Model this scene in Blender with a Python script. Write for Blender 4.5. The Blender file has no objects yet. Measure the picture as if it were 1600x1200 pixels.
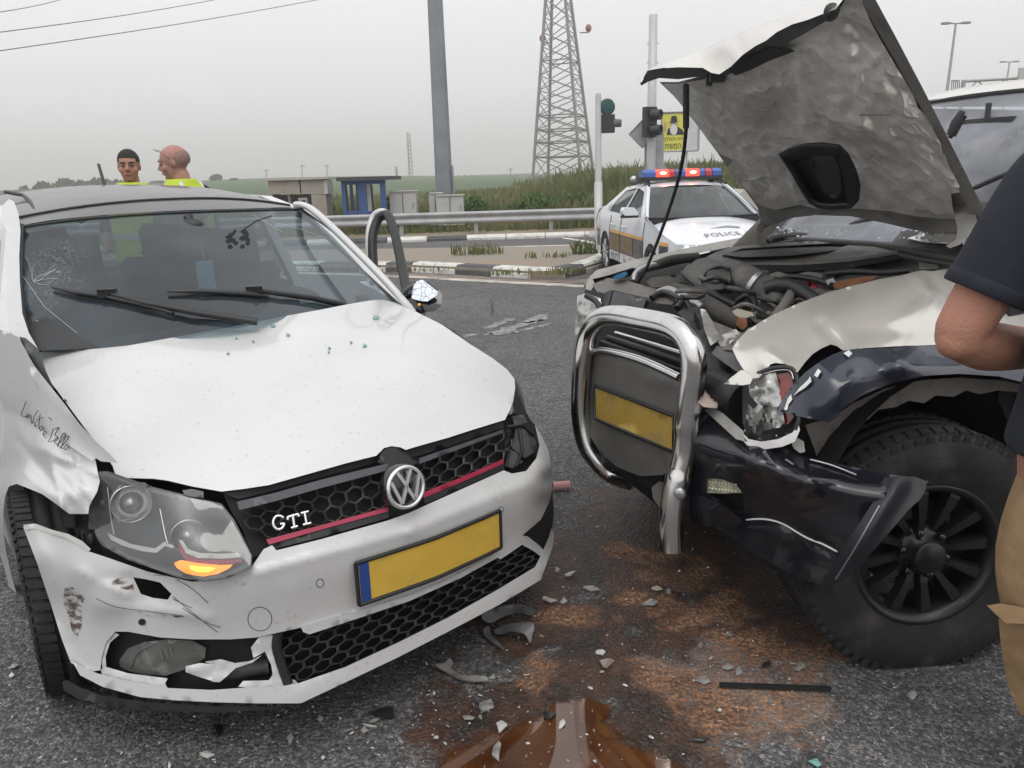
import bpy, bmesh, math, random
import numpy as np
from mathutils import Vector, Matrix
from mathutils.geometry import delaunay_2d_cdt
random.seed(7); rng = np.random.default_rng(7)
PI = math.pi
sc = bpy.context.scene
COL = sc.collection
# ---------------------------------------------------------------- camera
FPX, CAMH, PITCH, ROLL = 1225.0, 1.48, math.radians(14.76), math.radians(1.72)
cd = bpy.data.cameras.new('camera'); cam = bpy.data.objects.new('camera', cd); COL.objects.link(cam)
cd.sensor_width = 36.0; cd.lens = 36.0*FPX/1600.0; cd.clip_start = 0.05; cd.clip_end = 5000
_f = Vector((0, math.cos(PITCH), -math.sin(PITCH))); _u = Vector((0, math.sin(PITCH), math.cos(PITCH))); _r = Vector((1, 0, 0))
_R = _r*math.cos(ROLL) - _u*math.sin(ROLL); _U = _r*math.sin(ROLL) + _u*math.cos(ROLL)
cam.matrix_world = Matrix(((_R.x, _U.x, -_f.x, 0), (_R.y, _U.y, -_f.y, 0), (_R.z, _U.z, -_f.z, CAMH), (0, 0, 0, 1)))
sc.camera = cam
# ---------------------------------------------------------------- sky, sun, exposure
SUN_EL, SUN_AZ = math.radians(62), math.radians(200)
w = bpy.data.worlds.new('World'); sc.world = w; w.use_nodes = True
nt = w.node_tree; nt.nodes.clear()
def wn(t, **k):
    n = nt.nodes.new(t)
    for a, b in k.items(): setattr(n, a, b)
    return n
sky = wn('ShaderNodeTexSky', sky_type='NISHITA', sun_disc=False, sun_elevation=SUN_EL, sun_rotation=SUN_AZ, dust_density=6.0, air_density=1.5)
hs = wn('ShaderNodeHueSaturation'); hs.inputs['Saturation'].default_value = 0.12
bg1 = wn('ShaderNodeBackground'); bg1.inputs['Strength'].default_value = 0.05
# the thick dust overcast: grey, a little brighter overhead (as overcast skies are), same all round
tc = wn('ShaderNodeTexCoord'); sx = wn('ShaderNodeSeparateXYZ'); mr = wn('ShaderNodeMapRange')
mr.inputs[1].default_value = 0.0; mr.inputs[2].default_value = 1.0; mr.inputs[3].default_value = 0.0; mr.inputs[4].default_value = 1.0
rp = wn('ShaderNodeValToRGB')
rp.color_ramp.elements[0].color = (0.68, 0.683, 0.692, 1); rp.color_ramp.elements[1].color = (0.80, 0.805, 0.82, 1)
e = rp.color_ramp.elements.new(0.16); e.color = (0.69, 0.693, 0.702, 1)
e = rp.color_ramp.elements.new(0.45); e.color = (0.74, 0.744, 0.753, 1)
nz = wn('ShaderNodeTexNoise'); nz.inputs['Scale'].default_value = 2.2; nz.inputs['Detail'].default_value = 3
mx = wn('ShaderNodeMix', data_type='RGBA', blend_type='MULTIPLY'); mx.inputs[0].default_value = 0.12
bg2 = wn('ShaderNodeBackground'); bg2.inputs['Strength'].default_value = 1.03
ad = wn('ShaderNodeAddShader'); wo = wn('ShaderNodeOutputWorld')
L = nt.links.new
L(sky.outputs[0], hs.inputs['Color']); L(hs.outputs[0], bg1.inputs[0])
L(tc.outputs['Generated'], sx.inputs[0]); L(sx.outputs[2], mr.inputs[0]); L(mr.outputs[0], rp.inputs[0])
L(tc.outputs['Generated'], nz.inputs['Vector']); L(rp.outputs[0], mx.inputs[6]); L(nz.outputs['Fac'], mx.inputs[7]); L(mx.outputs[2], bg2.inputs[0])
L(bg1.outputs[0], ad.inputs[0]); L(bg2.outputs[0], ad.inputs[1]); L(ad.outputs[0], wo.inputs[0])
sl = bpy.data.lights.new('sun', 'SUN'); sun = bpy.data.objects.new('sun', sl); COL.objects.link(sun)
sl.energy = 0.6; sl.angle = math.radians(28); sl.color = (1.0, 0.96, 0.90)
sun.rotation_euler = (math.radians(90)-SUN_EL, 0, math.radians(20)); sun.location = (0, 0, 30)
vs = sc.view_settings; vs.view_transform = 'Standard'; vs.look = 'None'; vs.gamma = 1.0; vs.exposure = 0.18; vs.use_curve_mapping = False
sc.cycles.max_bounces = 8; sc.cycles.volume_bounces = 2; sc.cycles.transparent_max_bounces = 16; sc.cycles.use_denoising = True
sc.cycles.caustics_reflective = False; sc.cycles.caustics_refractive = False
# ---------------------------------------------------------------- geometry of the view
_c, _s = math.cos(PITCH), math.sin(PITCH)
def ray(px, py):
    u = (px-800)/FPX; v = (600-py)/FPX
    u0 = u*math.cos(ROLL)+v*math.sin(ROLL); v0 = -u*math.sin(ROLL)+v*math.cos(ROLL)
    return Vector((u0, _c+v0*_s, -_s+v0*_c))
def U(px, py, zc): return Vector((0, 0, CAMH)) + ray(px, py)*zc          # point at distance zc along the view axis
def G(px, py, z=0.0):                                                    # point on the horizontal plane z
    d = ray(px, py); t = (z-CAMH)/d.z; return Vector((0, 0, CAMH)) + d*t
def Y(px, py, y):                                                        # point on the vertical plane y = const
    d = ray(px, py); return Vector((0, 0, CAMH)) + d*(y/d.y)
def PJ(p):
    x, y, z = p[0], p[1], p[2]-CAMH
    zc = y*_c - z*_s; yc = y*_s + z*_c; u0 = x/zc; v0 = yc/zc
    return (800+FPX*(u0*math.cos(ROLL)-v0*math.sin(ROLL)), 600-FPX*(u0*math.sin(ROLL)+v0*math.cos(ROLL)), zc)
class Frame:
    def __init__(s, x, y, yaw, sc=1.0):
        s.o = Vector((x, y, 0)); s.s = sc
        s.f = Vector((math.sin(yaw), -math.cos(yaw), 0)); s.l = Vector((math.cos(yaw), math.sin(yaw), 0))
    def __call__(s, a, b, z): return s.o + s.f*(a*s.s) + s.l*(b*s.s) + Vector((0, 0, z*s.s))
POLO = Frame(-0.775, 2.6375, math.radians(39.04))
PAJ = Frame(0.91, 2.94, math.radians(-64.0))
POL = Frame(2.596, 9.866, math.radians(5.4), 0.92)
# ---------------------------------------------------------------- objects
def tag(o, label=None, cat=None, group=None, kind=None):
    if label: o['label'] = label
    if cat: o['category'] = cat
    if group: o['group'] = group
    if kind: o['kind'] = kind
    return o
def thing(name, label, cat, loc=(0, 0, 0), group=None):
    o = bpy.data.objects.new(name, None); COL.objects.link(o); o.location = loc; o.empty_display_size = 0.1
    return tag(o, label, cat, group)
def root_loc(p):
    v = Vector((0, 0, 0))
    while p is not None: v = v + Vector(p.location); p = p.parent
    return v
class MB:                                                               # mesh collector, world coordinates
    def __init__(s): s.v = []; s.f = []; s.sm = []; s.mi = []
    def add(s, vs, fs, smooth=True, mi=0):
        n = len(s.v); s.v += [tuple(p) for p in vs]
        for f in fs: s.f.append(tuple(i+n for i in f)); s.sm.append(smooth); s.mi.append(mi)
        return s
    def box(s, c, sx, sy, sz, ax=None, smooth=False, mi=0):              # c = centre; ax = (X,Y,Z) axes
        c = Vector(c); X, Y_, Z = [Vector(a).normalized() for a in (ax or ((1, 0, 0), (0, 1, 0), (0, 0, 1)))]
        vs = [c+X*(i*sx/2)+Y_*(j*sy/2)+Z*(k*sz/2) for i in (-1, 1) for j in (-1, 1) for k in (-1, 1)]
        return s.add(vs, [(0, 1, 3, 2), (4, 6, 7, 5), (0, 4, 5, 1), (2, 3, 7, 6), (0, 2, 6, 4), (1, 5, 7, 3)], smooth, mi)
    def tube(s, pts, r, n=10, caps=True, flat=1.0, up=None, mi=0, smooth=True):  # r: float or list
        pts = [Vector(p) for p in pts]; m = len(pts); rr = r if hasattr(r, '__len__') else [r]*m
        T = []
        for i in range(m):
            t = pts[min(i+1, m-1)]-pts[max(i-1, 0)]; T.append(t.normalized() if t.length > 1e-9 else Vector((0, 0, 1)))
        N = Vector(up) if up else (Vector((0, 0, 1)) if abs(T[0].z) < 0.9 else Vector((1, 0, 0)))
        vs = []; 
        for i in range(m):
            N = (N-T[i]*N.dot(T[i])); N = N.normalized() if N.length > 1e-6 else T[i].orthogonal().normalized()
            B = T[i].cross(N)
            for k in range(n):
                a = 2*PI*k/n; vs.append(pts[i]+N*(math.cos(a)*rr[i]*flat)+B*(math.sin(a)*rr[i]))
        fs = [(i*n+k, i*n+(k+1) % n, (i+1)*n+(k+1) % n, (i+1)*n+k) for i in range(m-1) for k in range(n)]
        s.add(vs, fs, smooth, mi)
        if caps:
            s.add(vs[:n], [tuple(range(n))[::-1]], False, mi); s.add(vs[-n:], [tuple(range(n))], False, mi)
        return s
    def loft(s, rings, closed=True, caps=False, smooth=True, mi=0):
        n = len(rings[0]); vs = [p for r in rings for p in r]; k1 = n if closed else n-1
        fs = [(i*n+k, i*n+(k+1) % n, (i+1)*n+(k+1) % n, (i+1)*n+k) for i in range(len(rings)-1) for k in range(k1)]
        s.add(vs, fs, smooth, mi)
        if caps: s.add(rings[0], [tuple(range(n))[::-1]], False, mi); s.add(rings[-1], [tuple(range(n))], False, mi)
        return s
    def lathe(s, c, axis, prof, n=24, up=None, smooth=True, mi=0):       # prof: list of (along, radius)
        c = Vector(c); A = Vector(axis).normalized(); X = A.orthogonal().normalized() if up is None else (Vector(up)-A*Vector(up).dot(A)).normalized(); B = A.cross(X)
        rings = [[c+A*h+X*(r*math.cos(2*PI*k/n))+B*(r*math.sin(2*PI*k/n)) for k in range(n)] for h, r in prof]
        return s.loft(rings, True, False, smooth, mi)
    def prism(s, poly, d, smooth=False, mi=0):                           # poly: 3d points, d: extrusion vector
        n = len(poly); d = Vector(d); a = [Vector(p) for p in poly]; b = [p+d for p in a]
        s.add(a, [tuple(range(n))], smooth, mi); s.add(b, [tuple(range(n))[::-1]], smooth, mi)
        return s.add(a+b, [(i, i+n, (i+1) % n+n, (i+1) % n) for i in range(n)], smooth, mi)
    def sphere(s, c, r, n=12, m=8, sc=(1, 1, 1), mi=0):
        c = Vector(c); rings = []
        for j in range(m+1):
            t = PI*j/m; rr = max(math.sin(t), 1e-3)
            rings.append([c+Vector((sc[0]*r*rr*math.cos(2*PI*k/n), sc[1]*r*rr*math.sin(2*PI*k/n), sc[2]*r*math.cos(t))) for k in range(n)])
        return s.loft(rings, mi=mi)
    def build(s, name, mat, parent=None, fix=True, loc=None):
        me = bpy.data.meshes.new(name); o = bpy.data.objects.new(name, me); COL.objects.link(o)
        if parent is not None: o.parent = parent; off = root_loc(parent)
        elif loc is not None: off = Vector(loc); o.location = off
        else:
            a = np.array(s.v); off = Vector(((a[:, 0].min()+a[:, 0].max())/2, (a[:, 1].min()+a[:, 1].max())/2, a[:, 2].min())); o.location = off
        me.from_pydata([(p[0]-off[0], p[1]-off[1], p[2]-off[2]) for p in s.v], [], s.f)
        me.polygons.foreach_set('use_smooth', s.sm)
        for m in (mat if isinstance(mat, (list, tuple)) else [mat]): me.materials.append(m)
        me.polygons.foreach_set('material_index', s.mi)
        if fix:
            bm = bmesh.new(); bm.from_mesh(me); bmesh.ops.recalc_face_normals(bm, faces=bm.faces); bm.to_mesh(me); bm.free()
        me.update(); return o
def spline(pts, n=6, closed=False):                                      # Catmull-Rom through points of any dimension
    P = [np.array(p, float) for p in pts]; m = len(P); out = []
    for i in range(m if closed else m-1):
        if closed: a, b, c, d = P[i-1], P[i], P[(i+1) % m], P[(i+2) % m]
        else: a, b, c, d = P[max(i-1, 0)], P[i], P[i+1], P[min(i+2, m-1)]
        for k in range(n):
            t = k/n; out.append(0.5*((2*b)+(c-a)*t+(2*a-5*b+4*c-d)*t*t+(3*b-a-3*c+d)*t**3))
    if not closed: out.append(P[-1])
    return [tuple(p) for p in out]
def inside(x, y, poly):
    r = False; j = len(poly)-1
    for i in range(len(poly)):
        xi, yi = poly[i][0], poly[i][1]; xj, yj = poly[j][0], poly[j][1]
        if (yi > y) != (yj > y) and x < (xj-xi)*(y-yi)/(yj-yi)+xi: r = not r
        j = i
    return r
def dens(poly, res, closed=True):
    out = []; n = len(poly)
    for i in range(n if closed else n-1):
        a = np.array(poly[i][:2], float); b = np.array(poly[(i+1) % n][:2], float); k = max(1, int(np.ceil(np.linalg.norm(b-a)/res)))
        for j in range(k): out.append(tuple(a+(b-a)*j/k))
    return out
def tri(outline, holes, res):                                            # triangulate a 2d outline with holes and inner points
    o = dens(outline, res); hs_ = [dens(h, res) for h in holes]; pts = list(o); edges = [(i, (i+1) % len(o)) for i in range(len(o))]
    for h in hs_:
        n = len(pts); pts += h; edges += [(n+i, n+(i+1) % len(h)) for i in range(len(h))]
    B = np.array(pts); x0, y0 = B.min(0); x1, y1 = B.max(0); k = 0; yy = y0
    while yy < y1:
        xx = x0 + (k % 2)*res/2
        while xx < x1:
            if inside(xx, yy, o) and not any(inside(xx, yy, h) for h in hs_) and np.min((B[:, 0]-xx)**2+(B[:, 1]-yy)**2) > (0.5*res)**2: pts.append((xx, yy))
            xx += res
        yy += res*0.87; k += 1
    r = delaunay_2d_cdt([Vector(p) for p in pts], edges, [], 0, 1e-5)
    V = [(p.x, p.y) for p in r[0]]; T = []
    for f in r[2]:
        cx = sum(V[i][0] for i in f)/3; cy = sum(V[i][1] for i in f)/3
        if inside(cx, cy, o) and not any(inside(cx, cy, h) for h in hs_): T.append(tuple(f))
    return V, T
class TPS:                                                               # smooth depth through a few known points (planes stay planes)
    def __init__(s, ctrl):
        c = [PJ(p) if isinstance(p, Vector) else p for p in ctrl]
        s.X = np.array([(p[0]/400, p[1]/400) for p in c]); d = np.array([1/p[2] for p in c]); n = len(c)
        if n < 3: s.m = 0; s.k = float(d.mean()); return
        s.m = n; P = np.c_[np.ones(n), s.X]
        K = s.ker(s.X, s.X)+1e-4*np.eye(n)
        A = np.block([[K, P], [P.T, np.zeros((3, 3))]]); s.w = np.linalg.lstsq(A, np.r_[d, 0, 0, 0], rcond=None)[0]
    def ker(s, A, B):
        r2 = ((A[:, None]-B[None])**2).sum(-1); return np.where(r2 > 1e-12, 0.5*r2*np.log(np.maximum(r2, 1e-12)), 0)
    def __call__(s, px, py):
        if s.m == 0: return 1/s.k
        q = np.array([[px/400, py/400]]); K = s.ker(q, s.X)
        return 1/max(float((K@s.w[:s.m])[0]+s.w[s.m]+s.w[s.m+1]*q[0, 0]+s.w[s.m+2]*q[0, 1]), 0.02)
def seg_d(px, py, s):
    x0, y0, x1, y1 = s; dx, dy = x1-x0, y1-y0; t = max(0, min(1, ((px-x0)*dx+(py-y0)*dy)/(dx*dx+dy*dy+1e-9)))
    return math.hypot(px-x0-dx*t, py-y0-dy*t)
class Surf:                                                              # depth + bumps (px,py,r,amount) + creases (x0,y0,x1,y1,w,amount) + noise
    def __init__(s, ctrl, bumps=(), creases=(), off=0.0, noise=None):
        s.t = TPS(ctrl); s.b = bumps; s.c = creases; s.off = off; s.n = noise
    def z(s, px, py):
        d = s.t(px, py)+s.off
        for b in s.b: d -= b[3]*math.exp(-((px-b[0])**2+(py-b[1])**2)/(b[2]**2))
        for c in s.c:
            q = seg_d(px, py, c[:4])/c[4]; d -= c[5]*(math.exp(-q*q) if len(c) > 6 else math.exp(-q))
        if s.n:
            from mathutils import noise as N
            amp, scl = s.n[:2]; d -= amp*N.turbulence(Vector((px/scl, py/scl, 3.7)), 3, True)
        return d
    def __call__(s, px, py, off=0.0): return U(px, py, s.z(px, py)+off)
def panel(name, out, surf, mat, parent, res=16, thick=0.004, holes=(), smooth_out=0, mb=None):
    if smooth_out: out = spline(out, smooth_out, True)
    if not isinstance(surf, Surf): surf = Surf(surf)
    V, T = tri(out, holes, res)
    fr = [surf(*p) for p in V]; bk = [p+(p-Vector((0, 0, CAMH))).normalized()*thick for p in fr]
    m = mb or MB(); m.add(fr, T, True)
    cnt = {}
    for t in T:
        for i in range(3):
            e = (t[i], t[(i+1) % 3]); cnt[frozenset(e)] = cnt.get(frozenset(e), []) + [e]
    if thick:
        m.add(bk, [t[::-1] for t in T], True)
        for k, v in cnt.items():
            if len(v) == 1:
                a, b = v[0]; m.add([fr[a], bk[a], bk[b], fr[b]], [(0, 1, 2, 3)], False)
    if mb: return mb
    return m.build(name, mat, parent)
def stroke(name, paths, surf, r, mat, parent, off=-0.003, n=5, sm=4):
    m = MB()
    for p in paths:
        q = spline(p, sm) if len(p) > 2 and sm else p
        m.tube([surf(a, b, off) for a, b in q], r, n)
    return m.build(name, mat, parent)
def hexgrille(name, quad, nx, ny, clip, surf, mat, parent, rim=0.16, depth=0.03, step=1.0):
    TL, TR, BR, BL = [np.array(q, float) for q in quad]; m = MB()
    def px(s, t): return (TL*(1-s)+TR*s)*(1-t)+(BL*(1-s)+BR*s)*t
    for j in range(-1, ny+1):
        for i in range(-1, nx+1):
            cs = (i+0.5+(j % 2)*0.5)/nx; ct = (j+0.5)/ny; c = px(cs, ct)
            if not inside(c[0], c[1], clip): continue
            o = []; q = []
            for k in range(6):
                a = PI/6+k*PI/3; ds, dt = math.cos(a)/(nx*math.sqrt(3)), math.sin(a)*(2/3)/ny
                o.append(px(cs+ds, ct+dt)); q.append(px(cs+ds*(1-rim*1.1), ct+dt*(1-rim*1.1)))
            O = [surf(*p) for p in o]; Q = [surf(*p, 0.004) for p in q]; D = [surf(*p, depth) for p in q]
            m.add(O+Q, [(k, (k+1) % 6, 6+(k+1) % 6, 6+k) for k in range(6)], False)
            m.add(Q+D, [(k, (k+1) % 6, 6+(k+1) % 6, 6+k) for k in range(6)], False)
    return m.build(name, mat, parent)
def text_tris(s, size=1.0, spacing=1.0):
    cu = bpy.data.curves.new('lettering', 'FONT'); cu.body = s; cu.size = size; cu.space_character = spacing; cu.resolution_u = 2
    o = bpy.data.objects.new('lettering', cu); COL.objects.link(o); bpy.context.view_layer.update()
    ev = o.evaluated_get(bpy.context.evaluated_depsgraph_get()); me = ev.to_mesh()
    v = [(p.co.x, p.co.y) for p in me.vertices]; f = [tuple(p.vertices) for p in me.polygons]
    ev.to_mesh_clear(); bpy.data.objects.remove(o); bpy.data.curves.remove(cu)
    return v, f
def lettering(name, s, fn, mat, parent, width, height=None, spacing=1.0):   # fn(u,v) -> 3d, u 0..width, v 0..height
    v, f = text_tris(s, 1.0, spacing); A = np.array(v); x0, y0 = A.min(0); x1, y1 = A.max(0)
    k = width/(x1-x0); ky = k if height is None else height/(y1-y0)
    m = MB(); m.add([fn((x-x0)*k, (y-y0)*ky) for x, y in v], f, False)
    return m.build(name, mat, parent, fix=False)
# ---------------------------------------------------------------- materials
_mc = {}
def mat(name, col, rough=0.5, metal=0.0, coat=0.0, var=0.08, scale=6.0, bump=0.0, bscale=80.0, col2=None, c2lo=0.55, c2hi=0.7, c2scale=3.0, spec=0.5, emit=None, es=0.0, trans=0.0, alpha=1.0, det=6):
    if name in _mc: return _mc[name]
    m = bpy.data.materials.new(name); m.use_nodes = True; t = m.node_tree; b = t.nodes['Principled BSDF']; l = t.links.new
    b.inputs['Base Color'].default_value = (*col, 1); b.inputs['Roughness'].default_value = rough; b.inputs['Metallic'].default_value = metal
    b.inputs['Coat Weight'].default_value = coat; b.inputs['Coat Roughness'].default_value = 0.06; b.inputs['Specular IOR Level'].default_value = spec
    b.inputs['Transmission Weight'].default_value = trans; b.inputs['Alpha'].default_value = alpha
    if emit: b.inputs['Emission Color'].default_value = (*emit, 1); b.inputs['Emission Strength'].default_value = es
    co = t.nodes.new('ShaderNodeTexCoord')
    if var or col2:
        n = t.nodes.new('ShaderNodeTexNoise'); n.inputs['Scale'].default_value = scale; n.inputs['Detail'].default_value = det; l(co.outputs['Object'], n.inputs['Vector'])
        r = t.nodes.new('ShaderNodeMapRange'); r.inputs[1].default_value = 0.25; r.inputs[2].default_value = 0.75; r.inputs[3].default_value = 1-var*1.6; r.inputs[4].default_value = 1+var
        l(n.outputs['Fac'], r.inputs[0])
        x = t.nodes.new('ShaderNodeMix'); x.data_type = 'RGBA'; x.blend_type = 'MULTIPLY'; x.inputs[0].default_value = 1; x.inputs[6].default_value = (*col, 1)
        l(r.outputs[0], x.inputs[7]); last = x.outputs[2]
        if col2:
            n2 = t.nodes.new('ShaderNodeTexNoise'); n2.inputs['Scale'].default_value = c2scale; n2.inputs['Detail'].default_value = 8; n2.inputs['Roughness'].default_value = 0.65; l(co.outputs['Object'], n2.inputs['Vector'])
            r2 = t.nodes.new('ShaderNodeMapRange'); r2.inputs[1].default_value = c2lo; r2.inputs[2].default_value = c2hi; l(n2.outputs['Fac'], r2.inputs[0])
            y = t.nodes.new('ShaderNodeMix'); y.data_type = 'RGBA'; l(r2.outputs[0], y.inputs[0]); l(last, y.inputs[6]); y.inputs[7].default_value = (*col2, 1); last = y.outputs[2]
            rr = t.nodes.new('ShaderNodeMapRange'); rr.inputs[3].default_value = rough; rr.inputs[4].default_value = min(1, rough+0.35); l(r2.outputs[0], rr.inputs[0]); l(rr.outputs[0], b.inputs['Roughness'])
        l(last, b.inputs['Base Color'])
    if bump:
        n = t.nodes.new('ShaderNodeTexNoise'); n.inputs['Scale'].default_value = bscale; n.inputs['Detail'].default_value = 5; l(co.outputs['Object'], n.inputs['Vector'])
        bb = t.nodes.new('ShaderNodeBump'); bb.inputs['Strength'].default_value = bump; bb.inputs['Distance'].default_value = 0.01; l(n.outputs['Fac'], bb.inputs['Height']); l(bb.outputs[0], b.inputs['Normal'])
    _mc[name] = m; return m
def glass(name, tint=(0.8, 0.9, 0.9), k=0.75, rough=0.02, film=(0.5, 0.52, 0.55), filmk=0.08, film_scale=4.0):
    # thin pane: tinted see-through + fresnel gloss + a film for dust and painted-in reflection
    if name in _mc: return _mc[name]
    m = bpy.data.materials.new(name); m.use_nodes = True; t = m.node_tree; t.nodes.clear(); l = t.links.new
    tr = t.nodes.new('ShaderNodeBsdfTransparent'); tr.inputs[0].default_value = (tint[0]*k, tint[1]*k, tint[2]*k, 1)
    gl = t.nodes.new('ShaderNodeBsdfGlossy'); gl.inputs['Roughness'].default_value = rough; gl.inputs[0].default_value = (1, 1, 1, 1)
    fr = t.nodes.new('ShaderNodeFresnel'); fr.inputs[0].default_value = 1.5
    geo = t.nodes.new('ShaderNodeNewGeometry'); fi = t.nodes.new('ShaderNodeMapRange'); fi.inputs[3].default_value = 1.5; fi.inputs[4].default_value = 1/1.5
    l(geo.outputs['Backfacing'], fi.inputs[0]); fr2 = t.nodes.new('ShaderNodeFresnel'); fr2.inputs[0].default_value = 1.5
    lw = t.nodes.new('ShaderNodeLayerWeight'); lw.inputs[0].default_value = 0.5
    pw = t.nodes.new('ShaderNodeMath'); pw.operation = 'POWER'; pw.inputs[1].default_value = 4.0; l(lw.outputs['Facing'], pw.inputs[0])
    mr_ = t.nodes.new('ShaderNodeMapRange'); mr_.inputs[3].default_value = 0.05; mr_.inputs[4].default_value = 0.95; l(pw.outputs[0], mr_.inputs[0])
    m1 = t.nodes.new('ShaderNodeMixShader'); l(mr_.outputs[0], m1.inputs[0]); l(tr.outputs[0], m1.inputs[1]); l(gl.outputs[0], m1.inputs[2])
    df = t.nodes.new('ShaderNodeBsdfDiffuse'); df.inputs[0].default_value = (*film, 1)
    co = t.nodes.new('ShaderNodeTexCoord'); n = t.nodes.new('ShaderNodeTexNoise'); n.inputs['Scale'].default_value = film_scale; n.inputs['Detail'].default_value = 3; n.inputs['Roughness'].default_value = 0.55
    l(co.outputs['Object'], n.inputs['Vector']); r = t.nodes.new('ShaderNodeMapRange'); r.inputs[1].default_value = 0.3; r.inputs[2].default_value = 0.8; r.inputs[3].default_value = filmk*0.4; r.inputs[4].default_value = filmk*2.2; l(n.outputs['Fac'], r.inputs[0])
    m2 = t.nodes.new('ShaderNodeMixShader'); l(r.outputs[0], m2.inputs[0]); l(m1.outputs[0], m2.inputs[1]); l(df.outputs[0], m2.inputs[2])
    o = t.nodes.new('ShaderNodeOutputMaterial'); l(m2.outputs[0], o.inputs[0])
    _mc[name] = m; return m
BLACK = mat('black plastic', (0.018, 0.019, 0.021), 0.45, var=0.2, scale=30, bump=0.1, bscale=300)
DUSTY = mat('dusty black plastic', (0.035, 0.035, 0.036), 0.55, var=0.25, scale=9, col2=(0.12, 0.115, 0.105), c2lo=0.5, c2hi=0.75, c2scale=12)
GLOSSB = mat('gloss black', (0.010, 0.010, 0.012), 0.12, coat=0.6, var=0.1)
RUBBER = mat('tyre rubber', (0.028, 0.027, 0.027), 0.75, var=0.2, scale=14, col2=(0.075, 0.07, 0.065), c2lo=0.52, c2hi=0.75, c2scale=9, bump=0.3, bscale=150, spec=0.3)
CHROME = mat('chrome', (0.66, 0.65, 0.635), 0.17, metal=1.0, var=0.06, scale=20, col2=(0.35, 0.32, 0.28), c2lo=0.62, c2hi=0.85, c2scale=16)
STEEL = mat('bare steel', (0.42, 0.42, 0.42), 0.35, metal=0.9, var=0.15)
PLATEY = mat('yellow number plate', (0.62, 0.40, 0.06), 0.45, var=0.08, scale=8, col2=(0.42, 0.30, 0.10), c2lo=0.55, c2hi=0.8, c2scale=14)
WHITEM = mat('white marking paint', (0.68, 0.67, 0.63), 0.7, var=0.12, scale=5, col2=(0.22, 0.21, 0.2), c2lo=0.53, c2hi=0.66, c2scale=6)
GALV = mat('galvanised steel', (0.34, 0.35, 0.36), 0.5, metal=0.35, var=0.12, scale=3)
# ================================================================ ground, road, verge
from mathutils import noise as MN
def node_mat(name):
    m = bpy.data.materials.new(name); m.use_nodes = True; t = m.node_tree; return m, t, t.nodes['Principled BSDF'], t.links.new
def N(t, ty, **k):
    n = t.nodes.new(ty)
    for a, b in k.items(): setattr(n, a, b)
    return n
def maprange(t, src, a, b, c=0.0, d=1.0, smooth=False):
    n = N(t, 'ShaderNodeMapRange'); n.inputs[1].default_value = a; n.inputs[2].default_value = b; n.inputs[3].default_value = c; n.inputs[4].default_value = d
    if smooth: n.interpolation_type = 'SMOOTHSTEP'
    t.links.new(src, n.inputs[0]); return n.outputs[0]
def mixc(t, f, a, b, mode='MIX'):
    n = N(t, 'ShaderNodeMix', data_type='RGBA', blend_type=mode)
    for i, s in ((0, f), (6, a), (7, b)):
        if hasattr(s, 'links'): t.links.new(s, n.inputs[i])
        elif i == 0: n.inputs[0].default_value = s
        else: n.inputs[i].default_value = (*s, 1)
    return n.outputs[2]
def mth(t, op, a, b=None):
    n = N(t, 'ShaderNodeMath', operation=op)
    for i, s in ((0, a), (1, b)):
        if s is None: continue
        if hasattr(s, 'links'): t.links.new(s, n.inputs[i])
        else: n.inputs[i].default_value = s
    return n.outputs[0]
def noise(t, vec, scale, det=5, rough=0.5):
    n = N(t, 'ShaderNodeTexNoise'); n.inputs['Scale'].default_value = scale; n.inputs['Detail'].default_value = det; n.inputs['Roughness'].default_value = rough
    t.links.new(vec, n.inputs['Vector']); return n.outputs['Fac']
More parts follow.
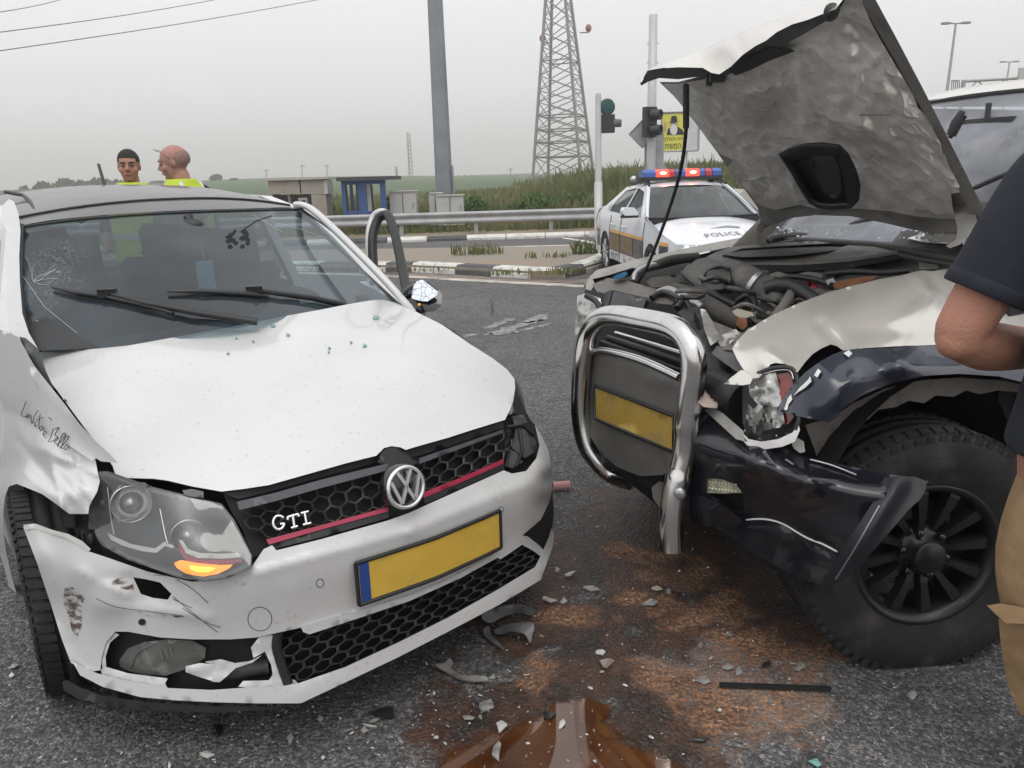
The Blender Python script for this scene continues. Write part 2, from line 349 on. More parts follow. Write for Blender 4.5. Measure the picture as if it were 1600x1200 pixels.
def asphalt_mat(name, spill=False):
    m, t, b, l = node_mat(name); co = N(t, 'ShaderNodeTexCoord').outputs['Object']
    v = N(t, 'ShaderNodeTexVoronoi'); v.inputs['Scale'].default_value = 95; l(co, v.inputs['Vector'])
    v2 = N(t, 'ShaderNodeTexVoronoi'); v2.inputs['Scale'].default_value = 190; l(co, v2.inputs['Vector'])
    sp = N(t, 'ShaderNodeSeparateColor'); l(v.outputs['Color'], sp.inputs[0]); sp2 = N(t, 'ShaderNodeSeparateColor'); l(v2.outputs['Color'], sp2.inputs[0])
    cell = mth(t, 'MULTIPLY', sp.outputs[0], sp2.outputs[1])
    big = noise(t, co, 0.7, 6, 0.6); mid = noise(t, co, 9, 6, 0.65)
    r = N(t, 'ShaderNodeValToRGB'); e = r.color_ramp.elements; e[0].position = 0.0; e[0].color = (0.062, 0.061, 0.063, 1); e[1].position = 1.0; e[1].color = (0.50, 0.49, 0.47, 1)
    q = r.color_ramp.elements.new(0.40); q.color = (0.15, 0.149, 0.149, 1); q = r.color_ramp.elements.new(0.80); q.color = (0.25, 0.246, 0.238, 1); l(cell, r.inputs[0])
    base = mixc(t, 1.0, r.outputs[0], mixc(t, maprange(t, big, 0.3, 0.7), (0.80, 0.80, 0.82), (1.12, 1.10, 1.06)), 'MULTIPLY')
    base = mixc(t, 1.0, base, mixc(t, maprange(t, mid, 0.3, 0.7), (0.82, 0.82, 0.82), (1.15, 1.15, 1.15)), 'MULTIPLY')
    # fine cracks
    vc = N(t, 'ShaderNodeTexVoronoi', feature='DISTANCE_TO_EDGE'); vc.inputs['Scale'].default_value = 0.33
    wv = N(t, 'ShaderNodeMix', data_type='VECTOR'); wv.inputs[0].default_value = 0.12
    nn = N(t, 'ShaderNodeTexNoise'); nn.inputs['Scale'].default_value = 1.6; nn.inputs['Detail'].default_value = 6; l(co, nn.inputs['Vector']); l(co, wv.inputs[4]); l(nn.outputs['Color'], wv.inputs[5]); l(wv.outputs[1], vc.inputs['Vector'])
    crack = mth(t, 'MULTIPLY', maprange(t, vc.outputs['Distance'], 0.002, 0.007, 1, 0), maprange(t, big, 0.45, 0.6))
    base = mixc(t, mth(t, 'MULTIPLY', crack, 0.75), base, (0.02, 0.02, 0.02))
    rough = 0.78
    if spill:
        wn_ = N(t, 'ShaderNodeTexNoise'); wn_.inputs['Scale'].default_value = 2.6; wn_.inputs['Detail'].default_value = 5; l(co, wn_.inputs['Vector'])
        w1_ = N(t, 'ShaderNodeVectorMath', operation='SUBTRACT'); l(wn_.outputs['Color'], w1_.inputs[0]); w1_.inputs[1].default_value = (.5, .5, .5)
        w2_ = N(t, 'ShaderNodeVectorMath', operation='MULTIPLY'); l(w1_.outputs[0], w2_.inputs[0]); w2_.inputs[1].default_value = (.75, .75, 0)
        w3_ = N(t, 'ShaderNodeVectorMath', operation='ADD'); l(co, w3_.inputs[0]); l(w2_.outputs[0], w3_.inputs[1]); cow = w3_.outputs[0]
        def blobs(lst):
            acc = None
            for px, py, rad in lst:
                c = G(px, py); d = N(t, 'ShaderNodeVectorMath', operation='DISTANCE'); l(cow, d.inputs[0]); d.inputs[1].default_value = (c.x, c.y, 0)
                k = maprange(t, d.outputs['Value'], 0, rad, 1, 0); acc = k if acc is None else mth(t, 'MAXIMUM', acc, k)
            return acc
        n3 = noise(t, co, 5.5, 8, 0.68)
        wet = mth(t, 'ADD', blobs([(1050, 830, .7), (1150, 960, .5), (880, 900, .4), (960, 880, .62), (850, 985, .42), (1120, 900, .62), (950, 1040, .42), (830, 1120, .50), (760, 1180, .36), (940, 1160, .42), (1250, 920, .5), (1040, 1120, .30), (1010, 960, .4)]), mth(t, 'MULTIPLY', mth(t, 'SUBTRACT', n3, 0.5), 1.9))
        wet = maprange(t, wet, 0.25, 0.62, 0, 1, True)
        dryb = blobs([(1150, 1000, .36), (1190, 1070, .32), (1060, 900, .22), (1120, 955, .28), (985, 945, .16), (900, 985, .14), (1130, 1110, .26), (960, 870, .2), (1240, 1010, .25), (1030, 965, .2), (800, 1060, .12)])
        dry = mth(t, 'ADD', dryb, mth(t, 'MULTIPLY', maprange(t, dryb, .0, .2), mth(t, 'MULTIPLY', mth(t, 'SUBTRACT', noise(t, co, 4.2, 9, 0.74), 0.5), 2.6)))
        dry = maprange(t, dry, 0.22, 0.72, 0, 1, True)
        stone = maprange(t, cell, 0.10, 0.42, 1.0, 0.12)     # grit lies between the stones, the stones stay dark
        stone = mth(t, 'MULTIPLY', stone, maprange(t, noise(t, co, 70, 3), 0.36, 0.56, 0.25, 1))
        rust = mixc(t, maprange(t, n3, 0.4, 0.6), (0.20, 0.098, 0.052), (0.40, 0.235, 0.145))
        wetc = mixc(t, 0.80, base, mixc(t, maprange(t, n3, 0.42, 0.62), (0.020, 0.013, 0.010), (0.085, 0.036, 0.020)))
        base = mixc(t, wet, base, wetc); base = mixc(t, mth(t, 'MULTIPLY', dry, stone), base, rust)
        rf = mth(t, 'SUBTRACT', wet, mth(t, 'MULTIPLY', dry, 0.9)); rr = maprange(t, rf, 0, 1, 0.78, 0.38); l(rr, b.inputs['Roughness'])
    else: b.inputs['Roughness'].default_value = rough
    l(base, b.inputs['Base Color']); b.inputs['Specular IOR Level'].default_value = 0.16
    h = mth(t, 'ADD', mth(t, 'MULTIPLY', v.outputs['Distance'], -1.0), mth(t, 'MULTIPLY', noise(t, co, 160, 3), 0.5))
    bp = N(t, 'ShaderNodeBump'); bp.inputs['Strength'].default_value = 0.7; bp.inputs['Distance'].default_value = 0.006; l(h, bp.inputs['Height']); l(bp.outputs[0], b.inputs['Normal'])
    return m
ASPH = asphalt_mat('asphalt with rusty spill', True); ASPH2 = asphalt_mat('asphalt')
def grass_mat(name, cols, s1=0.25, s2=3.0, rough=0.9):
    m, t, b, l = node_mat(name); co = N(t, 'ShaderNodeTexCoord').outputs['Object']
    r = N(t, 'ShaderNodeValToRGB'); e = r.color_ramp.elements
    for i, c in enumerate(cols):
        p = 0.3+0.4*i/(len(cols)-1)
        if i < 2: e[i].position = p; e[i].color = (*c, 1)
        else: q = e.new(p); q.color = (*c, 1)
    f = mth(t, 'ADD', mth(t, 'MULTIPLY', noise(t, co, s1, 4, 0.6), 0.6), mth(t, 'MULTIPLY', noise(t, co, s2, 6, 0.7), 0.4)); l(f, r.inputs[0]); l(r.outputs[0], b.inputs['Base Color'])
    b.inputs['Roughness'].default_value = rough; b.inputs['Specular IOR Level'].default_value = 0.2; return m
FIELD = grass_mat('green crop field', [(0.055, 0.095, 0.04), (0.075, 0.115, 0.05), (0.11, 0.13, 0.07)], 0.01, 0.08)
EARTH = grass_mat('dry verge earth', [(0.10, 0.08, 0.055), (0.22, 0.18, 0.13), (0.28, 0.24, 0.18), (0.13, 0.12, 0.06)], 0.8, 6)
WEEDS = grass_mat('verge weeds', [(0.05, 0.085, 0.022), (0.085, 0.125, 0.036), (0.14, 0.16, 0.06), (0.24, 0.20, 0.12), (0.30, 0.24, 0.16)], 0.33, 1.6)
SHRUB = grass_mat('shrub leaves', [(0.03, 0.06, 0.016), (0.06, 0.105, 0.028), (0.10, 0.14, 0.045)], 0.6, 4)
FARTREE = grass_mat('far tree leaves', [(0.025, 0.035, 0.018), (0.045, 0.06, 0.03), (0.065, 0.075, 0.04)], 0.2, 1.2)
def sheet(name, pts, mat_, z=0.0, parent=None, kind='structure'):
    m = MB(); m.add([(p[0], p[1], z) for p in pts], [tuple(range(len(pts)))], False)
    o = m.build(name, mat_, parent, fix=False, loc=None if parent else (0, 0, 0))
    if o.data.polygons[0].normal.z < 0: o.data.flip_normals()
    return tag(o, kind=kind) if parent is None else o
# far ground with the green rise of the field
gm = MB(); nx, ny = 60, 46; xs = np.linspace(-1, 1, nx); ysl = [-60, -10, 17, 23] + list(np.geomspace(26, 1100, ny-4))
def gz(x, y):
    if y < 23: return -0.03
    k = min(1, (y-23)/9.0); z = -0.03 + 0.25*k
    z += 2.2*math.exp(-((x+75)/70)**2)*min(1, max(0, (y-60)/190)) + 1.25*min(1, max(0, (y-60)/220))
    z += (0.85*k)*(1/(1+math.exp(-max(-60, min(60, (x-1.5)/2.2)))))*math.exp(-max(0, y-50)/60)
    return z
gv = []
for yy in ysl:
    half = 40 + max(0, yy)*1.1
    for xx in xs: gv.append((xx*half, yy, gz(xx*half, yy)))
gm.add(gv, [(j*nx+i, j*nx+i+1, (j+1)*nx+i+1, (j+1)*nx+i) for j in range(len(ysl)-1) for i in range(nx-1)], True)
tag(gm.build('ground', FIELD, loc=(0, 0, 0)), kind='structure')
sheet('road', [(-60, -30), (60, -30), (60, 20.6), (-60, 20.6)], ASPH, 0.0)
sheet('verge', [(-60, 19.75), (60, 19.75), (60, 24), (-60, 24)], EARTH, 0.03)
# traffic island
front = [G(*p) for p in [(150, 421), (420, 423), (596, 425), (643, 425), (703, 428), (768, 432), (830, 436), (880, 435), (914, 428), (944, 418), (968, 404)]]
back = [G(*p, z=0.12) for p in [(990, 384), (930, 383), (725, 386), (540, 389), (150, 396)]]
PAVE, t_, b_, l_ = node_mat('island paving'); co_ = N(t_, 'ShaderNodeTexCoord').outputs['Object']
br = N(t_, 'ShaderNodeTexBrick'); br.inputs['Scale'].default_value = 5.0; br.inputs['Color1'].default_value = (0.23, 0.205, 0.175, 1); br.inputs['Color2'].default_value = (0.27, 0.245, 0.21, 1); br.inputs['Mortar'].default_value = (0.15, 0.13, 0.11, 1); l_(co_, br.inputs['Vector'])
l_(mixc(t_, maprange(t_, noise(t_, co_, 1.2, 7, .65), .45, .68), br.outputs[0], (0.26, 0.20, 0.14)), b_.inputs['Base Color']); b_.inputs['Roughness'].default_value = 0.9
isl = MB(); P = [(p.x, p.y, 0.115) for p in front]+[(p.x, p.y, 0.115) for p in back]
isl.add(P, [tuple(range(len(P)))], False); isl.add(P+[(p[0], p[1], -0.02) for p in P], [(i, (i+1) % len(P), len(P)+(i+1) % len(P), len(P)+i) for i in range(len(P))], False)
island = tag(isl.build('traffic_island', PAVE, loc=(0, 0, 0)), kind='structure')
KW = mat('white kerb paint', (0.62, 0.61, 0.57), 0.8, var=0.1, scale=6, col2=(0.24, 0.22, 0.19), c2lo=0.54, c2hi=0.68, c2scale=5, bump=0.3, bscale=40)
KB = mat('black kerb paint', (0.075, 0.078, 0.082), 0.8, var=0.2, scale=6, col2=(0.15, 0.14, 0.13), c2lo=0.55, c2hi=0.75, c2scale=5, bump=0.3, bscale=40)
def poly_at(pts, s):
    for i in range(len(pts)-1):
        d = (pts[i+1]-pts[i]).length
        if s <= d or i == len(pts)-2: return pts[i]+(pts[i+1]-pts[i])*(s/d)
        s -= d
def kerb_run(pts, marks, wid, h, parent, up=Vector((0, 0, 1))):
    tot = sum((pts[i+1]-pts[i]).length for i in range(len(pts)-1)); s0 = 0
    for L_, c in marks:
        if s0 >= tot: break
        s1 = min(s0+L_, tot); A = s0+0.012; Bq = s1-0.012; k = max(1, int((Bq-A)/0.5)); rings = []
        for i in range(k+1):
            s = A+(Bq-A)*i/k; p = poly_at(pts, s); q = poly_at(pts, min(s+0.05, tot)); o = poly_at(pts, max(s-0.05, 0)); tv = (q-o).normalized(); n = Vector((-tv.y, tv.x, 0))
            rings.append([p+Vector((0, 0, -0.03))-n*0.01, p+Vector((0, 0, h*0.45))-n*0.01, p+n*0.05+Vector((0, 0, h-0.005)), p+n*0.08+Vector((0, 0, h)), p+n*wid+Vector((0, 0, h)), p+n*wid+Vector((0, 0, -0.03))])
        m = MB(); m.loft(rings, True, True, False); m.build('kerb_block', KW if c else KB, parent); s0 = s1
fl = [Vector((p.x, p.y, 0)) for p in front]
def arc_at_px(x):   # arc length along the front where it passes pixel column x
    best = None; tot = sum((fl[i+1]-fl[i]).length for i in range(len(fl)-1)); s = 0
    while s < tot:
        d = abs(PJ(poly_at(fl, s))[0]-x)
        if best is None or d < best[0]: best = (d, s)
        s += 0.03
    return best[1]
cuts = [(150, 0), (230, 1), (330, 0), (440, 1), (500, 0), (560, 1), (604, 0), (643, 1), (678, 1), (711, 0), (768, 1), (826, 1), (882, 0), (916, 1), (942, 1), (960, 0)]
sarr = [arc_at_px(c[0]) for c in cuts]; tot = sum((fl[i+1]-fl[i]).length for i in range(len(fl)-1))
marks = [((sarr[i+1] if i+1 < len(cuts) else tot)-sarr[i], cuts[i][1]) for i in range(len(cuts))]
kerb_run(fl, marks, 0.28, 0.15, island)
fk = [Vector((-14, 19.75, 0)), Vector((14, 19.75, 0))]
kerb_run(fk, [(1.0, i % 2) for i in range(12)] + [(0.98, 1 if i > 0 else 0) for i in range(16)], 0.2, 0.12, bpy.data.objects['verge'])
def strip(name, pxs, wid, mat_, z=0.004, jag=0.0):
    c = [G(*p) for p in pxs]; m = MB(); vs = []
    c = [Vector(q) for q in spline([tuple(p) for p in c], 12)] if len(c) > 2 else [c[0]+(c[1]-c[0])*(i/14) for i in range(15)]
    for i, p in enumerate(c):
        t = (c[min(i+1, len(c)-1)]-c[max(i-1, 0)]).normalized(); n = Vector((-t.y, t.x, 0)); k = wid*(1+jag*random.uniform(-1, 1))/2; k2 = wid*(1+jag*random.uniform(-1, 1))/2
        if jag and i in (0, len(c)-1): k = k2 = wid*0.1
        vs += [p+n*k+Vector((0, 0, z)), p-n*k2+Vector((0, 0, z))]
    m.add(vs, [(2*i, 2*i+1, 2*i+3, 2*i+2) for i in range(len(c)-1)], False)
    o = m.build(name, mat_, loc=(0, 0, 0), fix=False)
    if o.data.polygons[0].normal.z < 0: o.data.flip_normals()
    return tag(o, kind='structure')
EDGEL = mat('worn edge line', (0.50, 0.47, 0.42), 0.85, var=0.2, scale=3, col2=(0.17, 0.15, 0.13), c2lo=0.48, c2hi=0.66, c2scale=3.5)
WORN = mat('worn white marking', (0.33, 0.33, 0.32), 0.85, var=0.2, scale=8, col2=(0.13, 0.13, 0.13), c2lo=0.40, c2hi=0.58, c2scale=14)
strip('road_edge_line', [(380, 424), (598, 431), (750, 439), (905, 447), (1040, 455)], 0.22, EDGEL, 0.004, 0.25)
strip('gutter_dirt', [(640, 428), (760, 436), (860, 441), (960, 436), (1010, 424)], 0.40, mat('gutter dirt', (0.22, 0.18, 0.15), 0.95, var=0.2, scale=4, col2=(0.1, 0.09, 0.085), c2lo=.5, c2hi=.7), 0.0025, 0.3)
for i, (a, b, ww) in enumerate([((758, 514), (801, 498), .10), ((772, 524), (856, 491), .16), ((716, 528), (744, 522), .09), ((800, 520), (860, 506), .07), ((757, 524), (768, 521), .07), ((818, 505), (850, 500), .06)]):
    strip('worn_marking', [a, b], ww, WORN, 0.004, 0.7)
strip('slip_road_line', [(725, 388), (800, 385.5), (897, 383)], 0.16, WHITEM, 0.004, 0.15)
strip('slip_road_line', [(880, 372), (925, 379), (950, 388)], 0.16, WHITEM, 0.004, 0.15)
# puddle of rusty coolant
pm, t_, b_, l_ = node_mat('rusty coolant'); co_ = N(t_, 'ShaderNodeTexCoord').outputs['Object']
l_(mixc(t_, maprange(t_, noise(t_, co_, 5, 6), .35, .65), (0.055, 0.018, 0.006), (0.105, 0.040, 0.014)), b_.inputs['Base Color']); b_.inputs['Roughness'].default_value = 0.03; b_.inputs['Specular IOR Level'].default_value = 0.62
b_.inputs['IOR'].default_value = 1.75
acc_ = None
wn_ = N(t_, 'ShaderNodeTexNoise'); wn_.inputs['Scale'].default_value = 7; wn_.inputs['Detail'].default_value = 5; l_(co_, wn_.inputs['Vector'])
w1_ = N(t_, 'ShaderNodeVectorMath', operation='MULTIPLY_ADD'); l_(wn_.outputs['Color'], w1_.inputs[0]); w1_.inputs[1].default_value = (.14, .14, 0); w1_.inputs[2].default_value = (-.07, -.07, 0)
w2_ = N(t_, 'ShaderNodeVectorMath', operation='ADD'); l_(co_, w2_.inputs[0]); l_(w1_.outputs[0], w2_.inputs[1])
for px, py, rad in [(905, 1125, .085), (890, 1165, .13), (850, 1190, .15), (790, 1205, .14), (740, 1215, .10), (930, 1200, .13), (960, 1250, .2), (860, 1270, .24), (760, 1280, .2)]:
    c_ = G(px, py); d_ = N(t_, 'ShaderNodeVectorMath', operation='DISTANCE'); l_(w2_.outputs[0], d_.inputs[0]); d_.inputs[1].default_value = (c_.x, c_.y, 0.0045)
    k_ = maprange(t_, d_.outputs['Value'], rad*.55, rad*1.5, 1, 0); acc_ = k_ if acc_ is None else mth(t_, 'MAXIMUM', acc_, k_)
vv_ = N(t_, 'ShaderNodeTexVoronoi'); vv_.inputs['Scale'].default_value = 95; l_(co_, vv_.inputs['Vector'])
fld = mth(t_, 'ADD', acc_, mth(t_, 'ADD', mth(t_, 'MULTIPLY', mth(t_, 'SUBTRACT', noise(t_, co_, 24, 5, .6), .5), .7), mth(t_, 'MULTIPLY', vv_.outputs['Distance'], 14.0*.012)))
l_(maprange(t_, fld, .46, .72), b_.inputs['Alpha'])
o = sheet('puddle', [G(*p) for p in [(560, 1050), (1080, 1050), (1150, 1400), (480, 1400)]], pm, 0.0045)
# ---------------------------------------------------------------- weeds and grass behind the guard rail
def blades(name, n, xr, yr, hfun, mat_, wid=0.03, base=0.0, keep=None):
    x = rng.uniform(*xr, n); y = rng.uniform(*yr, n)
    if keep is not None:
        k = np.array([keep(a, b) for a, b in zip(x, y)]); k = rng.uniform(0, 1, n) < k; x = x[k]; y = y[k]; n = len(x)
    h = np.array([hfun(a, b) for a, b in zip(x, y)])*rng.uniform(0.45, 1.1, n)
    z = np.array([gz(a, b) if b >= 23 else 0.02 for a, b in zip(x, y)]); an = rng.uniform(0, 2*PI, n); ln = rng.uniform(0.1, 0.5, n)*h; la = rng.uniform(0, 2*PI, n)
    ww = wid*rng.uniform(0.5, 1.5, n); dx, dy = np.cos(an)*ww, np.sin(an)*ww
    v = np.stack([np.c_[x-dx, y-dy, z], np.c_[x+dx, y+dy, z], np.c_[x+np.cos(la)*ln*.4+dx*.8, y+np.sin(la)*ln*.4+dy*.8, z+h*.6], np.c_[x+np.cos(la)*ln, y+np.sin(la)*ln, z+h], np.c_[x+np.cos(la)*ln*.4-dx*.8, y+np.sin(la)*ln*.4-dy*.8, z+h*.6]], 1).reshape(-1, 3)
    f = np.arange(n*5).reshape(n, 5)
    me = bpy.data.meshes.new(name); me.from_pydata(v.tolist(), [], f.tolist()); me.materials.append(mat_); o = bpy.data.objects.new(name, me); COL.objects.link(o); return o
def wh(x, y):
    c = MN.noise(Vector((x*0.45, y*0.45, 0)))*0.5+0.5; d = MN.noise(Vector((x*0.13, y*0.2, 5)))*0.5+0.5
    return (0.22+0.95*c*d+0.25*max(0, min(1, (x-1)/3)))*(1.15 if x > 0.5 else 0.75)
def wk(x, y): return min(1.0, 0.25+1.3*(MN.noise(Vector((x*0.6, y*0.6, 9)))*0.5+0.5)) if y < 23.3 else 1.0
tag(blades('verge_weeds', 52000, (-13, 17), (22.4, 34), wh, WEEDS, 0.028, keep=wk), 'tall green and straw coloured weeds behind the guard rail', 'weeds', kind='stuff')
tag(blades('verge_tussocks', 16000, (-30, 30), (34, 60), lambda x, y: wh(x, y)*1.1+.1, WEEDS, 0.05), 'dry scrub on the bank beyond the weeds', 'scrub', kind='stuff')
for (px, py, nn, rr, hh) in [(745, 397, 130, .5, .22), (855, 402, 50, .4, .12), (925, 396, 120, .35, .28), (885, 428, 50, .3, .12), (795, 429, 40, .5, .10), (650, 424, 40, .5, .08)]:
    c = G(px, py, 0.12)
    o = blades('weed_clump', nn, (c.x-rr, c.x+rr), (c.y-rr*.4, c.y+rr*.4), lambda x, y: hh, WEEDS, 0.012)
    for v in o.data.vertices: v.co.z += 0.1
    o.name = 'island_weeds'; tag(o, 'low weeds growing out of the traffic island', 'weeds', kind='stuff')
# ---------------------------------------------------------------- trees and shrubs one can tell apart
BARK = mat('bark', (0.10, 0.08, 0.06), 0.9, var=0.2)
def leafball(m, c, rx, rz, n, s):
    for _ in range(n):
        d = Vector(rng.normal(0, 1, 3)); d.normalize(); r = rng.uniform(0.55, 1.0)**0.6; p = Vector(c)+Vector((d.x*rx*r, d.y*rx*r, d.z*rz*r))
        a = Vector(rng.normal(0, 1, 3)).normalized()*s*rng.uniform(.6, 1.4); b = a.orthogonal().normalized()*s*rng.uniform(.4, 1.0); m.add([p-a, p+b, p+a, p-b], [(0, 1, 2, 3)], False)
def tree(px, pytop, D, w_px, name='tree', label='', group=None, trunk=True, mt=None, leaf=0.35, n=420, base=None):
    top = Y(px, pytop, D); g = gz(top.x, D) if base is None else base; h = top.z-g; R = w_px*D/FPX/2
    t = thing(name, label, 'tree' if trunk else 'shrub', (top.x, D, g), group)
    if trunk:
        tr = MB(); tr.tube([(top.x, D, g-.2), (top.x+.1, D, g+h*.4), (top.x-.1, D, g+h*.8)], [R*.12, R*.09, R*.03], 7)
        for k in range(4):
            a = k*1.7; tr.tube([(top.x, D, g+h*(.35+.08*k)), (top.x+math.cos(a)*R*.6, D+math.sin(a)*R*.6, g+h*(.6+.07*k))], [R*.05, R*.02], 5)
        tr.build('trunk', BARK, t)
    cr = MB(); k = 6
    for i in range(k):
        a = 2*PI*i/k+random.random(); q = random.uniform(.3, .65)
        leafball(cr, (top.x+math.cos(a)*R*q, D+math.sin(a)*R*q, g+h*random.uniform(.45, .72)), R*.55, h*.27, n//k, leaf)
    leafball(cr, (top.x, D, g+h*.74), R*.55, h*.26, n//4, leaf)
    cr.build('crown', mt or FARTREE, t, fix=False); return t
TG = 'row of trees on the far left skyline'
for px, pt_, wd, lb in [(36, 291, 22, 'small tree at the far left end of the skyline row'), (66, 283, 40, 'broad grey green tree left of the two roof aerials'), (98, 279, 38, 'tall round tree above the left end of the black roof'), (124, 281, 34, 'round tree beside the tallest one of the skyline row'), (150, 277, 44, 'dense tree directly behind the thin roof aerial'), (184, 281, 36, 'tree half hidden behind the dark haired policeman')]:
    tree(px, pt_, 170, wd, 'skyline_tree', lb, TG, base=-1.5, leaf=.45)
for px, pt_, wd, lb in [(247, 285, 20, 'small tree between the heads of the two policemen'), (336, 274, 17, 'lone tree on the field edge right of the bald policeman'), (366, 281, 10, 'small bush on the skyline of the green field')]:
    tree(px, pt_, 210, wd, 'skyline_tree', lb, TG, leaf=.45)
for px, pt_, D, wd, lb in [(625, 301, 24.5, 60, 'leafy dark shrub beside the blue booth'), (700, 312, 25.5, 40, 'green shrub behind the grey cabinets'), (740, 306, 25, 60, 'green shrub right of the grey cabinets'), (838, 300, 25.5, 80, 'large green shrub behind the guard rail'), (905, 300, 26, 56, 'bushy shrub left of the signal pole'), (505, 312, 25, 34, 'small shrub between cabinet and blue booth')]:
    tree(px, pt_, D, wd, 'roadside_shrub', lb, 'shrubs behind the guard rail', False, SHRUB, .05, 900, base=gz(0, 24))
fw_ = MB()
for i in range(260):
    px = rng.uniform(930, 1240); D = rng.uniform(120, 170); tp = 263-6*math.exp(-((px-1110)/60)**2)+rng.uniform(-3, 4)-(px-1060)*.02; top = Y(px, tp, D); leafball(fw_, (top.x, D, top.z-1.3), rng.uniform(1.2, 2.6), 1.5, 30, .4)
tag(fw_.build('far_wood', FARTREE, fix=False, loc=(0, 150, 0)), 'low dark scrubby wood on the skyline behind the police car', 'wood', kind='stuff')
fw_ = MB()
for i in range(160):
    px = rng.uniform(380, 940); D = rng.uniform(330, 420); top = Y(px, 276-(px-700)*.028+rng.uniform(-1, 3), D); leafball(fw_, (top.x, D, top.z-1.6), rng.uniform(2, 5), 1.8, 16, .9)
tag(fw_.build('far_wood', FARTREE, fix=False, loc=(0, 380, 0)), 'thin grey line of trees on the horizon beyond the green field', 'wood', kind='stuff')
# ---------------------------------------------------------------- guard rail
gr = thing('guard_rail', 'long galvanised steel guard rail along the verge', 'guard rail', (0, 21.8, 0))
m = MB(); prof = [(-.16, 0), (-.14, -.045), (-.08, -.06), (-.035, -.015), (0, 0), (.035, -.015), (.08, -.06), (.14, -.045), (.16, 0)]
rr_ = [[Vector((x, 21.8+d, 0.46+q)) for q, d in prof] for x in np.linspace(-16, 16, 17)]
m.loft(rr_, False); m.loft([[p+Vector((0, .006, 0)) for p in r] for r in rr_], False); m.build('rail', GALV, gr)
for x in np.arange(-15.2, 16, 2.05): 
    m = MB(); m.box((x, 21.87, 0.25), .10, .09, .56); m.box((x, 21.84, 0.46), .06, .06, .14); m.build('post', GALV, gr)
# ---------------------------------------------------------------- cabinets and booth
CAB = mat('grey cabinet paint', (0.45, 0.45, 0.43), 0.7, var=0.08, scale=2, col2=(0.30, 0.29, 0.27), c2lo=.55, c2hi=.8, c2scale=2)
BEIGE = mat('beige concrete', (0.33, 0.30, 0.26), 0.9, var=0.1, scale=3, col2=(0.24, 0.21, 0.18), c2lo=.5, c2hi=.7)
def pbox(px0, px1, py0, py1, D, depth, m, mi=0):        # upright box seen between two pixel columns, top and bottom rows
    a = Y((px0+px1)/2, py0, D); z1 = a.z; z0 = Y((px0+px1)/2, py1, D).z; x0 = Y(px0, (py0+py1)/2, D).x; x1 = Y(px1, (py0+py1)/2, D).x
    m.box(((x0+x1)/2, D+depth/2, (z0+z1)/2), x1-x0, depth, z1-z0, mi=mi); return x0, x1, z0, z1
t = thing('utility_shelter', 'wide beige concrete utility shelter left of the blue booth', 'utility cabinet', (-5.9, 23.5, .1))
m = MB(); x0, x1, z0, z1 = pbox(419, 468, 281, 303, 23.4, .8, m); m.build('upper_panel', BEIGE, t)
m = MB(); pbox(470, 505, 280, 303, 23.4, .8, m); m.build('upper_panel', BEIGE, t)
m = MB(); pbox(416, 512, 277.5, 281, 23.3, 1.1, m); m.build('roof_slab', mat('pale concrete', (.42, .40, .36), .9), t)
m = MB(); pbox(488, 511, 304, 350, 23.4, .8, m); m.build('side_wall', BEIGE, t)
m = MB(); pbox(505.5, 511.5, 281, 303, 23.4, .8, m); m.build('edge_strip', CAB, t)
m = MB(); pbox(419, 428, 304, 350, 23.4, .8, m); m.build('side_wall', BEIGE, t)
m = MB(); pbox(428, 488, 304, 350, 24.1, .1, m); m.build('back_wall', BEIGE, t)
m = MB(); pbox(452, 455, 304, 350, 23.5, .5, m); m.build('divider', BEIGE, t)
m = MB(); pbox(467, 481, 309, 340, 23.6, .3, m); m.build('meter_box', mat('white meter box', (.62, .62, .60), .6), t)
m = MB(); pbox(471, 477, 313, 320, 23.57, .03, m); m.build('meter', BLACK, t)
BLUE = mat('blue booth paint', (0.035, 0.085, 0.24), 0.55, var=0.15, scale=3)
t = thing('guard_booth', 'small blue guard booth with flat dark roof and open windows', 'booth', (-4.6, 23, .1))
m = MB(); pbox(525, 613, 276, 282, 22.6, 1.9, m); m.build('roof', mat('dark roof felt', (.06, .06, .065), .8), t)
for a, b, D in [(535, 541, 22.8), (560, 573, 22.8), (595, 603, 22.8), (548, 552, 24.2), (598, 602, 24.2)]:
    m = MB(); pbox(a, b, 282, 350, D, .12, m); m.build('corner_post', BLUE, t)
m = MB(); pbox(536, 602, 282, 288, 22.82, .08, m); m.build('lintel', BLUE, t)
m = MB(); pbox(541, 560, 330, 350, 22.84, .08, m); m.build('lower_panel', BLUE, t)
m = MB(); pbox(573, 595, 330, 350, 22.84, .08, m); m.build('lower_panel', BLUE, t)
m = MB(); pbox(573, 580, 288, 330, 22.9, .06, m); m.build('door_jamb', CAB, t)
for a, b in [(541, 543), (557, 560), (580, 583)]:
    m = MB(); pbox(a, b, 288, 330, 22.86, .05, m); m.build('window_frame', BLACK, t)
def cabinet(px0, px1, py0, D, label):
    t = thing('street_cabinet', label, 'street cabinet', (Y((px0+px1)/2, 340, D).x, D, .1), 'grey street cabinets behind the guard rail')
    m = MB(); x0, x1, z0, z1 = pbox(px0, px1, py0+1.2, 352, D, .5, m); m.build('body', CAB, t)
    m = MB(); pbox(px0-.8, px1+.8, py0, py0+1.5, D-.04, .58, m); m.build('lid', CAB, t)
    m = MB(); m.box((x1-.08, D-.015, (z0+z1)/2+.1), .03, .04, .14); m.build('handle', GALV, t)
    m = MB(); m.box(((x0+x1)/2, D-.006, (z0+z1)/2), .015, .02, (z1-z0)*.9); m.build('door_seam', DUSTY, t)
cabinet(609.5, 650.5, 298, 23.2, 'tall pale grey street cabinet just right of the blue booth')
cabinet(671, 690, 301, 23.6, 'narrow beige street cabinet tucked behind the wide one')
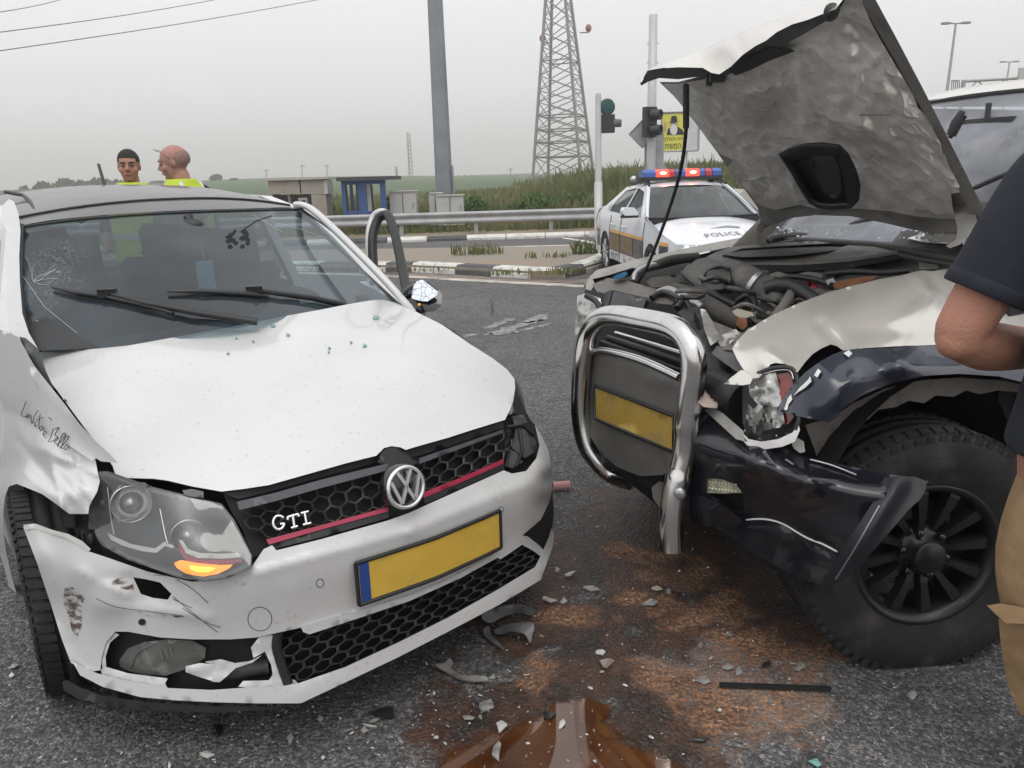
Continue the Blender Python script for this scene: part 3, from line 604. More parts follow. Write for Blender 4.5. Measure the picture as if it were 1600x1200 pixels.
cabinet(683, 724, 304.5, 23.2, 'wide low grey street cabinet at the foot of the big pole')
# ---------------------------------------------------------------- masts, pylon, wires
D = 26.0
bp_ = Y(696, 330, D); tp_ = Y(679, 0, D); t = thing('power_pole', 'thick tapered grey steel power pole rising behind the cabinets', 'pole', (bp_.x, D, 0))
ax_ = (tp_-bp_).normalized(); m = MB(); up_ = Vector((0, 0, 1)); m.lathe((bp_.x, D, -.2), up_, [(0, .29), (1.6, .275), (7, .232), (15, .17)], 8, smooth=False); m.build('shaft', mat('weathered pole steel', (.23, .25, .27), .6, metal=.2, var=.15, scale=1.5), t)
m = MB(); m.tube([(bp_.x+.30, D-.1, 0), (bp_.x+.30, D-.1, 1.9)], .03, 6); m.build('conduit', GALV, t)
PY = mat('pylon steel', (0.24, 0.24, 0.235), 0.7, metal=0.2, var=0.1)
D = 88.0
def pyl_r(py): return (1.0+ (py/278.0)*2.62)      # half diagonal at an image row
ctr = [Y(880.0 - 0.0*py, py, D) for py in (278, 0)]
zb = Y(881, 279, D).z; zt = Y(881, 0, D).z; cxb = Y(881, 279, D).x
t = thing('power_pylon', 'tall grey lattice power pylon with red marker balls', 'pylon', (cxb, D, zb-1.6))
an_ = math.radians(24)
def leg(k, z):
    fz = (zt-z)/(zt-zb); r = (38/2+(97-38)/2*fz)*D/FPX*1.08; a = an_+k*PI/2; return Vector((cxb-0.35*(1-fz)+math.cos(a)*r, D+math.sin(a)*r, z))
for k in range(4):
    m = MB(); m.tube([leg(k, zb-1.7), leg(k, zt+9)], .16, 4, flat=1); m.build('leg', PY, t)
rows = [0, 28, 52, 74, 96, 119, 142, 160, 181, 203, 222, 245, 279]; zs = [Y(881, r, D).z for r in rows]; zs = [zt+2.2]+zs
for i in range(len(zs)-1):
    for k in range(4):
        a, b = zs[i], zs[i+1]
        for p, q in ((leg(k, a), leg((k+1) % 4, b)), (leg((k+1) % 4, a), leg(k, b))):
            m = MB(); m.tube([p, q], .055, 4); m.build('brace', PY, t)
        if i in (8, 9, 10, 11, 4):
            m = MB(); m.tube([leg(k, b), leg((k+1) % 4, b)], .07, 4); m.build('girt', PY, t)
RED = mat('faded red marker', (0.30, 0.085, 0.07), 0.6)
for bx, by, ex, ey in [(847.5, 60, 856, 66), (919.5, 44, 906, 51)]:
    m = MB(); p = Y(bx, by, D); q = Y(ex, ey, D); m.tube([p, Vector((p.x, p.y, q.z)), q], .07, 5); m.build('bracket', PY, t)
    m = MB(); m.sphere(p, .32, 12, 8, (1, 1, 1.25)); m.build('marker_ball', RED, t)
def lattice_mast(name, label, px, py0, py1, D, w0, w1, ant=True):
    b = Y(px, py1, D); tp = Y(px, py0, D); t = thing(name, label, 'mast', (b.x, D, b.z))
    k0, k1 = w0*D/FPX/2, w1*D/FPX/2; H_ = tp.z-b.z
    def c(k, f): a = k*2*PI/3+.4; r = k0+(k1-k0)*f; return Vector((b.x+math.cos(a)*r, D+math.sin(a)*r, b.z+H_*f))
    for k in range(3): m = MB(); m.tube([c(k, 0), c(k, 1)], D*.00045, 4); m.build('leg', PY, t)
    m = MB()
    for i in range(12):
        for k in range(3): m.tube([c(k, i/12), c((k+1) % 3, (i+1)/12)], D*.0003, 4)
    m.build('lattice', PY, t)
    if ant:
        for f in (.82, .88, .94):
            for k in range(3): m = MB(); p = c(k, f); m.box(p, D*.0012, D*.0012, H_*.05); m.build('antenna_panel', CAB, t)
lattice_mast('radio_mast', 'tall slim radio mast with antennas left of the big pole', 642, 207, 279, 260, 7, 5)
lattice_mast('radio_mast', 'short thin mast just left of the tall radio mast', 620, 260, 279, 260, 3, 3)
for i, (px, p0, p1, lb) in enumerate([(472, 257, 285, 'thin distant pole above the beige shelter'), (511, 257, 283, 'thin distant pole above the gap left of the booth'), (416, 264, 286, 'faint distant pole at the left of the beige shelter'), (798, 262, 279, 'faint distant pole left of the pylon')]):
    D = 190; b = Y(px, p1, D); tp = Y(px, p0, D); t = thing('distant_pole', lb, 'pole', (b.x, D, b.z), 'thin poles on the horizon'); m = MB(); m.tube([b, tp], .10, 5); m.build('shaft', PY, t); m = MB(); m.tube([tp+Vector((-.7, 0, -.4)), tp+Vector((.7, 0, -.4))], .06, 4); m.build('crossarm', PY, t)
t = thing('warehouse', 'long low white warehouse on the horizon left of the pylon', 'building', (Y(770, 277, 300).x, 300, 0))
m = MB(); pbox(733, 842, 273.5, 281, 300, 25, m); m.build('wall', mat('far white wall', (.5, .5, .5), .8), t); m = MB(); pbox(732, 843, 271.8, 273.6, 299, 27, m); m.build('roof', mat('far grey roof', (.36, .36, .37), .8), t)
for i in range(7):
    m = MB(); pbox(738+i*14, 746+i*14, 275, 278, 299.8, .3, m); m.build('window', mat('far dark window', (.2, .21, .22), .5), t)
WIRE = mat('power cable', (0.05, 0.05, 0.055), 0.6)
for pa, pb, lb in [((-60, 27), (110, -5), 'topmost overhead wire in the upper left corner'), ((-60, 58), (360, -5), 'middle overhead wire across the upper left sky'), ((-60, 88), (520, -5), 'lowest overhead wire across the upper left sky')]:
    a = U(*pa, 30); b = U(*pb, 52); m = MB(); pts = [a+(b-a)*(i/16)+Vector((0, 0, -0.12*math.sin(PI*i/16))) for i in range(-6, 26)]; m.tube(pts, .019, 5); tag(m.build('overhead_wire', WIRE), lb, 'wire', 'overhead wires')
# ---------------------------------------------------------------- traffic signals, signs
POLE = mat('pale galvanised pole', (0.47, 0.48, 0.48), 0.5, metal=0.2, var=0.06)
SIGB = mat('signal black', (0.02, 0.022, 0.024), 0.5)
b = G(935, 377, .1); D = b.y; k = D/FPX*1.0; tp = Y(933, 150, D)
t = thing('traffic_signal', 'slim grey signal pole with green round back and black lamp box', 'traffic light', (b.x, D, .1))
m = MB(); m.lathe((b.x, D, .05), (0, 0, 1), [(0, .085), (1.25, .085), (1.25, .085), (1.3, .068), (tp.z-.05, .06), (tp.z, .05)], 14); m.build('pole', POLE, t)
m = MB(); m.lathe((b.x, D, .05), (0, 0, 1), [(0, .16), (.03, .16), (.03, .09)], 14); m.build('base_plate', GALV, t)
c = Y(948.5, 167, D); m = MB(); m.lathe(c+Vector((0, .05, 0)), (0.25, -1, 0), [(-.02, .001), (-.02, .15), (0, .165), (.05, .165), (.06, .14), (.055, .001)], 24); m.build('round_back', mat('signal green', (0.015, 0.07, 0.07), .5), t)
c = Y(949, 193, D); m = MB(); m.box(c+Vector((0, .1, 0)), .31, .22, .36); m.build('lamp_box', SIGB, t)
c = Y(961, 192, D); m = MB(); m.lathe(c+Vector((-.02, .05, 0)), (1, -.15, -.05), [(0, .085), (.16, .075), (.16, .07), (.02, .078)], 16); m.build('hood', mat('faded hood', (.10, .11, .10), .6), t)
m = MB(); m.tube([Y(940, 205, D), Y(938, 180, D), Y(939, 178, D)], .02, 6); m.build('bracket', SIGB, t)
D2 = 19.0; b = Y(1014, 330, D2); tp = Y(1019.5, 23, D2)
t = thing('traffic_signal', 'thick tall pale pole with black two lamp signal behind the police car', 'traffic light', (b.x, D2, 0))
m = MB(); m.lathe((b.x+.03, D2, 0), (0, 0, 1), [(0, .11), (2.5, .105), (tp.z, .095), (tp.z+.001, .001)], 16); m.build('pole', POLE, t)
for z in (3.9, 4.3): m = MB(); m.tube([(b.x-.1, D2, z), (b.x+.16, D2, z)], .012, 6); m.build('bolt', GALV, t)
m = MB(); c = Y(1015, 191, D2-.15); m.box(c, .30, .16, .66, (Vector((1, .5, 0)), Vector((-.5, 1, 0)), Vector((0, 0, 1)))); m.build('lamp_box', SIGB, t)
for py in (179, 203):
    c = Y(1022, py, D2-.25); m = MB(); m.lathe(c, (.9, -.6, -.06), [(-.06, .12), (.17, .115), (.17, .105), (0, .108), (-.02, .001)], 16); m.build('hood', SIGB, t)
SIGNBK = mat('grey sign back', (.36, .37, .37), .6, metal=.2)
t = thing('road_sign', 'diamond shaped road sign seen from behind left of the signal', 'road sign', Y(995, 209, D2), None)
c = Y(1004, 209, D2+.1); q = 21*D2/FPX; m = MB(); m.prism([c+Vector((-q, 0, 0)), c+Vector((0, 0, -q)), c+Vector((q, 0, 0)), c+Vector((0, 0, q))], (0, .01, 0)); m.build('plate', SIGNBK, t)
m = MB(); 
for i in range(4):
    a = [c+Vector((-q, -.012, 0)), c+Vector((0, -.012, -q)), c+Vector((q, -.012, 0)), c+Vector((0, -.012, q))]; m.tube([a[i]*.97+c*.03, a[(i+1) % 4]*.97+c*.03], .015, 4)
m.build('rim', GALV, t)
t = thing('road_sign', 'square grey road sign back on the signal pole', 'road sign', Y(1020, 252, D2))
m = MB(); pbox(1007, 1037, 206, 275, D2+.15, .01, m); m.build('plate', SIGNBK, t); m = MB(); pbox(1012, 1033, 231, 234, D2+.13, .02, m); m.build('bracket', GALV, t)
t = thing('road_sign', 'eight sided sign back low on the signal pole above the light bar', 'road sign', Y(1025, 262, D2))
c = Y(1024, 277, D2+.2); q = .34; m = MB(); m.prism([c+Vector((math.cos(PI/8+i*PI/4)*q*.92, 0, math.sin(PI/8+i*PI/4)*q*1.35)) for i in range(8)], (0, .01, 0)); m.build('plate', SIGNBK, t); m = MB(); pbox(1027, 1033, 247, 252, D2+.17, .02, m); m.build('sticker', CAB, t)
# poster board
D = 21.5
t = thing('poster_board', 'white framed roadside board with yellow Hebrew poster of a bearded man', 'sign', (Y(1073, 300, D).x, D, 0))
m = MB(); x0, x1, z0, z1 = pbox(1033, 1092, 175, 236, D, .05, m); m.build('board', mat('white board', (.55, .56, .57), .6), t)
m = MB(); c0, c1 = Vector((x0, D-.02, z0)), Vector((x1, D-.02, z1))
for a, b_2 in (((x0, z0), (x1, z0)), ((x1, z0), (x1, z1)), ((x1, z1), (x0, z1)), ((x0, z1), (x0, z0))): m.tube([(a[0], D-.02, a[1]), (b_2[0], D-.02, b_2[1])], .022, 6)
m.build('frame', GALV, t)
m = MB(); a = Y(1074, 120, D+.12); g_ = Y(1071, 345, D+.12); m.tube([(a.x, D+.12, a.z-1.0), (a.x, D+.12, -.1)], .06, 10); m.build('post', POLE, t)
m = MB(); x0, x1, z0, z1 = pbox(1034.5, 1069, 178, 235, D-.012, .006, m); m.build('poster', mat('yellow poster', (.62, .60, .10), .6, var=.04), t)
def pos(u, v, e=.022): return Vector((x0+(x1-x0)*u, D-e, z0+(z1-z0)*v))
def disc(u, v, ru, rv, e, n=16): return [pos(u+ru*math.cos(2*PI*i/n), v+rv*math.sin(2*PI*i/n), e) for i in range(n)]
m = MB(); 
m.prism([pos(.20, .43), pos(.27, .60), pos(.45, .66), pos(.68, .66), pos(.92, .56), pos(1.0, .43)], (0, .004, 0), mi=0)                # dark coat
m.prism(disc(.52, .70, .15, .14, .026), (0, .004, 0), mi=1)                                                                   # face
m.prism(disc(.52, .57, .17, .15, .028), (0, .004, 0), mi=2)                                                                   # white beard
m.prism([pos(.28, .77, .03), pos(.38, .79, .03), pos(.40, .93, .03), pos(.52, .95, .03), pos(.64, .93, .03), pos(.67, .79, .03), pos(.80, .81, .03), pos(.54, .745, .03)], (0, .004, 0), mi=0)   # hat
m.prism(disc(.13, .66, .07, .12, .026), (0, .004, 0), mi=1)                                                                   # raised hand
m.build('portrait', [SIGB, mat('print skin', (.45, .30, .22), .6), mat('print white', (.62, .62, .60), .6)], t)
for s, vv in (('\u05d9\u05d7\u05d9 \u05d4\u05de\u05dc\u05da', .24), ('\u05d4\u05de\u05e9\u05d9\u05d7', .05)):
    wd = (x1-x0)*(.88 if vv > .1 else .72); u0_ = (1-wd/(x1-x0))/2
    lettering('lettering', s[::-1], lambda u, v, vv=vv, u0_=u0_: pos(u0_, vv, .024)+Vector((u, 0, v)), SIGB, t, wd, (z1-z0)*.14)
# concrete barrier behind the police car
t = thing('concrete_barrier', 'pale concrete barrier block behind the police car bonnet', 'barrier', (Y(1165, 330, 16).x, 16, 0))
m = MB(); m.prism([Vector((Y(1146, 320, 16).x, 16, 0)), Vector((Y(1150, 305, 16).x, 16, .95)), Vector((Y(1163, 300, 16).x, 16, 1.12)), Vector((Y(1180, 305, 16).x, 16, .95)), Vector((Y(1210, 320, 16).x, 16, 0))], (0, 1.5, 0)); m.build('block', mat('pale barrier concrete', (.45, .43, .39), .9, var=.1), t)
# right-hand lamp posts and gantry
def lamp_post(px, p0, D, label):
    tp = Y(px, p0, D); t = thing('lamp_post', label, 'street lamp', (tp.x-.2, D, 0), 'tall lamp posts at the right'); m = MB(); m.tube([(tp.x-.3, D, 0), (tp.x, D, tp.z)], [.16, .08], 8); m.build('pole', GALV, t)
    for s in (-1, 1):
        m = MB(); m.tube([tp, tp+Vector((s*.5, 0, .05))], .05, 6); m.box(tp+Vector((s*.75, 0, .04)), .55, .3, .14); m.build('lamp_head', PY, t)
lamp_post(1493.5, 37, 62, 'tall twin headed lamp post right of the open bonnet'); lamp_post(1577.5, 97, 95, 'smaller distant lamp post above the right van roof line')
D = 55.0
t = thing('sign_gantry', 'grey truss sign gantry over the road at far right', 'gantry', (Y(1506, 150, D).x, D, 0))
m = MB(); c = Y(1506, 125, D); m.tube([(c.x, D, 0), (c.x, D, c.z)], .15, 4); m.build('column', GALV, t)
A = [Y(1506, 127, D), Y(1700, 116, D)]; B_ = [Y(1506, 149, D), Y(1700, 138, D)]; m = MB(); m.tube(A, .09, 6); m.build('chord', GALV, t); m = MB(); m.tube(B_, .09, 6); m.build('chord', GALV, t)
for i in range(9):
    f0, f1 = i/9, (i+1)/9; p, q = (A[0].lerp(A[1], f0), B_[0].lerp(B_[1], f1)) if i % 2 else (B_[0].lerp(B_[1], f0), A[0].lerp(A[1], f1)); m = MB(); m.tube([p, q], .05, 5); m.build('brace', GALV, t)
for px in range(1487, 1500, 3):
    m = MB(); a = Y(px, 126, D); q = Y(px, 157, D); m.tube([a, q], .04, 4); m.build('cage_bar', GALV, t)
for py in (126, 141, 156): m = MB(); m.tube([Y(1487, py, D), Y(1499, py, D)], .05, 4); m.build('cage_rail', GALV, t)
m = MB(); pbox(1592, 1640, 105, 130, D-.3, .15, m); m.build('sign_panel', CAB, t)

# ---------------------------------------------------------------- dusty air
m = MB(); m.box((0, 560, 18.5), 2700, 1400, 39); hz_ = m.build('haze', [], loc=(0, 0, 0)); tag(hz_, kind='stuff')
hm = bpy.data.materials.new('dusty air'); hm.use_nodes = True; t_ = hm.node_tree; t_.nodes.clear(); pv = t_.nodes.new('ShaderNodeVolumePrincipled'); pv.inputs['Color'].default_value = (1.0, 0.968, 0.985, 1); pv.inputs['Density'].default_value = 0.0022; pv.inputs['Anisotropy'].default_value = 0.7
o_ = t_.nodes.new('ShaderNodeOutputMaterial'); t_.links.new(pv.outputs[0], o_.inputs['Volume']); hz_.data.materials.append(hm)
# ================================================================ white hatchback
def PL(*l): return [POLO(*p) for p in l]
WP = mat('dusty white paint', (0.585, 0.587, 0.587), 0.30, coat=0.6, var=0.05, scale=2.2, col2=(0.34, 0.30, 0.26), c2lo=0.60, c2hi=0.74, c2scale=70)
WPS = mat('scuffed white paint', (0.56, 0.56, 0.556), 0.34, coat=0.45, var=0.06, scale=3, col2=(0.36, 0.32, 0.28), c2lo=0.60, c2hi=0.78, c2scale=40)
SCUFF = mat('brown scuff', (0.085, 0.055, 0.045), 0.8, var=0.3, scale=40)
SMEAR, t_, b_, l_ = node_mat('smeared brown scuff'); co_ = N(t_, 'ShaderNodeTexCoord').outputs['Object']; mp_ = N(t_, 'ShaderNodeMapping'); mp_.inputs['Scale'].default_value = (26, 26, 60); l_(co_, mp_.inputs[0])
b_.inputs['Base Color'].default_value = (.10, .065, .05, 1); b_.inputs['Roughness'].default_value = .8; l_(maprange(t_, noise(t_, mp_.outputs[0], 1.0, 7, .72), .47, .62), b_.inputs['Alpha'])
ROOFB = mat('dusty black roof', (0.03, 0.031, 0.036), 0.30, coat=0.5, var=0.1, col2=(0.15, 0.145, 0.14), c2lo=0.30, c2hi=0.85, c2scale=7)
DARKIN = mat('dark cabin trim', (0.022, 0.023, 0.026), 0.8, var=0.1)
SEAT = mat('grey seat cloth', (0.035, 0.036, 0.04), 0.9, var=0.15, scale=20)
ENGD = mat('dark engine void', (0.012, 0.012, 0.013), 0.7, var=0.2)
GREYPL = mat('grey bracket plastic', (0.09, 0.095, 0.10), 0.5, var=0.15, scale=12)
BADGEC = mat('bright badge metal', (0.80, 0.80, 0.80), 0.22, metal=0.75, var=0.05)
REDS = mat('red trim strip', (0.34, 0.02, 0.06), 0.35, coat=0.3)
polo = thing('white_hatchback', 'white hatchback with dusty black roof, crumpled right front and lit amber indicator', 'car', POLO(-1.2, 0, 0))
# ---- bonnet
HOODC = PL((.74, 0, .775), (.66, -.42, .735), (.66, .42, .735), (.50, -.60, .74), (.50, .60, .74), (.3, 0, .90), (.3, -.64, .84), (.3, .66, .835), (.05, 0, .955), (-.1, -.5, .955), (-.1, .5, .955), (-.2, 0, .975), (-.42, -.67, .935)) + [(595, 470, 3.26), (540, 478, 3.10), (620, 474, 3.36), (480, 488, 2.96), (612, 488, 3.30)]
hood_s = Surf(HOODC, bumps=[(430, 640, 130, .012), (130, 650, 40, -.010)], creases=[(600, 500, 690, 585, 14, .008), (690, 585, 786, 655, 14, .008), (150, 560, 330, 760, 18, .004)])
hood = panel('bonnet', [(60, 546), (100, 547), (150, 545), (200, 540), (250, 531), (300, 522), (350, 513), (400, 503), (450, 493), (500, 484), (540, 476), (575, 470), (598, 468), (618, 473), (650, 487), (690, 507), (735, 538), (770, 560), (792, 577), (804, 592), (805, 606), (802, 626), (797, 640), (789, 656), (740, 671), (700, 684), (650, 698), (634, 703), (626, 699), (612, 697), (600, 700), (588, 712), (540, 724), (480, 741), (420, 758), (380, 764), (346, 768), (300, 760), (262, 751), (240, 748), (205, 747), (182, 747), (176, 728), (150, 692), (120, 652), (98, 622), (80, 598), (66, 578), (57, 558)], hood_s, WP, polo, 13, .012)
# ---- windscreen, roof and pillars
WSC = PL((-.87, 0, 1.375), (-.95, -.55, 1.335), (-.95, .55, 1.335), (-.5, 0, 1.175), (-.66, -.62, 1.12), (-.66, .62, 1.12), (-.12, 0, .955), (-.42, -.68, .93), (-.42, .68, .93))
ws_s = Surf(WSC)
WSG = glass('windscreen glass', (0.68, 0.86, 0.92), 0.55, 0.02, (0.34, 0.44, 0.52), 0.06, 3.0)  # bluish film colour stands for dust and reflected sky
t_ = WSG.node_tree; co_ = N(t_, 'ShaderNodeTexCoord').outputs['Object']; acc_ = None          # crazed glass at the two lower corners
for (x_, y_, r_) in ((55, 440, .30), (90, 400, .20), (590, 445, .16), (560, 405, .12)):
    c_ = ws_s(x_, y_)-POLO(-1.2, 0, 0); d_ = N(t_, 'ShaderNodeVectorMath', operation='DISTANCE'); t_.links.new(co_, d_.inputs[0]); d_.inputs[1].default_value = tuple(c_); k_ = maprange(t_, d_.outputs['Value'], r_*.15, r_, 1, 0); acc_ = k_ if acc_ is None else mth(t_, 'MAXIMUM', acc_, k_)
v_ = N(t_, 'ShaderNodeTexVoronoi', feature='DISTANCE_TO_EDGE'); v_.inputs['Scale'].default_value = 55; t_.links.new(co_, v_.inputs['Vector']); ed_ = maprange(t_, v_.outputs['Distance'], .02, .10, 1, 0)
nn_ = noise(t_, co_, 45, 4, .7); msk_ = mth(t_, 'MULTIPLY', maprange(t_, mth(t_, 'ADD', acc_, mth(t_, 'SUBTRACT', noise(t_, co_, 7, 5, .65), .5)), .35, .85), mth(t_, 'ADD', mth(t_, 'MULTIPLY', ed_, .10), maprange(t_, nn_, .62, .72, 0, .32)))
dfc_ = N(t_, 'ShaderNodeBsdfDiffuse'); dfc_.inputs[0].default_value = (.55, .62, .64, 1); om_ = [n for n in t_.nodes if n.type == 'OUTPUT_MATERIAL'][0]; prev_ = om_.inputs[0].links[0].from_socket; ms_ = N(t_, 'ShaderNodeMixShader'); t_.links.new(msk_, ms_.inputs[0]); t_.links.new(prev_, ms_.inputs[1]); t_.links.new(dfc_.outputs[0], ms_.inputs[2]); t_.links.new(ms_.outputs[0], om_.inputs[0])
panel('windscreen', [(36, 352), (80, 345), (150, 338), (220, 333), (300, 329), (380, 327), (440, 325), (468, 326), (500, 348), (540, 384), (580, 425), (612, 462), (620, 475), (600, 471), (575, 474), (540, 480), (500, 488), (450, 497), (400, 507), (350, 517), (300, 526), (250, 535), (200, 544), (150, 549), (100, 551), (61, 550), (42, 520), (34, 470), (32, 400)], ws_s, WSG, polo, 24, 0)
m = MB(); q = spline([(36, 352), (120, 341), (220, 333), (330, 328), (468, 325)], 5); m.tube([ws_s(a, b+2, -.004) for a, b in q], .005, 6); m.tube([ws_s(a, b, -.003) for a, b in spline([(34, 353), (31, 400), (33, 470), (42, 520), (60, 548)], 4)], .012, 6); m.tube([ws_s(a, b, -.002) for a, b in spline([(469, 326), (520, 364), (580, 424), (618, 474)], 4)], .007, 6); m.build('windscreen_seal', BLACK, polo)
CRK = mat('crack white', (0.55, 0.60, 0.62), 0.5)
m = MB()
for base, n, ln in [((52, 440), 9, 60), ((590, 440), 12, 45), ((570, 410), 8, 40)]:
    for i in range(n):
        a = random.uniform(0, 2*PI); x, y = base; pts = [(x, y)]
        for k in range(3): a += random.uniform(-.5, .5); x += math.cos(a)*ln*random.uniform(.1, .35); y += math.sin(a)*ln*random.uniform(.1, .3); pts.append((x, y))
        if all(36 < p[0] < 600 and p[1] > 355 and p[1] < 520 for p in pts) and not any(p[0] > 440 and p[1] < 330+(p[0]-470)*1.0+10 for p in pts): m.tube([ws_s(*p, -.002) for p in pts], .0007, 3)
for l_ in [[(35, 430), (70, 480), (120, 520)], [(385, 340), (420, 345), (470, 358), (520, 376)], [(395, 335), (440, 362)], [(55, 500), (100, 520), (140, 535)]]: m.tube([ws_s(*p, -.002) for p in l_], .0009, 4)
tag(m.build('glass_cracks', CRK, polo), kind='stuff')
rows = [(-.85, 1.385, 1.345, .545), (-1.0, 1.425, 1.375, .57), (-1.3, 1.468, 1.41, .59), (-1.7, 1.497, 1.437, .60), (-2.2, 1.505, 1.44, .595), (-2.7, 1.49, 1.425, .575), (-3.05, 1.46, 1.395, .55), (-3.15, 1.43, 1.37, .53)]
m = MB(); rr_ = [[POLO(a-.10*(b*b), b*wd, zc+(ze-zc)*abs(b)**2.2) for b in np.linspace(-1, 1, 15)] for a, zc, ze, wd in rows]
fe = spline([(34, 352), (80, 344), (150, 337), (220, 332), (300, 328), (380, 326), (440, 324), (469, 325)], 10); rr_[0] = [ws_s(*fe[int(round(i*(len(fe)-1)/14))], -.012) for i in range(15)]; m.loft(rr_, False); m.loft([[p-Vector((0, 0, .012)) for p in r] for r in rr_[1:]], False); m.build('roof', ROOFB, polo)
m = MB(); m.tube([POLO(-1.03-.10*(b*b), b*.572, 1.434-.052*abs(b)**2.2) for b in np.linspace(-1, 1, 20)], .005, 5); m.build('roof_seam', BLACK, polo)
pil_s = Surf(PL((-.95, -.60, 1.34), (-.66, -.68, 1.13), (-.42, -.74, .94), (-1.2, -.66, 1.38)))
panel('pillar', [(2, 330), (6, 318), (14, 311), (22, 315), (29, 334), (32, 360), (30, 400), (31, 440), (35, 490), (45, 520), (60, 546), (50, 556), (32, 532), (8, 512), (4, 470), (7, 400), (6, 350)], pil_s, WP, polo, 12, .03)
pil2 = Surf(PL((-.95, .585, 1.345), (-.66, .655, 1.13), (-.42, .72, .94)))
m = MB(); m.tube([pil2(a, b) for a, b in spline([(462, 320), (480, 323), (505, 342), (560, 395), (610, 447), (646, 489)], 5)], .016, 8, flat=1.0); m.build('pillar', WP, polo)
def side(sgn, door_open):
    def Bz(a, z):
        t = 0.835 if z < .6 else (.835-(z-.6)*.10 if z < .93 else .80-(z-.93)*.42)
        return sgn*(t-(.06 if a < -2.9 else 0))
    arch = [(-2.47+.35*math.cos(t), .30+.35*math.sin(t)) for t in np.linspace(PI*1.05, -.05*PI, 11)]
    o = [(-.42, .20), (-.42, .93), (-.66, 1.10), (-.98, 1.345), (-1.4, 1.425), (-2.2, 1.445), (-2.9, 1.42), (-3.1, 1.36), (-3.2, .95), (-3.24, .62), (-3.18, .28)]+arch+[(-2.1, .20)]
    w2 = [(-1.62, .97), (-1.60, 1.36), (-2.2, 1.375), (-2.6, 1.28), (-2.72, 1.08), (-2.68, .98)]
    w1 = [(-.52, .97), (-1.02, 1.30), (-1.35, 1.355), (-1.52, 1.36), (-1.52, .97)]
    if door_open: w1 = [(-.50, .32), (-.50, .95), (-1.0, 1.31), (-1.35, 1.365), (-1.54, 1.37), (-1.56, .32)]
    V, T = tri(o, [w1, w2], .12); m = MB(); A = [POLO(a, Bz(a, z), z) for a, z in V]; Bk = [POLO(a, Bz(a, z)-sgn*.05, z) for a, z in V]
    m.add(A, T); m.add(Bk, T)
    for h in (w1, w2, o):
        d = dens(h, .12); m.add([POLO(a, Bz(a, z), z) for a, z in d]+[POLO(a, Bz(a, z)-sgn*.05, z) for a, z in d], [(i, (i+1) % len(d), len(d)+(i+1) % len(d), len(d)+i) for i in range(len(d))], False)
    m.build('body_side', WP, polo, fix=False)
    TG_ = glass('side glass', (0.75, 0.85, 0.85), 0.6, 0.02, (0.4, 0.42, 0.42), 0.05)
    for h in ([w2] if door_open else [w1, w2]):
        m = MB(); m.add([POLO(a, Bz(a, z)-sgn*.025, z) for a, z in h], [tuple(range(len(h)))], False); m.build('side_window', TG_, polo)
side(-1, False); side(1, True)
m = MB()                                                                # rear end
rr_ = [[POLO(a, b*w_, z) for b in np.linspace(-1, 1, 9)] for a, w_, z in [(-3.17, .55, 1.37), (-3.24, .62, 1.22), (-3.28, .70, .97), (-3.32, .76, .80), (-3.34, .78, .6), (-3.30, .78, .28)]]
m.loft(rr_[2:], False); m.build('tailgate', WP, polo)
m = MB(); m.loft(rr_[:3], False); m.build('rear_window', glass('rear glass', (0.7, 0.8, 0.8), 0.55), polo)
m = MB()
for a, b, z, sx_, sy_, sz_ in [(-1.35, 0, .18, 3.6, 1.5, .06), (-.05, 0, .26, .6, .9, .10)]: m.box(POLO(a, b, z), sx_, sy_, sz_, (POLO.f, POLO.l, Vector((0, 0, 1))))
m.prism([POLO(a, b, .205) for a, b in ((.60, -.3), (.60, .3), (.42, .58), (.05, .66), (-.5, .66), (-.5, -.66), (.05, -.66), (.42, -.58))], (0, 0, .03)); m.build('floor_pan', ENGD, polo)  # tapered front tray added to deepen the shade under the nose
m = MB(); ax_ = (POLO.f, POLO.l, Vector((0, 0, 1))); m.box(POLO(-.32, 0, .54), .06, 1.30, .60, ax_); m.build('bulkhead', ENGD, polo)
m = MB()                                                                # dashboard
rr_ = [[POLO(a, b, z-.05*abs(b)**2+(.035 if .15 < b < .55 and a < -.45 else 0)) for b in np.linspace(-.70, .70, 15)] for a, z in [(-.22, .90), (-.35, .925), (-.5, .95), (-.62, .955), (-.68, .92), (-.68, .6)]]
m.loft(rr_, False); m.build('dashboard', DARKIN, polo)
def seat(a, b, wd):
    m = MB(); 
    def sl(pts, w_): m.loft([[POLO(a+p[0]+dx, b+y*w_, p[1]+dz) for y, dx, dz in ((-1, 0, 0), (-.9, .05, .05), (0, .035, .035), (.9, .05, .05), (1, 0, 0), (.9, -.06, -.03), (-.9, -.06, -.03))] for p in pts], True, True)
    sl([(.40, .42), (.2, .46), (0, .44)], wd); sl([(-.02, .45), (-.06, .7), (-.14, 1.0), (-.17, 1.06)], wd*.95); sl([(-.15, 1.08), (-.17, 1.2), (-.18, 1.24)], wd*.55)
    m.build('seat', SEAT, polo)
seat(-1.25, -.36, .25); seat(-1.25, .36, .25); seat(-2.15, -.36, .33); seat(-2.15, .36, .33)
m = MB(); cW = POLO(-.80, .36, .86); m.tube([cW+POLO.l*(.185*math.cos(t))+(Vector((0, 0, 1))*.93+POLO.f*.36)*(.185*math.sin(t)) for t in np.linspace(0, 2*PI, 25)], .016, 8); m.tube([cW-POLO.l*.18, cW+POLO.l*.18], .022, 6); m.tube([cW, cW-Vector((0, 0, .17))], .02, 6); m.build('steering_wheel', BLACK, polo)
m = MB(); c = POLO(-.80, 0, 1.30); m.sphere(POLO(-.82, 0, 1.325), .045, 12, 8, (1.2, .6, .7)); m.tube([POLO(-.82, 0, 1.33), POLO(-.84, 0, 1.365)], .02, 8); m.build('rear_view_mirror', BLACK, polo)
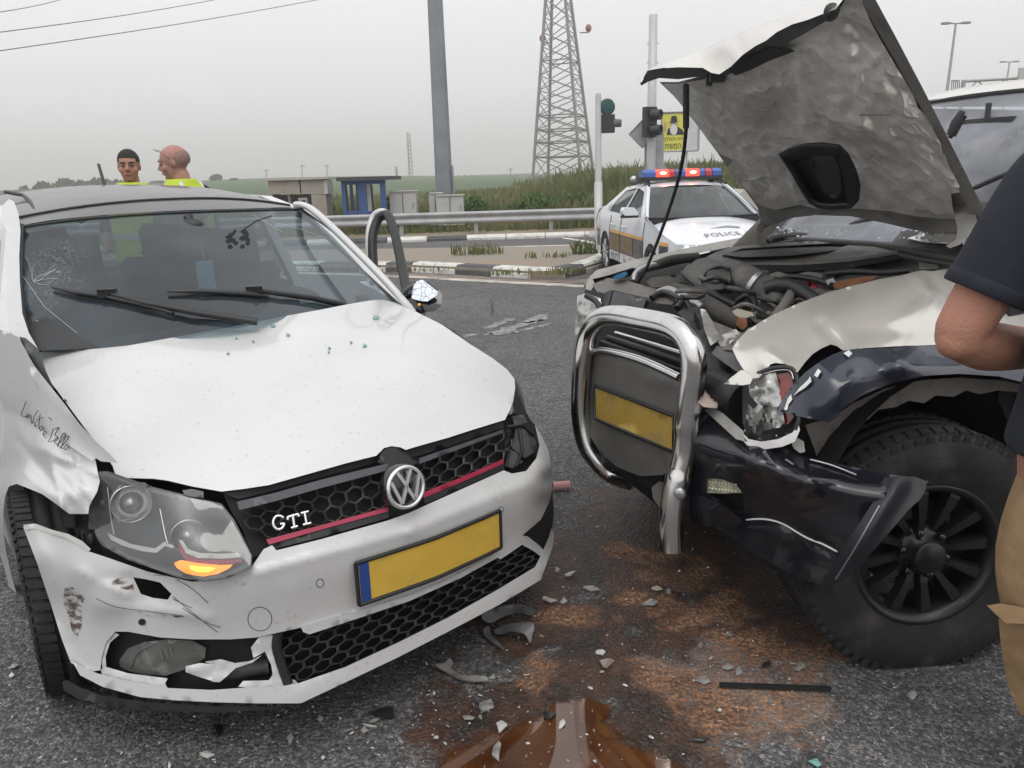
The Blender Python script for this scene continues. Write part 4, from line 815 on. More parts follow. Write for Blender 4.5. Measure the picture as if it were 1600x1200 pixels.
m = MB(); p0 = POLO(-.78, 0.02, 1.26); m.tube([p0, p0-Vector((0, 0, .08))], .003, 4); m.box(p0-Vector((0, 0, .15)), .006, .07, .15, ax_); m.build('hanging_charm', mat('pale blue charm', (.25, .42, .52), .6), polo)
def wind(px, py, off=-.003): return ws_s(px, py, off)
m = MB()                                                                # leaf shaped sticker marks
for i in range(17):
    cx, cy = 374+random.uniform(-18, 18), 373+random.uniform(-12, 12); r = random.uniform(3, 5.5); a0 = random.random()*3
    m.prism([wind(cx+r*math.cos(t)*(1.0 if k % 2 else .75), cy+r*.7*math.sin(t)) for k, t in enumerate(np.linspace(a0, a0+2*PI, 9)[:-1])], (0, -.001, 0))
m.tube([wind(376, 362), wind(400, 345), wind(425, 337)], .002, 4)
tag(m.build('black_sticker', mat('matt black vinyl', (.006, .006, .006), .9), polo), kind='stuff')
def wiper(b0, b1, con, arm, name='wiper'):
    m = MB(); P = [wind(*p, -.022) for p in b0]; m.tube(P, [.006]+[.014]*(len(P)-2)+[.008], 6, flat=.7); m.tube([p+Vector((0, .004, -.018)) for p in P], .006, 5); w_ = m.build(name, BLACK, polo)
    m = MB(); m.tube([wind(*p, -.035) for p in arm], [.009, .010, .012, .014][:len(arm)], 6); m.build('arm', BLACK, w_)
    m = MB(); m.box(wind(*con, -.035), .06, .03, .03, ((1, .2, 0), (-.2, 1, 0), (0, 0, 1))); m.build('blade_clip', GLOSSB, w_)
wiper([(82, 449), (120, 457), (166, 463), (220, 475), (271, 489)], None, (168, 458), [(168, 458), (225, 473), (300, 487), (402, 503)])
wiper([(261, 455), (320, 455), (389, 459), (420, 463)], None, (398, 453), [(398, 453), (440, 459), (490, 466), (538, 477)])
cw_s = Surf(PL((-.35, -.60, .95), (-.45, -.78, .93), (-.6, -.76, 1.0), (-.2, -.4, .96)), off=-.03)
panel('cowl_trim', [(4, 500), (8, 488), (18, 480), (40, 482), (62, 489), (90, 505), (112, 519), (135, 532), (155, 543), (110, 546), (62, 548), (48, 542), (30, 522), (12, 512)], cw_s, BLACK, polo, 12, .012)
# ---- right front wing (crumpled)
FENC = PL((-.42, -.80, .92), (-.2, -.78, .90), (.1, -.76, .86), (.35, -.70, .82), (-.4, -.84, .6), (0, -.845, .66), (.3, -.80, .64), (.45, -.70, .74), (-.4, -.84, .3))
fen_s = Surf(FENC, bumps=[(60, 735, 26, -.045), (110, 770, 28, .035), (30, 700, 22, .02), (120, 735, 18, -.035), (20, 650, 25, -.022), (85, 700, 22, .025)], creases=[(30, 690, 110, 790, 8, -.022), (60, 700, 150, 740, 6, .020), (10, 640, 130, 715, 9, -.016), (80, 720, 100, 800, 5, .022), (0, 600, 40, 690, 9, .010), (95, 730, 140, 790, 5, -.018), (40, 740, 90, 780, 5, .014), (110, 715, 125, 760, 4, .014)])
panel('front_wing', [(-40, 520), (0, 515), (28, 526), (42, 550), (52, 572), (75, 604), (98, 634), (120, 660), (142, 690), (148, 712), (152, 735), (156, 752), (152, 768), (144, 782), (139, 792), (138, 803), (108, 803), (90, 789), (66, 772), (44, 763), (26, 756), (14, 760), (8, 775), (5, 800), (5, 830), (10, 866), (18, 900), (28, 935), (30, 956), (22, 950), (5, 880), (-40, 770)], fen_s, WPS, polo, 5, .006)
flap_s = Surf(FENC, creases=[(60, 600, 180, 715, 10, .012)], off=-.02)
panel('torn_wing_flap', [(40, 548), (54, 572), (76, 600), (100, 630), (124, 662), (150, 690), (170, 708), (184, 723), (170, 722), (158, 721), (150, 716), (143, 720), (138, 716), (124, 707), (100, 690), (70, 640), (50, 590)], flap_s, WPS, polo, 9, .004)
panel('wing_gap_liner', [(30, 526), (40, 528), (60, 545), (72, 580), (84, 606), (76, 606), (50, 580)], Surf(FENC, off=.02), GREYPL, polo, 12, .01)
stroke('lettering', [[(41, 627), (36, 640), (33, 648), (38, 651), (42, 651)], [(45, 646), (41, 649), (42, 653), (45, 648), (46, 653)], [(48, 648), (50, 662), (53, 652), (59, 641)], [(54, 659), (55, 667), (57, 664)], [(63, 648), (61, 660), (61, 670)], [(57, 657), (67, 652)], [(66, 665), (62, 669), (64, 673), (67, 667), (68, 673)], [(68, 680), (73, 676), (70, 674), (67, 680), (72, 684)], [(76, 652), (80, 656)], [(83, 671), (79, 684), (75, 691)], [(82, 672), (92, 668), (86, 679), (91, 684), (78, 691)], [(86, 690), (91, 686), (88, 684), (85, 691), (90, 694)], [(89, 697), (102, 680), (98, 678), (91, 695), (94, 698)], [(94, 700), (107, 684), (103, 682), (96, 698), (99, 701)], [(106, 694), (100, 699), (103, 703), (107, 697), (109, 702)]], fen_s, .0011, mat('black marker ink', (.03, .03, .035), .6), polo, -.026)['kind'] = 'stuff'
# ---- dark structure behind the nose
core_s = Surf(PL((.60, 0, .77), (.45, -.5, .74), (.45, .5, .74), (.66, 0, .3), (.55, -.6, .3), (.55, .6, .3), (.3, -.72, .5), (.3, .72, .5)), off=.05)
panel('front_frame', [(150, 800), (150, 735), (180, 742), (345, 766), (600, 708), (790, 650), (820, 640), (846, 690), (862, 740), (866, 800), (860, 850), (840, 890), (700, 970), (540, 1048), (470, 1085), (300, 1085), (190, 1066), (160, 1040), (150, 960)], core_s, ENGD, polo, 30, .05)
# ---- bumper skin
_pb = np.array([0, .22, .33, .45, .55, .65, .73, .80]); _pa = np.array([.83, .813, .793, .76, .71, .62, .50, .36])
def nose(b, z):                                                        # plan curve of the nose, by height
    return float(np.interp(abs(b), _pb, _pa)) + float(np.interp(z, [.2, .38, .47, .55, .60, .68], [.015, .0, .012, .02, .0, -.045]))
BUMC = [POLO(nose(b, z), b*(1.02 if z < .3 else 1), z) for z in (.20, .38, .47, .55, .60, .68) for b in (-.80, -.73, -.65, -.55, -.45, -.33, -.22, 0, .22, .33, .45, .55, .64) if not (z > .65 and abs(b) > .5)]
bum_s = Surf(BUMC, bumps=[(95, 940, 36, -.012), (230, 925, 34, -.022), (165, 940, 28, .022), (60, 870, 25, .015), (130, 900, 30, .012)], creases=[(60, 900, 110, 1010, 6, -.012), (120, 890, 200, 930, 6, .012), (150, 905, 208, 905, 5, -.010), (225, 945, 330, 965, 6, .008), (400, 895, 640, 830, 9, .012), (640, 830, 850, 745, 9, .012), (150, 945, 300, 962, 7, .008), (55, 830, 100, 930, 6, .006)])
BUMP_OUT = [(36, 823), (55, 822), (80, 832), (105, 838), (125, 848), (140, 862), (170, 872), (230, 893), (300, 909), (345, 906), (393, 886), (412, 858), (425, 852), (432, 860), (500, 843), (607, 813), (640, 801), (700, 774), (787, 735), (800, 740), (822, 736), (838, 716), (843, 696), (839, 678), (836, 664), (848, 684), (857, 705), (862, 735), (863, 765), (858, 785), (845, 812), (810, 842), (775, 865), (700, 905), (640, 930), (560, 955), (482, 978), (428, 990), (400, 996), (360, 999), (300, 999), (250, 996), (200, 987), (180, 987), (166, 1003), (158, 1030), (157, 1047), (140, 1050), (111, 1036), (97, 1000), (78, 940), (58, 880)]
panel('front_bumper', BUMP_OUT, bum_s, WPS, polo, 8, .006, holes=[[(208, 902), (228, 905), (250, 910), (268, 928), (262, 937), (238, 934), (220, 928)]])
panel('torn_bumper_edge', [(36, 820), (55, 818), (82, 828), (106, 834), (128, 845), (142, 858), (138, 862), (122, 851), (104, 841), (80, 834), (55, 826), (40, 828)], Surf(BUMC, off=-.004, noise=(.006, 6)), mat('raw plastic edge', (.55, .55, .53), .7), polo, 8, .012)
for out in ([(100, 920), (112, 917), (125, 925), (132, 935), (127, 950), (128, 975), (120, 1000), (112, 985), (106, 960), (99, 945)], [(172, 906), (190, 902), (208, 905), (209, 922), (185, 920), (174, 916)], [(210, 955), (250, 960), (290, 963), (280, 965), (230, 963)]):
    panel('scuff_mark', out, Surf(BUMC, bumps=bum_s.b, creases=bum_s.c, off=-.0022), SMEAR, polo, 8, 0)
for (x, y, rx, ry, nm, mt) in [(406, 967, 18.5, 18.5, 'tow_eye_cover', WPS), (500, 911, 5.5, 6.5, 'parking_sensor', WPS), (783, 796, 4, 4.5, 'parking_sensor', WPS), (222, 972, 5.5, 5, 'parking_sensor', BLACK)]:
    s = Surf(BUMC, bumps=bum_s.b, creases=bum_s.c, off=-.001); m = MB(); c = [(x+rx*math.cos(t), y+ry*math.sin(t)) for t in np.linspace(0, 2*PI, 21)]; m.tube([s(*p) for p in c], .0012, 4); 
    p_ = panel(nm, c[:-1], Surf(BUMC, bumps=bum_s.b, creases=bum_s.c, off=-.0015), mt, polo, 8, .001); m.build('edge', GREYPL, p_)
stroke('scratches', [[(275, 905), (300, 920), (325, 942)], [(270, 932), (310, 965), (340, 988)], [(285, 950), (320, 972), (345, 980)], [(150, 935), (180, 948), (230, 955), (285, 962)], [(240, 898), (258, 900)], [(270, 936), (300, 950)]], bum_s, .0007, SCUFF, polo, -.002)
# ---- lower lip, splitter
lip_s = Surf(BUMC, off=-.012, creases=[(460, 1085, 850, 895, 8, .006)])
panel('bumper_lip', [(112, 1031), (130, 1043), (152, 1052), (200, 1064), (262, 1075), (330, 1078), (375, 1075), (440, 1072), (465, 1068), (540, 1042), (620, 1005), (700, 965), (780, 920), (836, 886), (846, 866), (858, 838), (862, 824), (866, 836), (863, 856), (845, 906), (780, 945), (700, 987), (620, 1028), (540, 1066), (470, 1099), (400, 1099), (328, 1097), (270, 1094), (218, 1089), (160, 1073), (125, 1055)], lip_s, WP, polo, 12, .03)
panel('splitter', [(97, 1066), (104, 1062), (125, 1074), (160, 1087), (218, 1096), (328, 1103), (420, 1104), (480, 1099), (430, 1108), (340, 1114), (250, 1111), (180, 1105), (120, 1091), (100, 1079)], Surf(BUMC, off=0), BLACK, polo, 12, .05)
panel('vent_blank', [(846, 812), (861, 780), (865, 800), (863, 826), (852, 862), (838, 852), (822, 836)], Surf(BUMC, off=.03), BLACK, polo, 10, .01)
panel('grille_trim', [(772, 868), (800, 846), (812, 836), (824, 838), (840, 850), (852, 862), (846, 870), (832, 860), (816, 851), (800, 862), (782, 874)], Surf(BUMC, off=-.004), WP, polo, 8, .012)
panel('grille_trim', [(470, 980), (480, 977), (520, 966), (580, 948), (640, 930), (700, 905), (775, 865), (778, 871), (720, 903), (640, 939), (560, 966), (484, 991), (474, 988)], Surf(BUMC, off=-.008), WP, polo, 9, .014)
# ---- grilles
LG = [(428, 990), (475, 985), (560, 962), (640, 938), (720, 902), (780, 872), (816, 850), (838, 860), (843, 880), (790, 912), (700, 962), (620, 1002), (540, 1040), (464, 1068), (446, 1066), (438, 1040)]
panel('lower_grille_backing', LG, Surf(BUMC, off=.055), ENGD, polo, 25, .01)
hexgrille('lower_grille', [(436, 984), (846, 838), (848, 886), (452, 1072)], 15, 6, LG, Surf(BUMC, off=.012), mat('grille plastic', (0.035, 0.037, 0.042), 0.5, var=0.2, scale=20, col2=(.10, .098, .09), c2lo=.52, c2hi=.8, c2scale=14), polo, .17, .04)
m = MB(); m.tube([Surf(BUMC, off=.01)(a, b) for a, b in spline([(434, 988), (432, 1010), (440, 1040), (450, 1068)], 4)], .014, 6); m.build('grille_edge', BLACK, polo)
UGC = PL((.76, 0, .73), (.68, -.44, .70), (.70, .44, .70), (.81, 0, .62), (.74, -.44, .60), (.74, .44, .60))
UG = [(347, 769), (420, 759), (500, 736), (590, 711), (640, 700), (700, 685), (788, 657), (789, 733), (700, 772), (640, 800), (500, 841), (425, 856), (395, 872), (380, 830), (362, 800)]
panel('upper_grille_backing', UG, Surf(UGC, off=.05), ENGD, polo, 20, .02)
ug_s = Surf(UGC)
HEXM = mat('satin grille plastic', (0.05, 0.05, 0.048), 0.32, var=0.2, scale=30, col2=(0.16, 0.15, 0.125), c2lo=0.5, c2hi=0.75, c2scale=25)
hexgrille('upper_grille', [(378, 792), (606, 728), (606, 790), (418, 842)], 8, 3, [(382, 794), (604, 735), (604, 792), (416, 843)], Surf(UGC, off=.008), HEXM, polo, .13, .03)
hexgrille('upper_grille', [(662, 718), (788, 672), (788, 718), (662, 766)], 5, 3, [(662, 716), (788, 668), (789, 722), (662, 770)], Surf(UGC, off=.008), HEXM, polo, .13, .03)
for out in ([(370, 784), (430, 770), (500, 750), (606, 724), (606, 735), (500, 763), (430, 783), (374, 797)], [(655, 716), (720, 694), (786, 671), (786, 676), (720, 701), (655, 725)]):
    panel('grille_bar', out, Surf(UGC, off=-.012), mat('grey grille bar', (0.07, 0.075, 0.085), 0.4, var=0.15, scale=20), polo, 14, .02)
panel('slam_panel', [(348, 770), (420, 760), (500, 737), (590, 712), (600, 702), (612, 699), (626, 701), (640, 701), (700, 686), (786, 659), (786, 668), (700, 698), (640, 716), (590, 722), (500, 746), (430, 766), (372, 780)], Surf(UGC, off=.035), BLACK, polo, 14, .02)
for out in ([(416, 843), (500, 821), (606, 792), (607, 799), (500, 828), (420, 851)], [(662, 769), (720, 746), (787, 717), (787, 724), (720, 754), (662, 778)]):
    panel('red_strip', out, Surf(UGC, off=-.008), REDS, polo, 14, .008)
for out in ([(420, 852), (500, 829), (607, 800), (608, 809), (500, 840), (428, 858)], [(662, 778), (720, 755), (787, 725), (788, 733), (720, 764), (664, 787)]):
    panel('lower_strip', out, Surf(UGC, off=-.004), BLACK, polo, 14, .01)
stroke('lettering', [[(443, 809), (438, 806), (431, 807), (427, 814), (428, 822), (434, 827), (441, 825), (444, 818), (438, 819)], [(449, 808), (466, 803)], [(457.5, 806), (460, 823)], [(455, 825), (465, 822)], [(449, 808), (450, 812)], [(466, 803), (467, 807)], [(470, 802), (482, 799)], [(476, 801), (479, 818)], [(473.5, 820), (486, 817)]], ug_s, .0036, BADGEC, polo, -.010, 6, 3)
# ---- round badge
bc = U(634, 761, 2.075); bx, bz = POLO.l, (Vector((0, 0, 1))-POLO.f*.18).normalized(); bn = bx.cross(bz); bn = bn if bn.dot(POLO.f) > 0 else -bn; br_ = .0565
bad = MB(); bad.lathe(bc-bn*.035, bn, [(0, br_*1.06), (.03, br_*1.06), (.036, br_*.98), (.034, .001)], 40); bad = bad.build('badge', GLOSSB, polo)
def bq(x, y, e=0): return bc+bx*(x*br_)+bz*(y*br_)+bn*e
m = MB(); rr_ = [[bq(r*math.cos(t), r*math.sin(t), e) for t in np.linspace(0, 2*PI, 49)[:-1]] for r, e in ((1.03, .0), (1.02, .005), (.94, .008), (.86, .005), (.85, 0))]; m.loft(rr_); m.build('ring', BADGEC, bad)
def bar2(m, a, b, wd):
    a, b = np.array(a), np.array(b); d = (b-a)/np.linalg.norm(b-a); n = np.array([-d[1], d[0]])*wd/2
    m.prism([bq(*(a+n), .006), bq(*(b+n), .006), bq(*(b-n), .006), bq(*(a-n), .006)], -bn*.006)
m = MB()
for a, b in [((-.37, .80), (0, .08)), ((.37, .80), (0, .08)), ((-.76, .42), (-.36, -.70)), ((-.36, -.70), (0, .02)), ((0, .02), (.36, -.70)), ((.36, -.70), (.76, .42))]: bar2(m, a, b, .16)
m.build('emblem', BADGEC, bad)
panel('badge_recess', [(590, 722), (596, 706), (606, 700), (618, 698), (630, 702), (642, 716), (655, 722), (640, 730), (610, 735)], Surf(UGC, off=-.006), BLACK, polo, 8, .02)
# ---- number plate
m = MB(); zz = Vector((0, 0, 1)); 
m.loft([[POLO(nose(b, .47)+.022, b, .47+h) for b in np.linspace(-.22, .25, 9)] for h in (-.058, .058)], False); m.loft([[POLO(nose(b, .47)+.012, b, .47+h) for b in np.linspace(-.22, .25, 9)] for h in (-.058, .058)], False)
np_ = m.build('number_plate', PLATEY, polo)
m = MB(); m.loft([[POLO(nose(b, .47)+.0235, b, .47+h) for b in (-.218, -.19)] for h in (-.055, .055)], False); m.build('blue_band', mat('plate blue', (.02, .06, .25), .4), np_)
m = MB(); 
for h in (-.060, .060): m.tube([POLO(nose(b, .47)+.022, b, .47+h) for b in np.linspace(-.225, .255, 9)], .006, 5)
for b in (-.225, .255): m.tube([POLO(nose(b, .47)+.022, b, .41), POLO(nose(b, .47)+.022, b, .53)], .006, 5)
m.build('plate_frame', BLACK, np_)
# ---- right headlight
HLC = [(150, 745, 1.99), (138, 820, 2.02), (345, 790, 1.955), (392, 880, 1.90), (250, 890, 1.885), (240, 800, 1.94), (320, 850, 1.89)]
HL = [(148, 748), (154, 739), (166, 738), (200, 752), (240, 764), (290, 776), (330, 785), (346, 791), (362, 812), (378, 842), (392, 868), (391, 884), (370, 895), (350, 902), (320, 906), (280, 900), (240, 888), (200, 872), (165, 853), (154, 842), (148, 828), (138, 826), (139, 800), (142, 770)]
hl = panel('headlight', HL, Surf(HLC, bumps=[(260, 840, 60, -.03)], off=.085), mat('headlight housing', (0.045, 0.047, 0.05), 0.35, var=0.2, scale=20), polo, 12, .04)
panel('housing_rim', [(148, 748), (154, 737), (168, 736), (240, 761), (346, 787), (366, 812), (394, 868), (393, 888), (352, 905), (320, 909), (280, 903), (200, 875), (160, 853), (152, 842), (146, 828), (155, 838), (166, 849), (202, 868), (282, 896), (320, 901), (350, 897), (386, 880), (385, 868), (360, 818), (342, 795), (240, 770), (168, 744), (156, 745)], Surf(HLC, off=.004), GREYPL, hl, 10, .03)
for (x, y, r) in [(205, 788, .046), (294, 838, .040)]:
    c = U(x, y, 1.985); ax2 = (POLO.f*1.0-POLO.l*.25+Vector((0, 0, .1))).normalized(); m = MB(); m.lathe(c-ax2*.05, ax2, [(0, .004), (.004, r*.5), (.02, r*.85), (.045, r), (.05, r*1.02), (.045, r*1.08), (0, r*1.08)], 24); l_o = m.build('reflector', CHROME, hl)
    m = MB(); m.lathe(c-ax2*.02, ax2, [(-.01, r*.52), (.01, r*.45), (.022, r*.25), (.026, .001)], 16); m.build('bulb_shield', STEEL, l_o)
DRL = mat('daylight strip', (0.62, 0.62, 0.57), 0.35, coat=.5)
for out in ([(168, 832), (178, 838), (205, 850), (242, 857), (258, 846), (272, 853), (270, 857), (258, 853), (244, 864), (220, 861), (190, 852), (172, 842)], [(279, 843), (286, 845), (294, 858), (312, 864), (345, 865), (372, 864), (376, 871), (345, 873), (308, 872), (290, 864)]):
    panel('daylight_strip', out, Surf(HLC, off=.03), DRL, hl, 8, .012)
panel('red_accent', [(278, 845), (282, 850), (290, 866), (308, 874), (345, 875), (377, 873), (379, 879), (345, 882), (308, 882), (290, 876), (282, 864)], Surf(HLC, off=.03), REDS, hl, 8, .01)
panel('indicator', [(272, 880), (282, 875), (310, 880), (345, 883), (364, 882), (358, 888), (340, 897), (315, 901), (290, 896), (276, 887)], Surf(HLC, off=.028), mat('lit amber lamp', (0.8, 0.25, 0.02), 0.4, emit=(1.0, 0.22, 0.01), es=1.6, var=.2, scale=40), hl, 6, .008)
panel('bulb_glow', [(296, 883), (310, 885), (330, 886), (338, 888), (326, 894), (308, 894), (297, 889)], Surf(HLC, off=.024), mat('bulb hot spot', (1, .45, .05), .4, emit=(1.0, 0.40, 0.03), es=2.2), hl, 5, .004)
m = MB(); s_ = Surf(HLC, off=.02)
for l_ in ([(168, 760), (172, 800), (178, 835)], [(250, 795), (258, 835), (262, 850)], [(185, 815), (212, 808), (225, 798)]): m.tube([s_(*p) for p in l_], .002, 4)
m.build('reflector_edges', CHROME, hl)
panel('lens', HL, Surf(HLC, bumps=[(260, 835, 90, .012)]), glass('scratched lamp lens', (0.94, 0.95, 0.95), 0.95, 0.04, (0.36, 0.37, 0.38), 0.035, 9.0), hl, 14, .003)
panel('lamp_bracket', [(285, 766), (300, 764), (318, 768), (318, 778), (300, 776), (288, 773)], Surf(HLC, off=-.005), GREYPL, polo, 8, .02)
panel('lamp_bracket', [(212, 756), (225, 753), (232, 758), (226, 762)], Surf(HLC, off=-.005), GREYPL, polo, 8, .02)
# broken mounts between lamp and wheel
m = MB(); s_ = Surf(HLC, off=.02)
for i in range(14):
    x, y = random.uniform(100, 152), random.uniform(795, 858); p = s_(x, y); m.box(p, random.uniform(.01, .035), random.uniform(.01, .04), random.uniform(.01, .04), (Vector(rng.normal(0, 1, 3)), Vector((0, 0, 1)), Vector((0, 1, 0))))
tag(m.build('broken_mounts', DUSTY, polo), kind='stuff')
# ---- fog lamp opening
panel('fog_recess', [(160, 985), (420, 985), (450, 1070), (300, 1082), (150, 1058)], Surf(BUMC, off=.055), ENGD, polo, 20, .02)
fog = panel('fog_lamp', [(186, 1032), (200, 1013), (225, 1003), (262, 999), (300, 1001), (322, 1012), (320, 1028), (300, 1042), (258, 1056), (225, 1054), (200, 1048), (188, 1042)], Surf(BUMC, bumps=[(250, 1028, 45, .03)], off=.045), mat('smoky fog lens', (0.11, 0.112, 0.105), 0.12, coat=.8, var=.2, scale=25, col2=(.24, .235, .21), c2lo=.5, c2hi=.7, c2scale=18), polo, 8, .04)
stroke('lens_ribs', [[(250, 1016), (254, 1030)], [(258, 1014), (263, 1028)], [(266, 1012), (270, 1024)], [(205, 1042), (215, 1020), (240, 1006)]], Surf(BUMC, bumps=[(250, 1028, 45, .03)], off=.043), .0015, STEEL, fog)
for out in ([(290, 1041), (312, 1036), (336, 1038), (332, 1064), (312, 1058), (290, 1050)], [(320, 1034), (345, 1030), (367, 1036), (390, 1033), (409, 1024), (395, 1035), (368, 1044), (355, 1056), (343, 1066), (331, 1065), (336, 1040)], [(157, 1046), (166, 1042), (200, 1052), (262, 1060), (258, 1068), (262, 1075), (200, 1066), (160, 1056)], [(372, 1073), (380, 1064), (420, 1063), (426, 1054), (438, 1060), (460, 1062), (466, 1068), (440, 1074), (400, 1076)], [(405, 995), (424, 992), (433, 1000), (440, 1040), (446, 1066), (428, 1068), (424, 1040), (414, 1018), (396, 1028), (392, 1012)], [(160, 1045), (156, 1025), (166, 998), (180, 988), (186, 992), (172, 1004), (165, 1026), (166, 1044)]):
    panel('torn_plastic', out, Surf(BUMC, off=.012, noise=(.012, 14)), WPS, polo, 8, .005)
m = MB(); m.tube([Surf(BUMC, off=.05)(a, b) for a, b in [(330, 1055), (370, 1050), (420, 1040)]], .02, 8); m.build('inner_pipe', DUSTY, polo)
# ---- left headlight cavity
cav = [(790, 656), (803, 648), (820, 646), (836, 664), (842, 690), (838, 715), (822, 737), (800, 740), (788, 733)]
CAVC = [(790, 690, 2.50), (840, 690, 2.68), (815, 735, 2.52), (805, 650, 2.62)]
panel('lamp_cavity', cav, Surf(CAVC, off=.06), ENGD, polo, 12, .02)
for out in ([(806, 668), (826, 672), (838, 690), (836, 706), (820, 716), (800, 700)], [(790, 700), (806, 706), (818, 722), (800, 732), (790, 728)], [(800, 650), (818, 648), (824, 660), (804, 664)]):
    panel('lamp_bracket', out, Surf(CAVC, off=.02, noise=(.02, 10)), GREYPL, polo, 7, .02)
m = MB(); s_ = Surf(CAVC)
for l_ in ([(792, 668), (815, 664), (834, 680)], [(812, 672), (816, 705), (806, 730)], [(795, 705), (790, 730)]): m.tube([s_(*p) for p in l_], .006, 6)
m.build('loose_wiring', BLACK, polo)
panel('front_wing', [(560, 470), (600, 466), (620, 470), (655, 484), (662, 497), (690, 505), (740, 536), (770, 557), (790, 573), (803, 590), (814, 606), (823, 648), (818, 652), (800, 646), (805, 640), (800, 600), (770, 600), (640, 540)], Surf(PL((-.42, .80, .92), (.1, .77, .84), (.5, .66, .72), (.4, .72, .5)), off=.05), WP, polo, 14, .006)
panel('wing_liner', [(806, 612), (812, 620), (821, 647), (812, 650), (804, 646), (801, 632)], Surf(CAVC, off=.02), BLACK, polo, 8, .01)
m = MB(); ar = [(0+.36*math.cos(t), .30+.36*math.sin(t)) for t in np.linspace(PI, .5*PI, 7)]; o_ = [(-.42, .20), (-.42, .86), (-.1, .80), (.0, .66)]+ar[::-1]; V, T = tri(o_, [], .1); m.add([POLO(a, .76-.0*z, z) for a, z in V], T); m.add([POLO(a, .72, z) for a, z in V], T); m.build('wing_side', WP, polo, fix=False)
# ---- wheels
RIMD = mat('dark alloy', (0.10, 0.10, 0.105), 0.35, metal=.6, var=.15)
def wheel(parent, c, axis, R, W, rimR, name='wheel', spokes=5, rim_mat=None, lug=True, block=True, spoke_fn=None, hubmat=None, nseg=48):
    A = Vector(axis).normalized(); X = Vector((0, 0, 1))-A*A.z; X.normalize(); B = A.cross(X); c = Vector(c)
    m = MB(); prof = [(-W*.42, rimR), (-W*.5, rimR+(R-rimR)*.35), (-W*.49, R*.93), (-W*.42, R*.985), (-W*.36, R)]
    for k in range(4): x = -W*.36+(k+.5)*W*.72/4; prof += [(x-W*.07, R), (x-W*.065, R-.008), (x+W*.02-W*.0, R-.008), (x+W*.025, R)] if k < 4 else []
    prof = [(-W*.40, rimR*.98), (-W*.5, rimR+(R-rimR)*.40), (-W*.485, R*.935), (-W*.43, R*.98), (-W*.36, R)]
    for x in (-.2, .0, .2): prof += [(W*(x-.03), R), (W*(x-.025), R-.009), (W*(x+.025), R-.009), (W*(x+.03), R)]
    prof += [(W*.36, R), (W*.43, R*.98), (W*.485, R*.935), (W*.5, rimR+(R-rimR)*.40), (W*.40, rimR*.98)]
    m.lathe(c, A, prof, nseg, up=X)
    if block:                                                           # shoulder blocks of the tread
        nb = 64
        for k in range(nb):
            t = 2*PI*k/nb; rd = X*math.cos(t)+B*math.sin(t); tg = A.cross(rd)
            for sg in (-1, 1):
                m.box(c+rd*(R-.001)+A*(sg*W*.33), W*.20, 2*PI*R/nb*.70, .012, (A+tg*.25*sg, tg, rd)); m.box(c+rd*(R*.965)+A*(sg*W*.475), .006, 2*PI*R/nb*.55, R*.05, (A, tg, rd))
    wh_ = m.build('tyre' if name is None else name, RUBBER, parent, fix=True)
    rm = rim_mat or RIMD; m = MB()
    m.lathe(c, A, [(-W*.42, rimR*1.0), (-W*.40, rimR*.93), (0, rimR*.88), (W*.30, rimR*.90), (W*.40, rimR*.965), (W*.43, rimR*1.03), (W*.41, rimR*1.05)], 40, up=X); rim = m.build('rim', rm, wh_)
    return wh_, rim, A, X, B
wa = (POLO.l*-1 + POLO.f*-.09).normalized()
w1, r1, A, X, B = wheel(polo, POLO(-.045, -.765, .305), wa, .308, .21, .222)
m = MB(); c = POLO(-.045, -.765, .305)
for k in range(5):
    t = 2*PI*k/5; rd = X*math.cos(t)+B*math.sin(t); tg = A.cross(rd)
    for s in (-.16, .16): m.tube([c+A*.07+rd*.05+tg*s*.2, c+A*.085+rd*.21+tg*s*.45], [.02, .016], 6)
m.lathe(c, A, [(.05, .07), (.10, .06), (.105, .001)], 20); m.build('spokes', RIMD, w1)
for a, b, sg in ((0, .735, 1), (-2.47, -.735, -1), (-2.47, .735, 1)): wheel(polo, POLO(a, b, .305), POLO.l*sg, .308, .21, .222)
m = MB()
rr_ = [[POLO(.335*math.cos(t)-.03, b, .33+.335*math.sin(t)) for t in np.linspace(-.1, PI+.1, 15)] for b in (-.74, -.42)]; m.loft(rr_, False); m.add(rr_[1], [tuple(range(15))], False); m.build('arch_liner', ENGD, polo)
# ---- open driver's door, mirror
DW = [(586, 520, 4.2), (583, 440, 4.35), (580, 372, 4.4), (588, 342, 4.42), (598, 334, 4.40), (606, 337, 4.36), (616, 368, 4.25), (626, 415, 4.1), (633, 450, 3.95)]
door = MB(); door.tube([U(x, y, z) for x, y, z in spline([(584, 540, 4.2), (579, 440, 4.36), (576, 372, 4.42), (583, 340, 4.45), (594, 331, 4.43), (604, 332, 4.4)], 5)], .019, 8); door = door.build('driver_door', WP, polo)
m = MB(); m.tube([U(x+2, y+2, z-.02) for x, y, z in spline(DW, 5)], .026, 8); m.build('door_seal', BLACK, door)
m = MB(); m.tube([U(x+5, y+6, z+.02) for x, y, z in spline(DW[2:], 5)], .009, 6); m.build('window_channel', GREYPL, door)
hinge = POLO(-.45, .83, 0); e0 = U(580, 440, 4.36); dd = Vector((e0.x-hinge.x, e0.y-hinge.y, 0)).normalized(); dn = Vector((-dd.y, dd.x, 0)); L_ = 1.05
m = MB(); m.box(hinge+dd*(L_/2+.02)+Vector((0, 0, .62)), L_, .08, .62, (dd, dn, Vector((0, 0, 1)))); m.build('door_panel', WP, door)
m = MB(); m.box(hinge+dd*(L_/2+.02)+dn*(.05)+Vector((0, 0, .60)), L_*.9, .05, .52, (dd, dn, Vector((0, 0, 1)))); m.build('door_card', DARKIN, door)
MIR = [(622, 458, 3.50), (690, 460, 3.45), (650, 490, 3.45)]
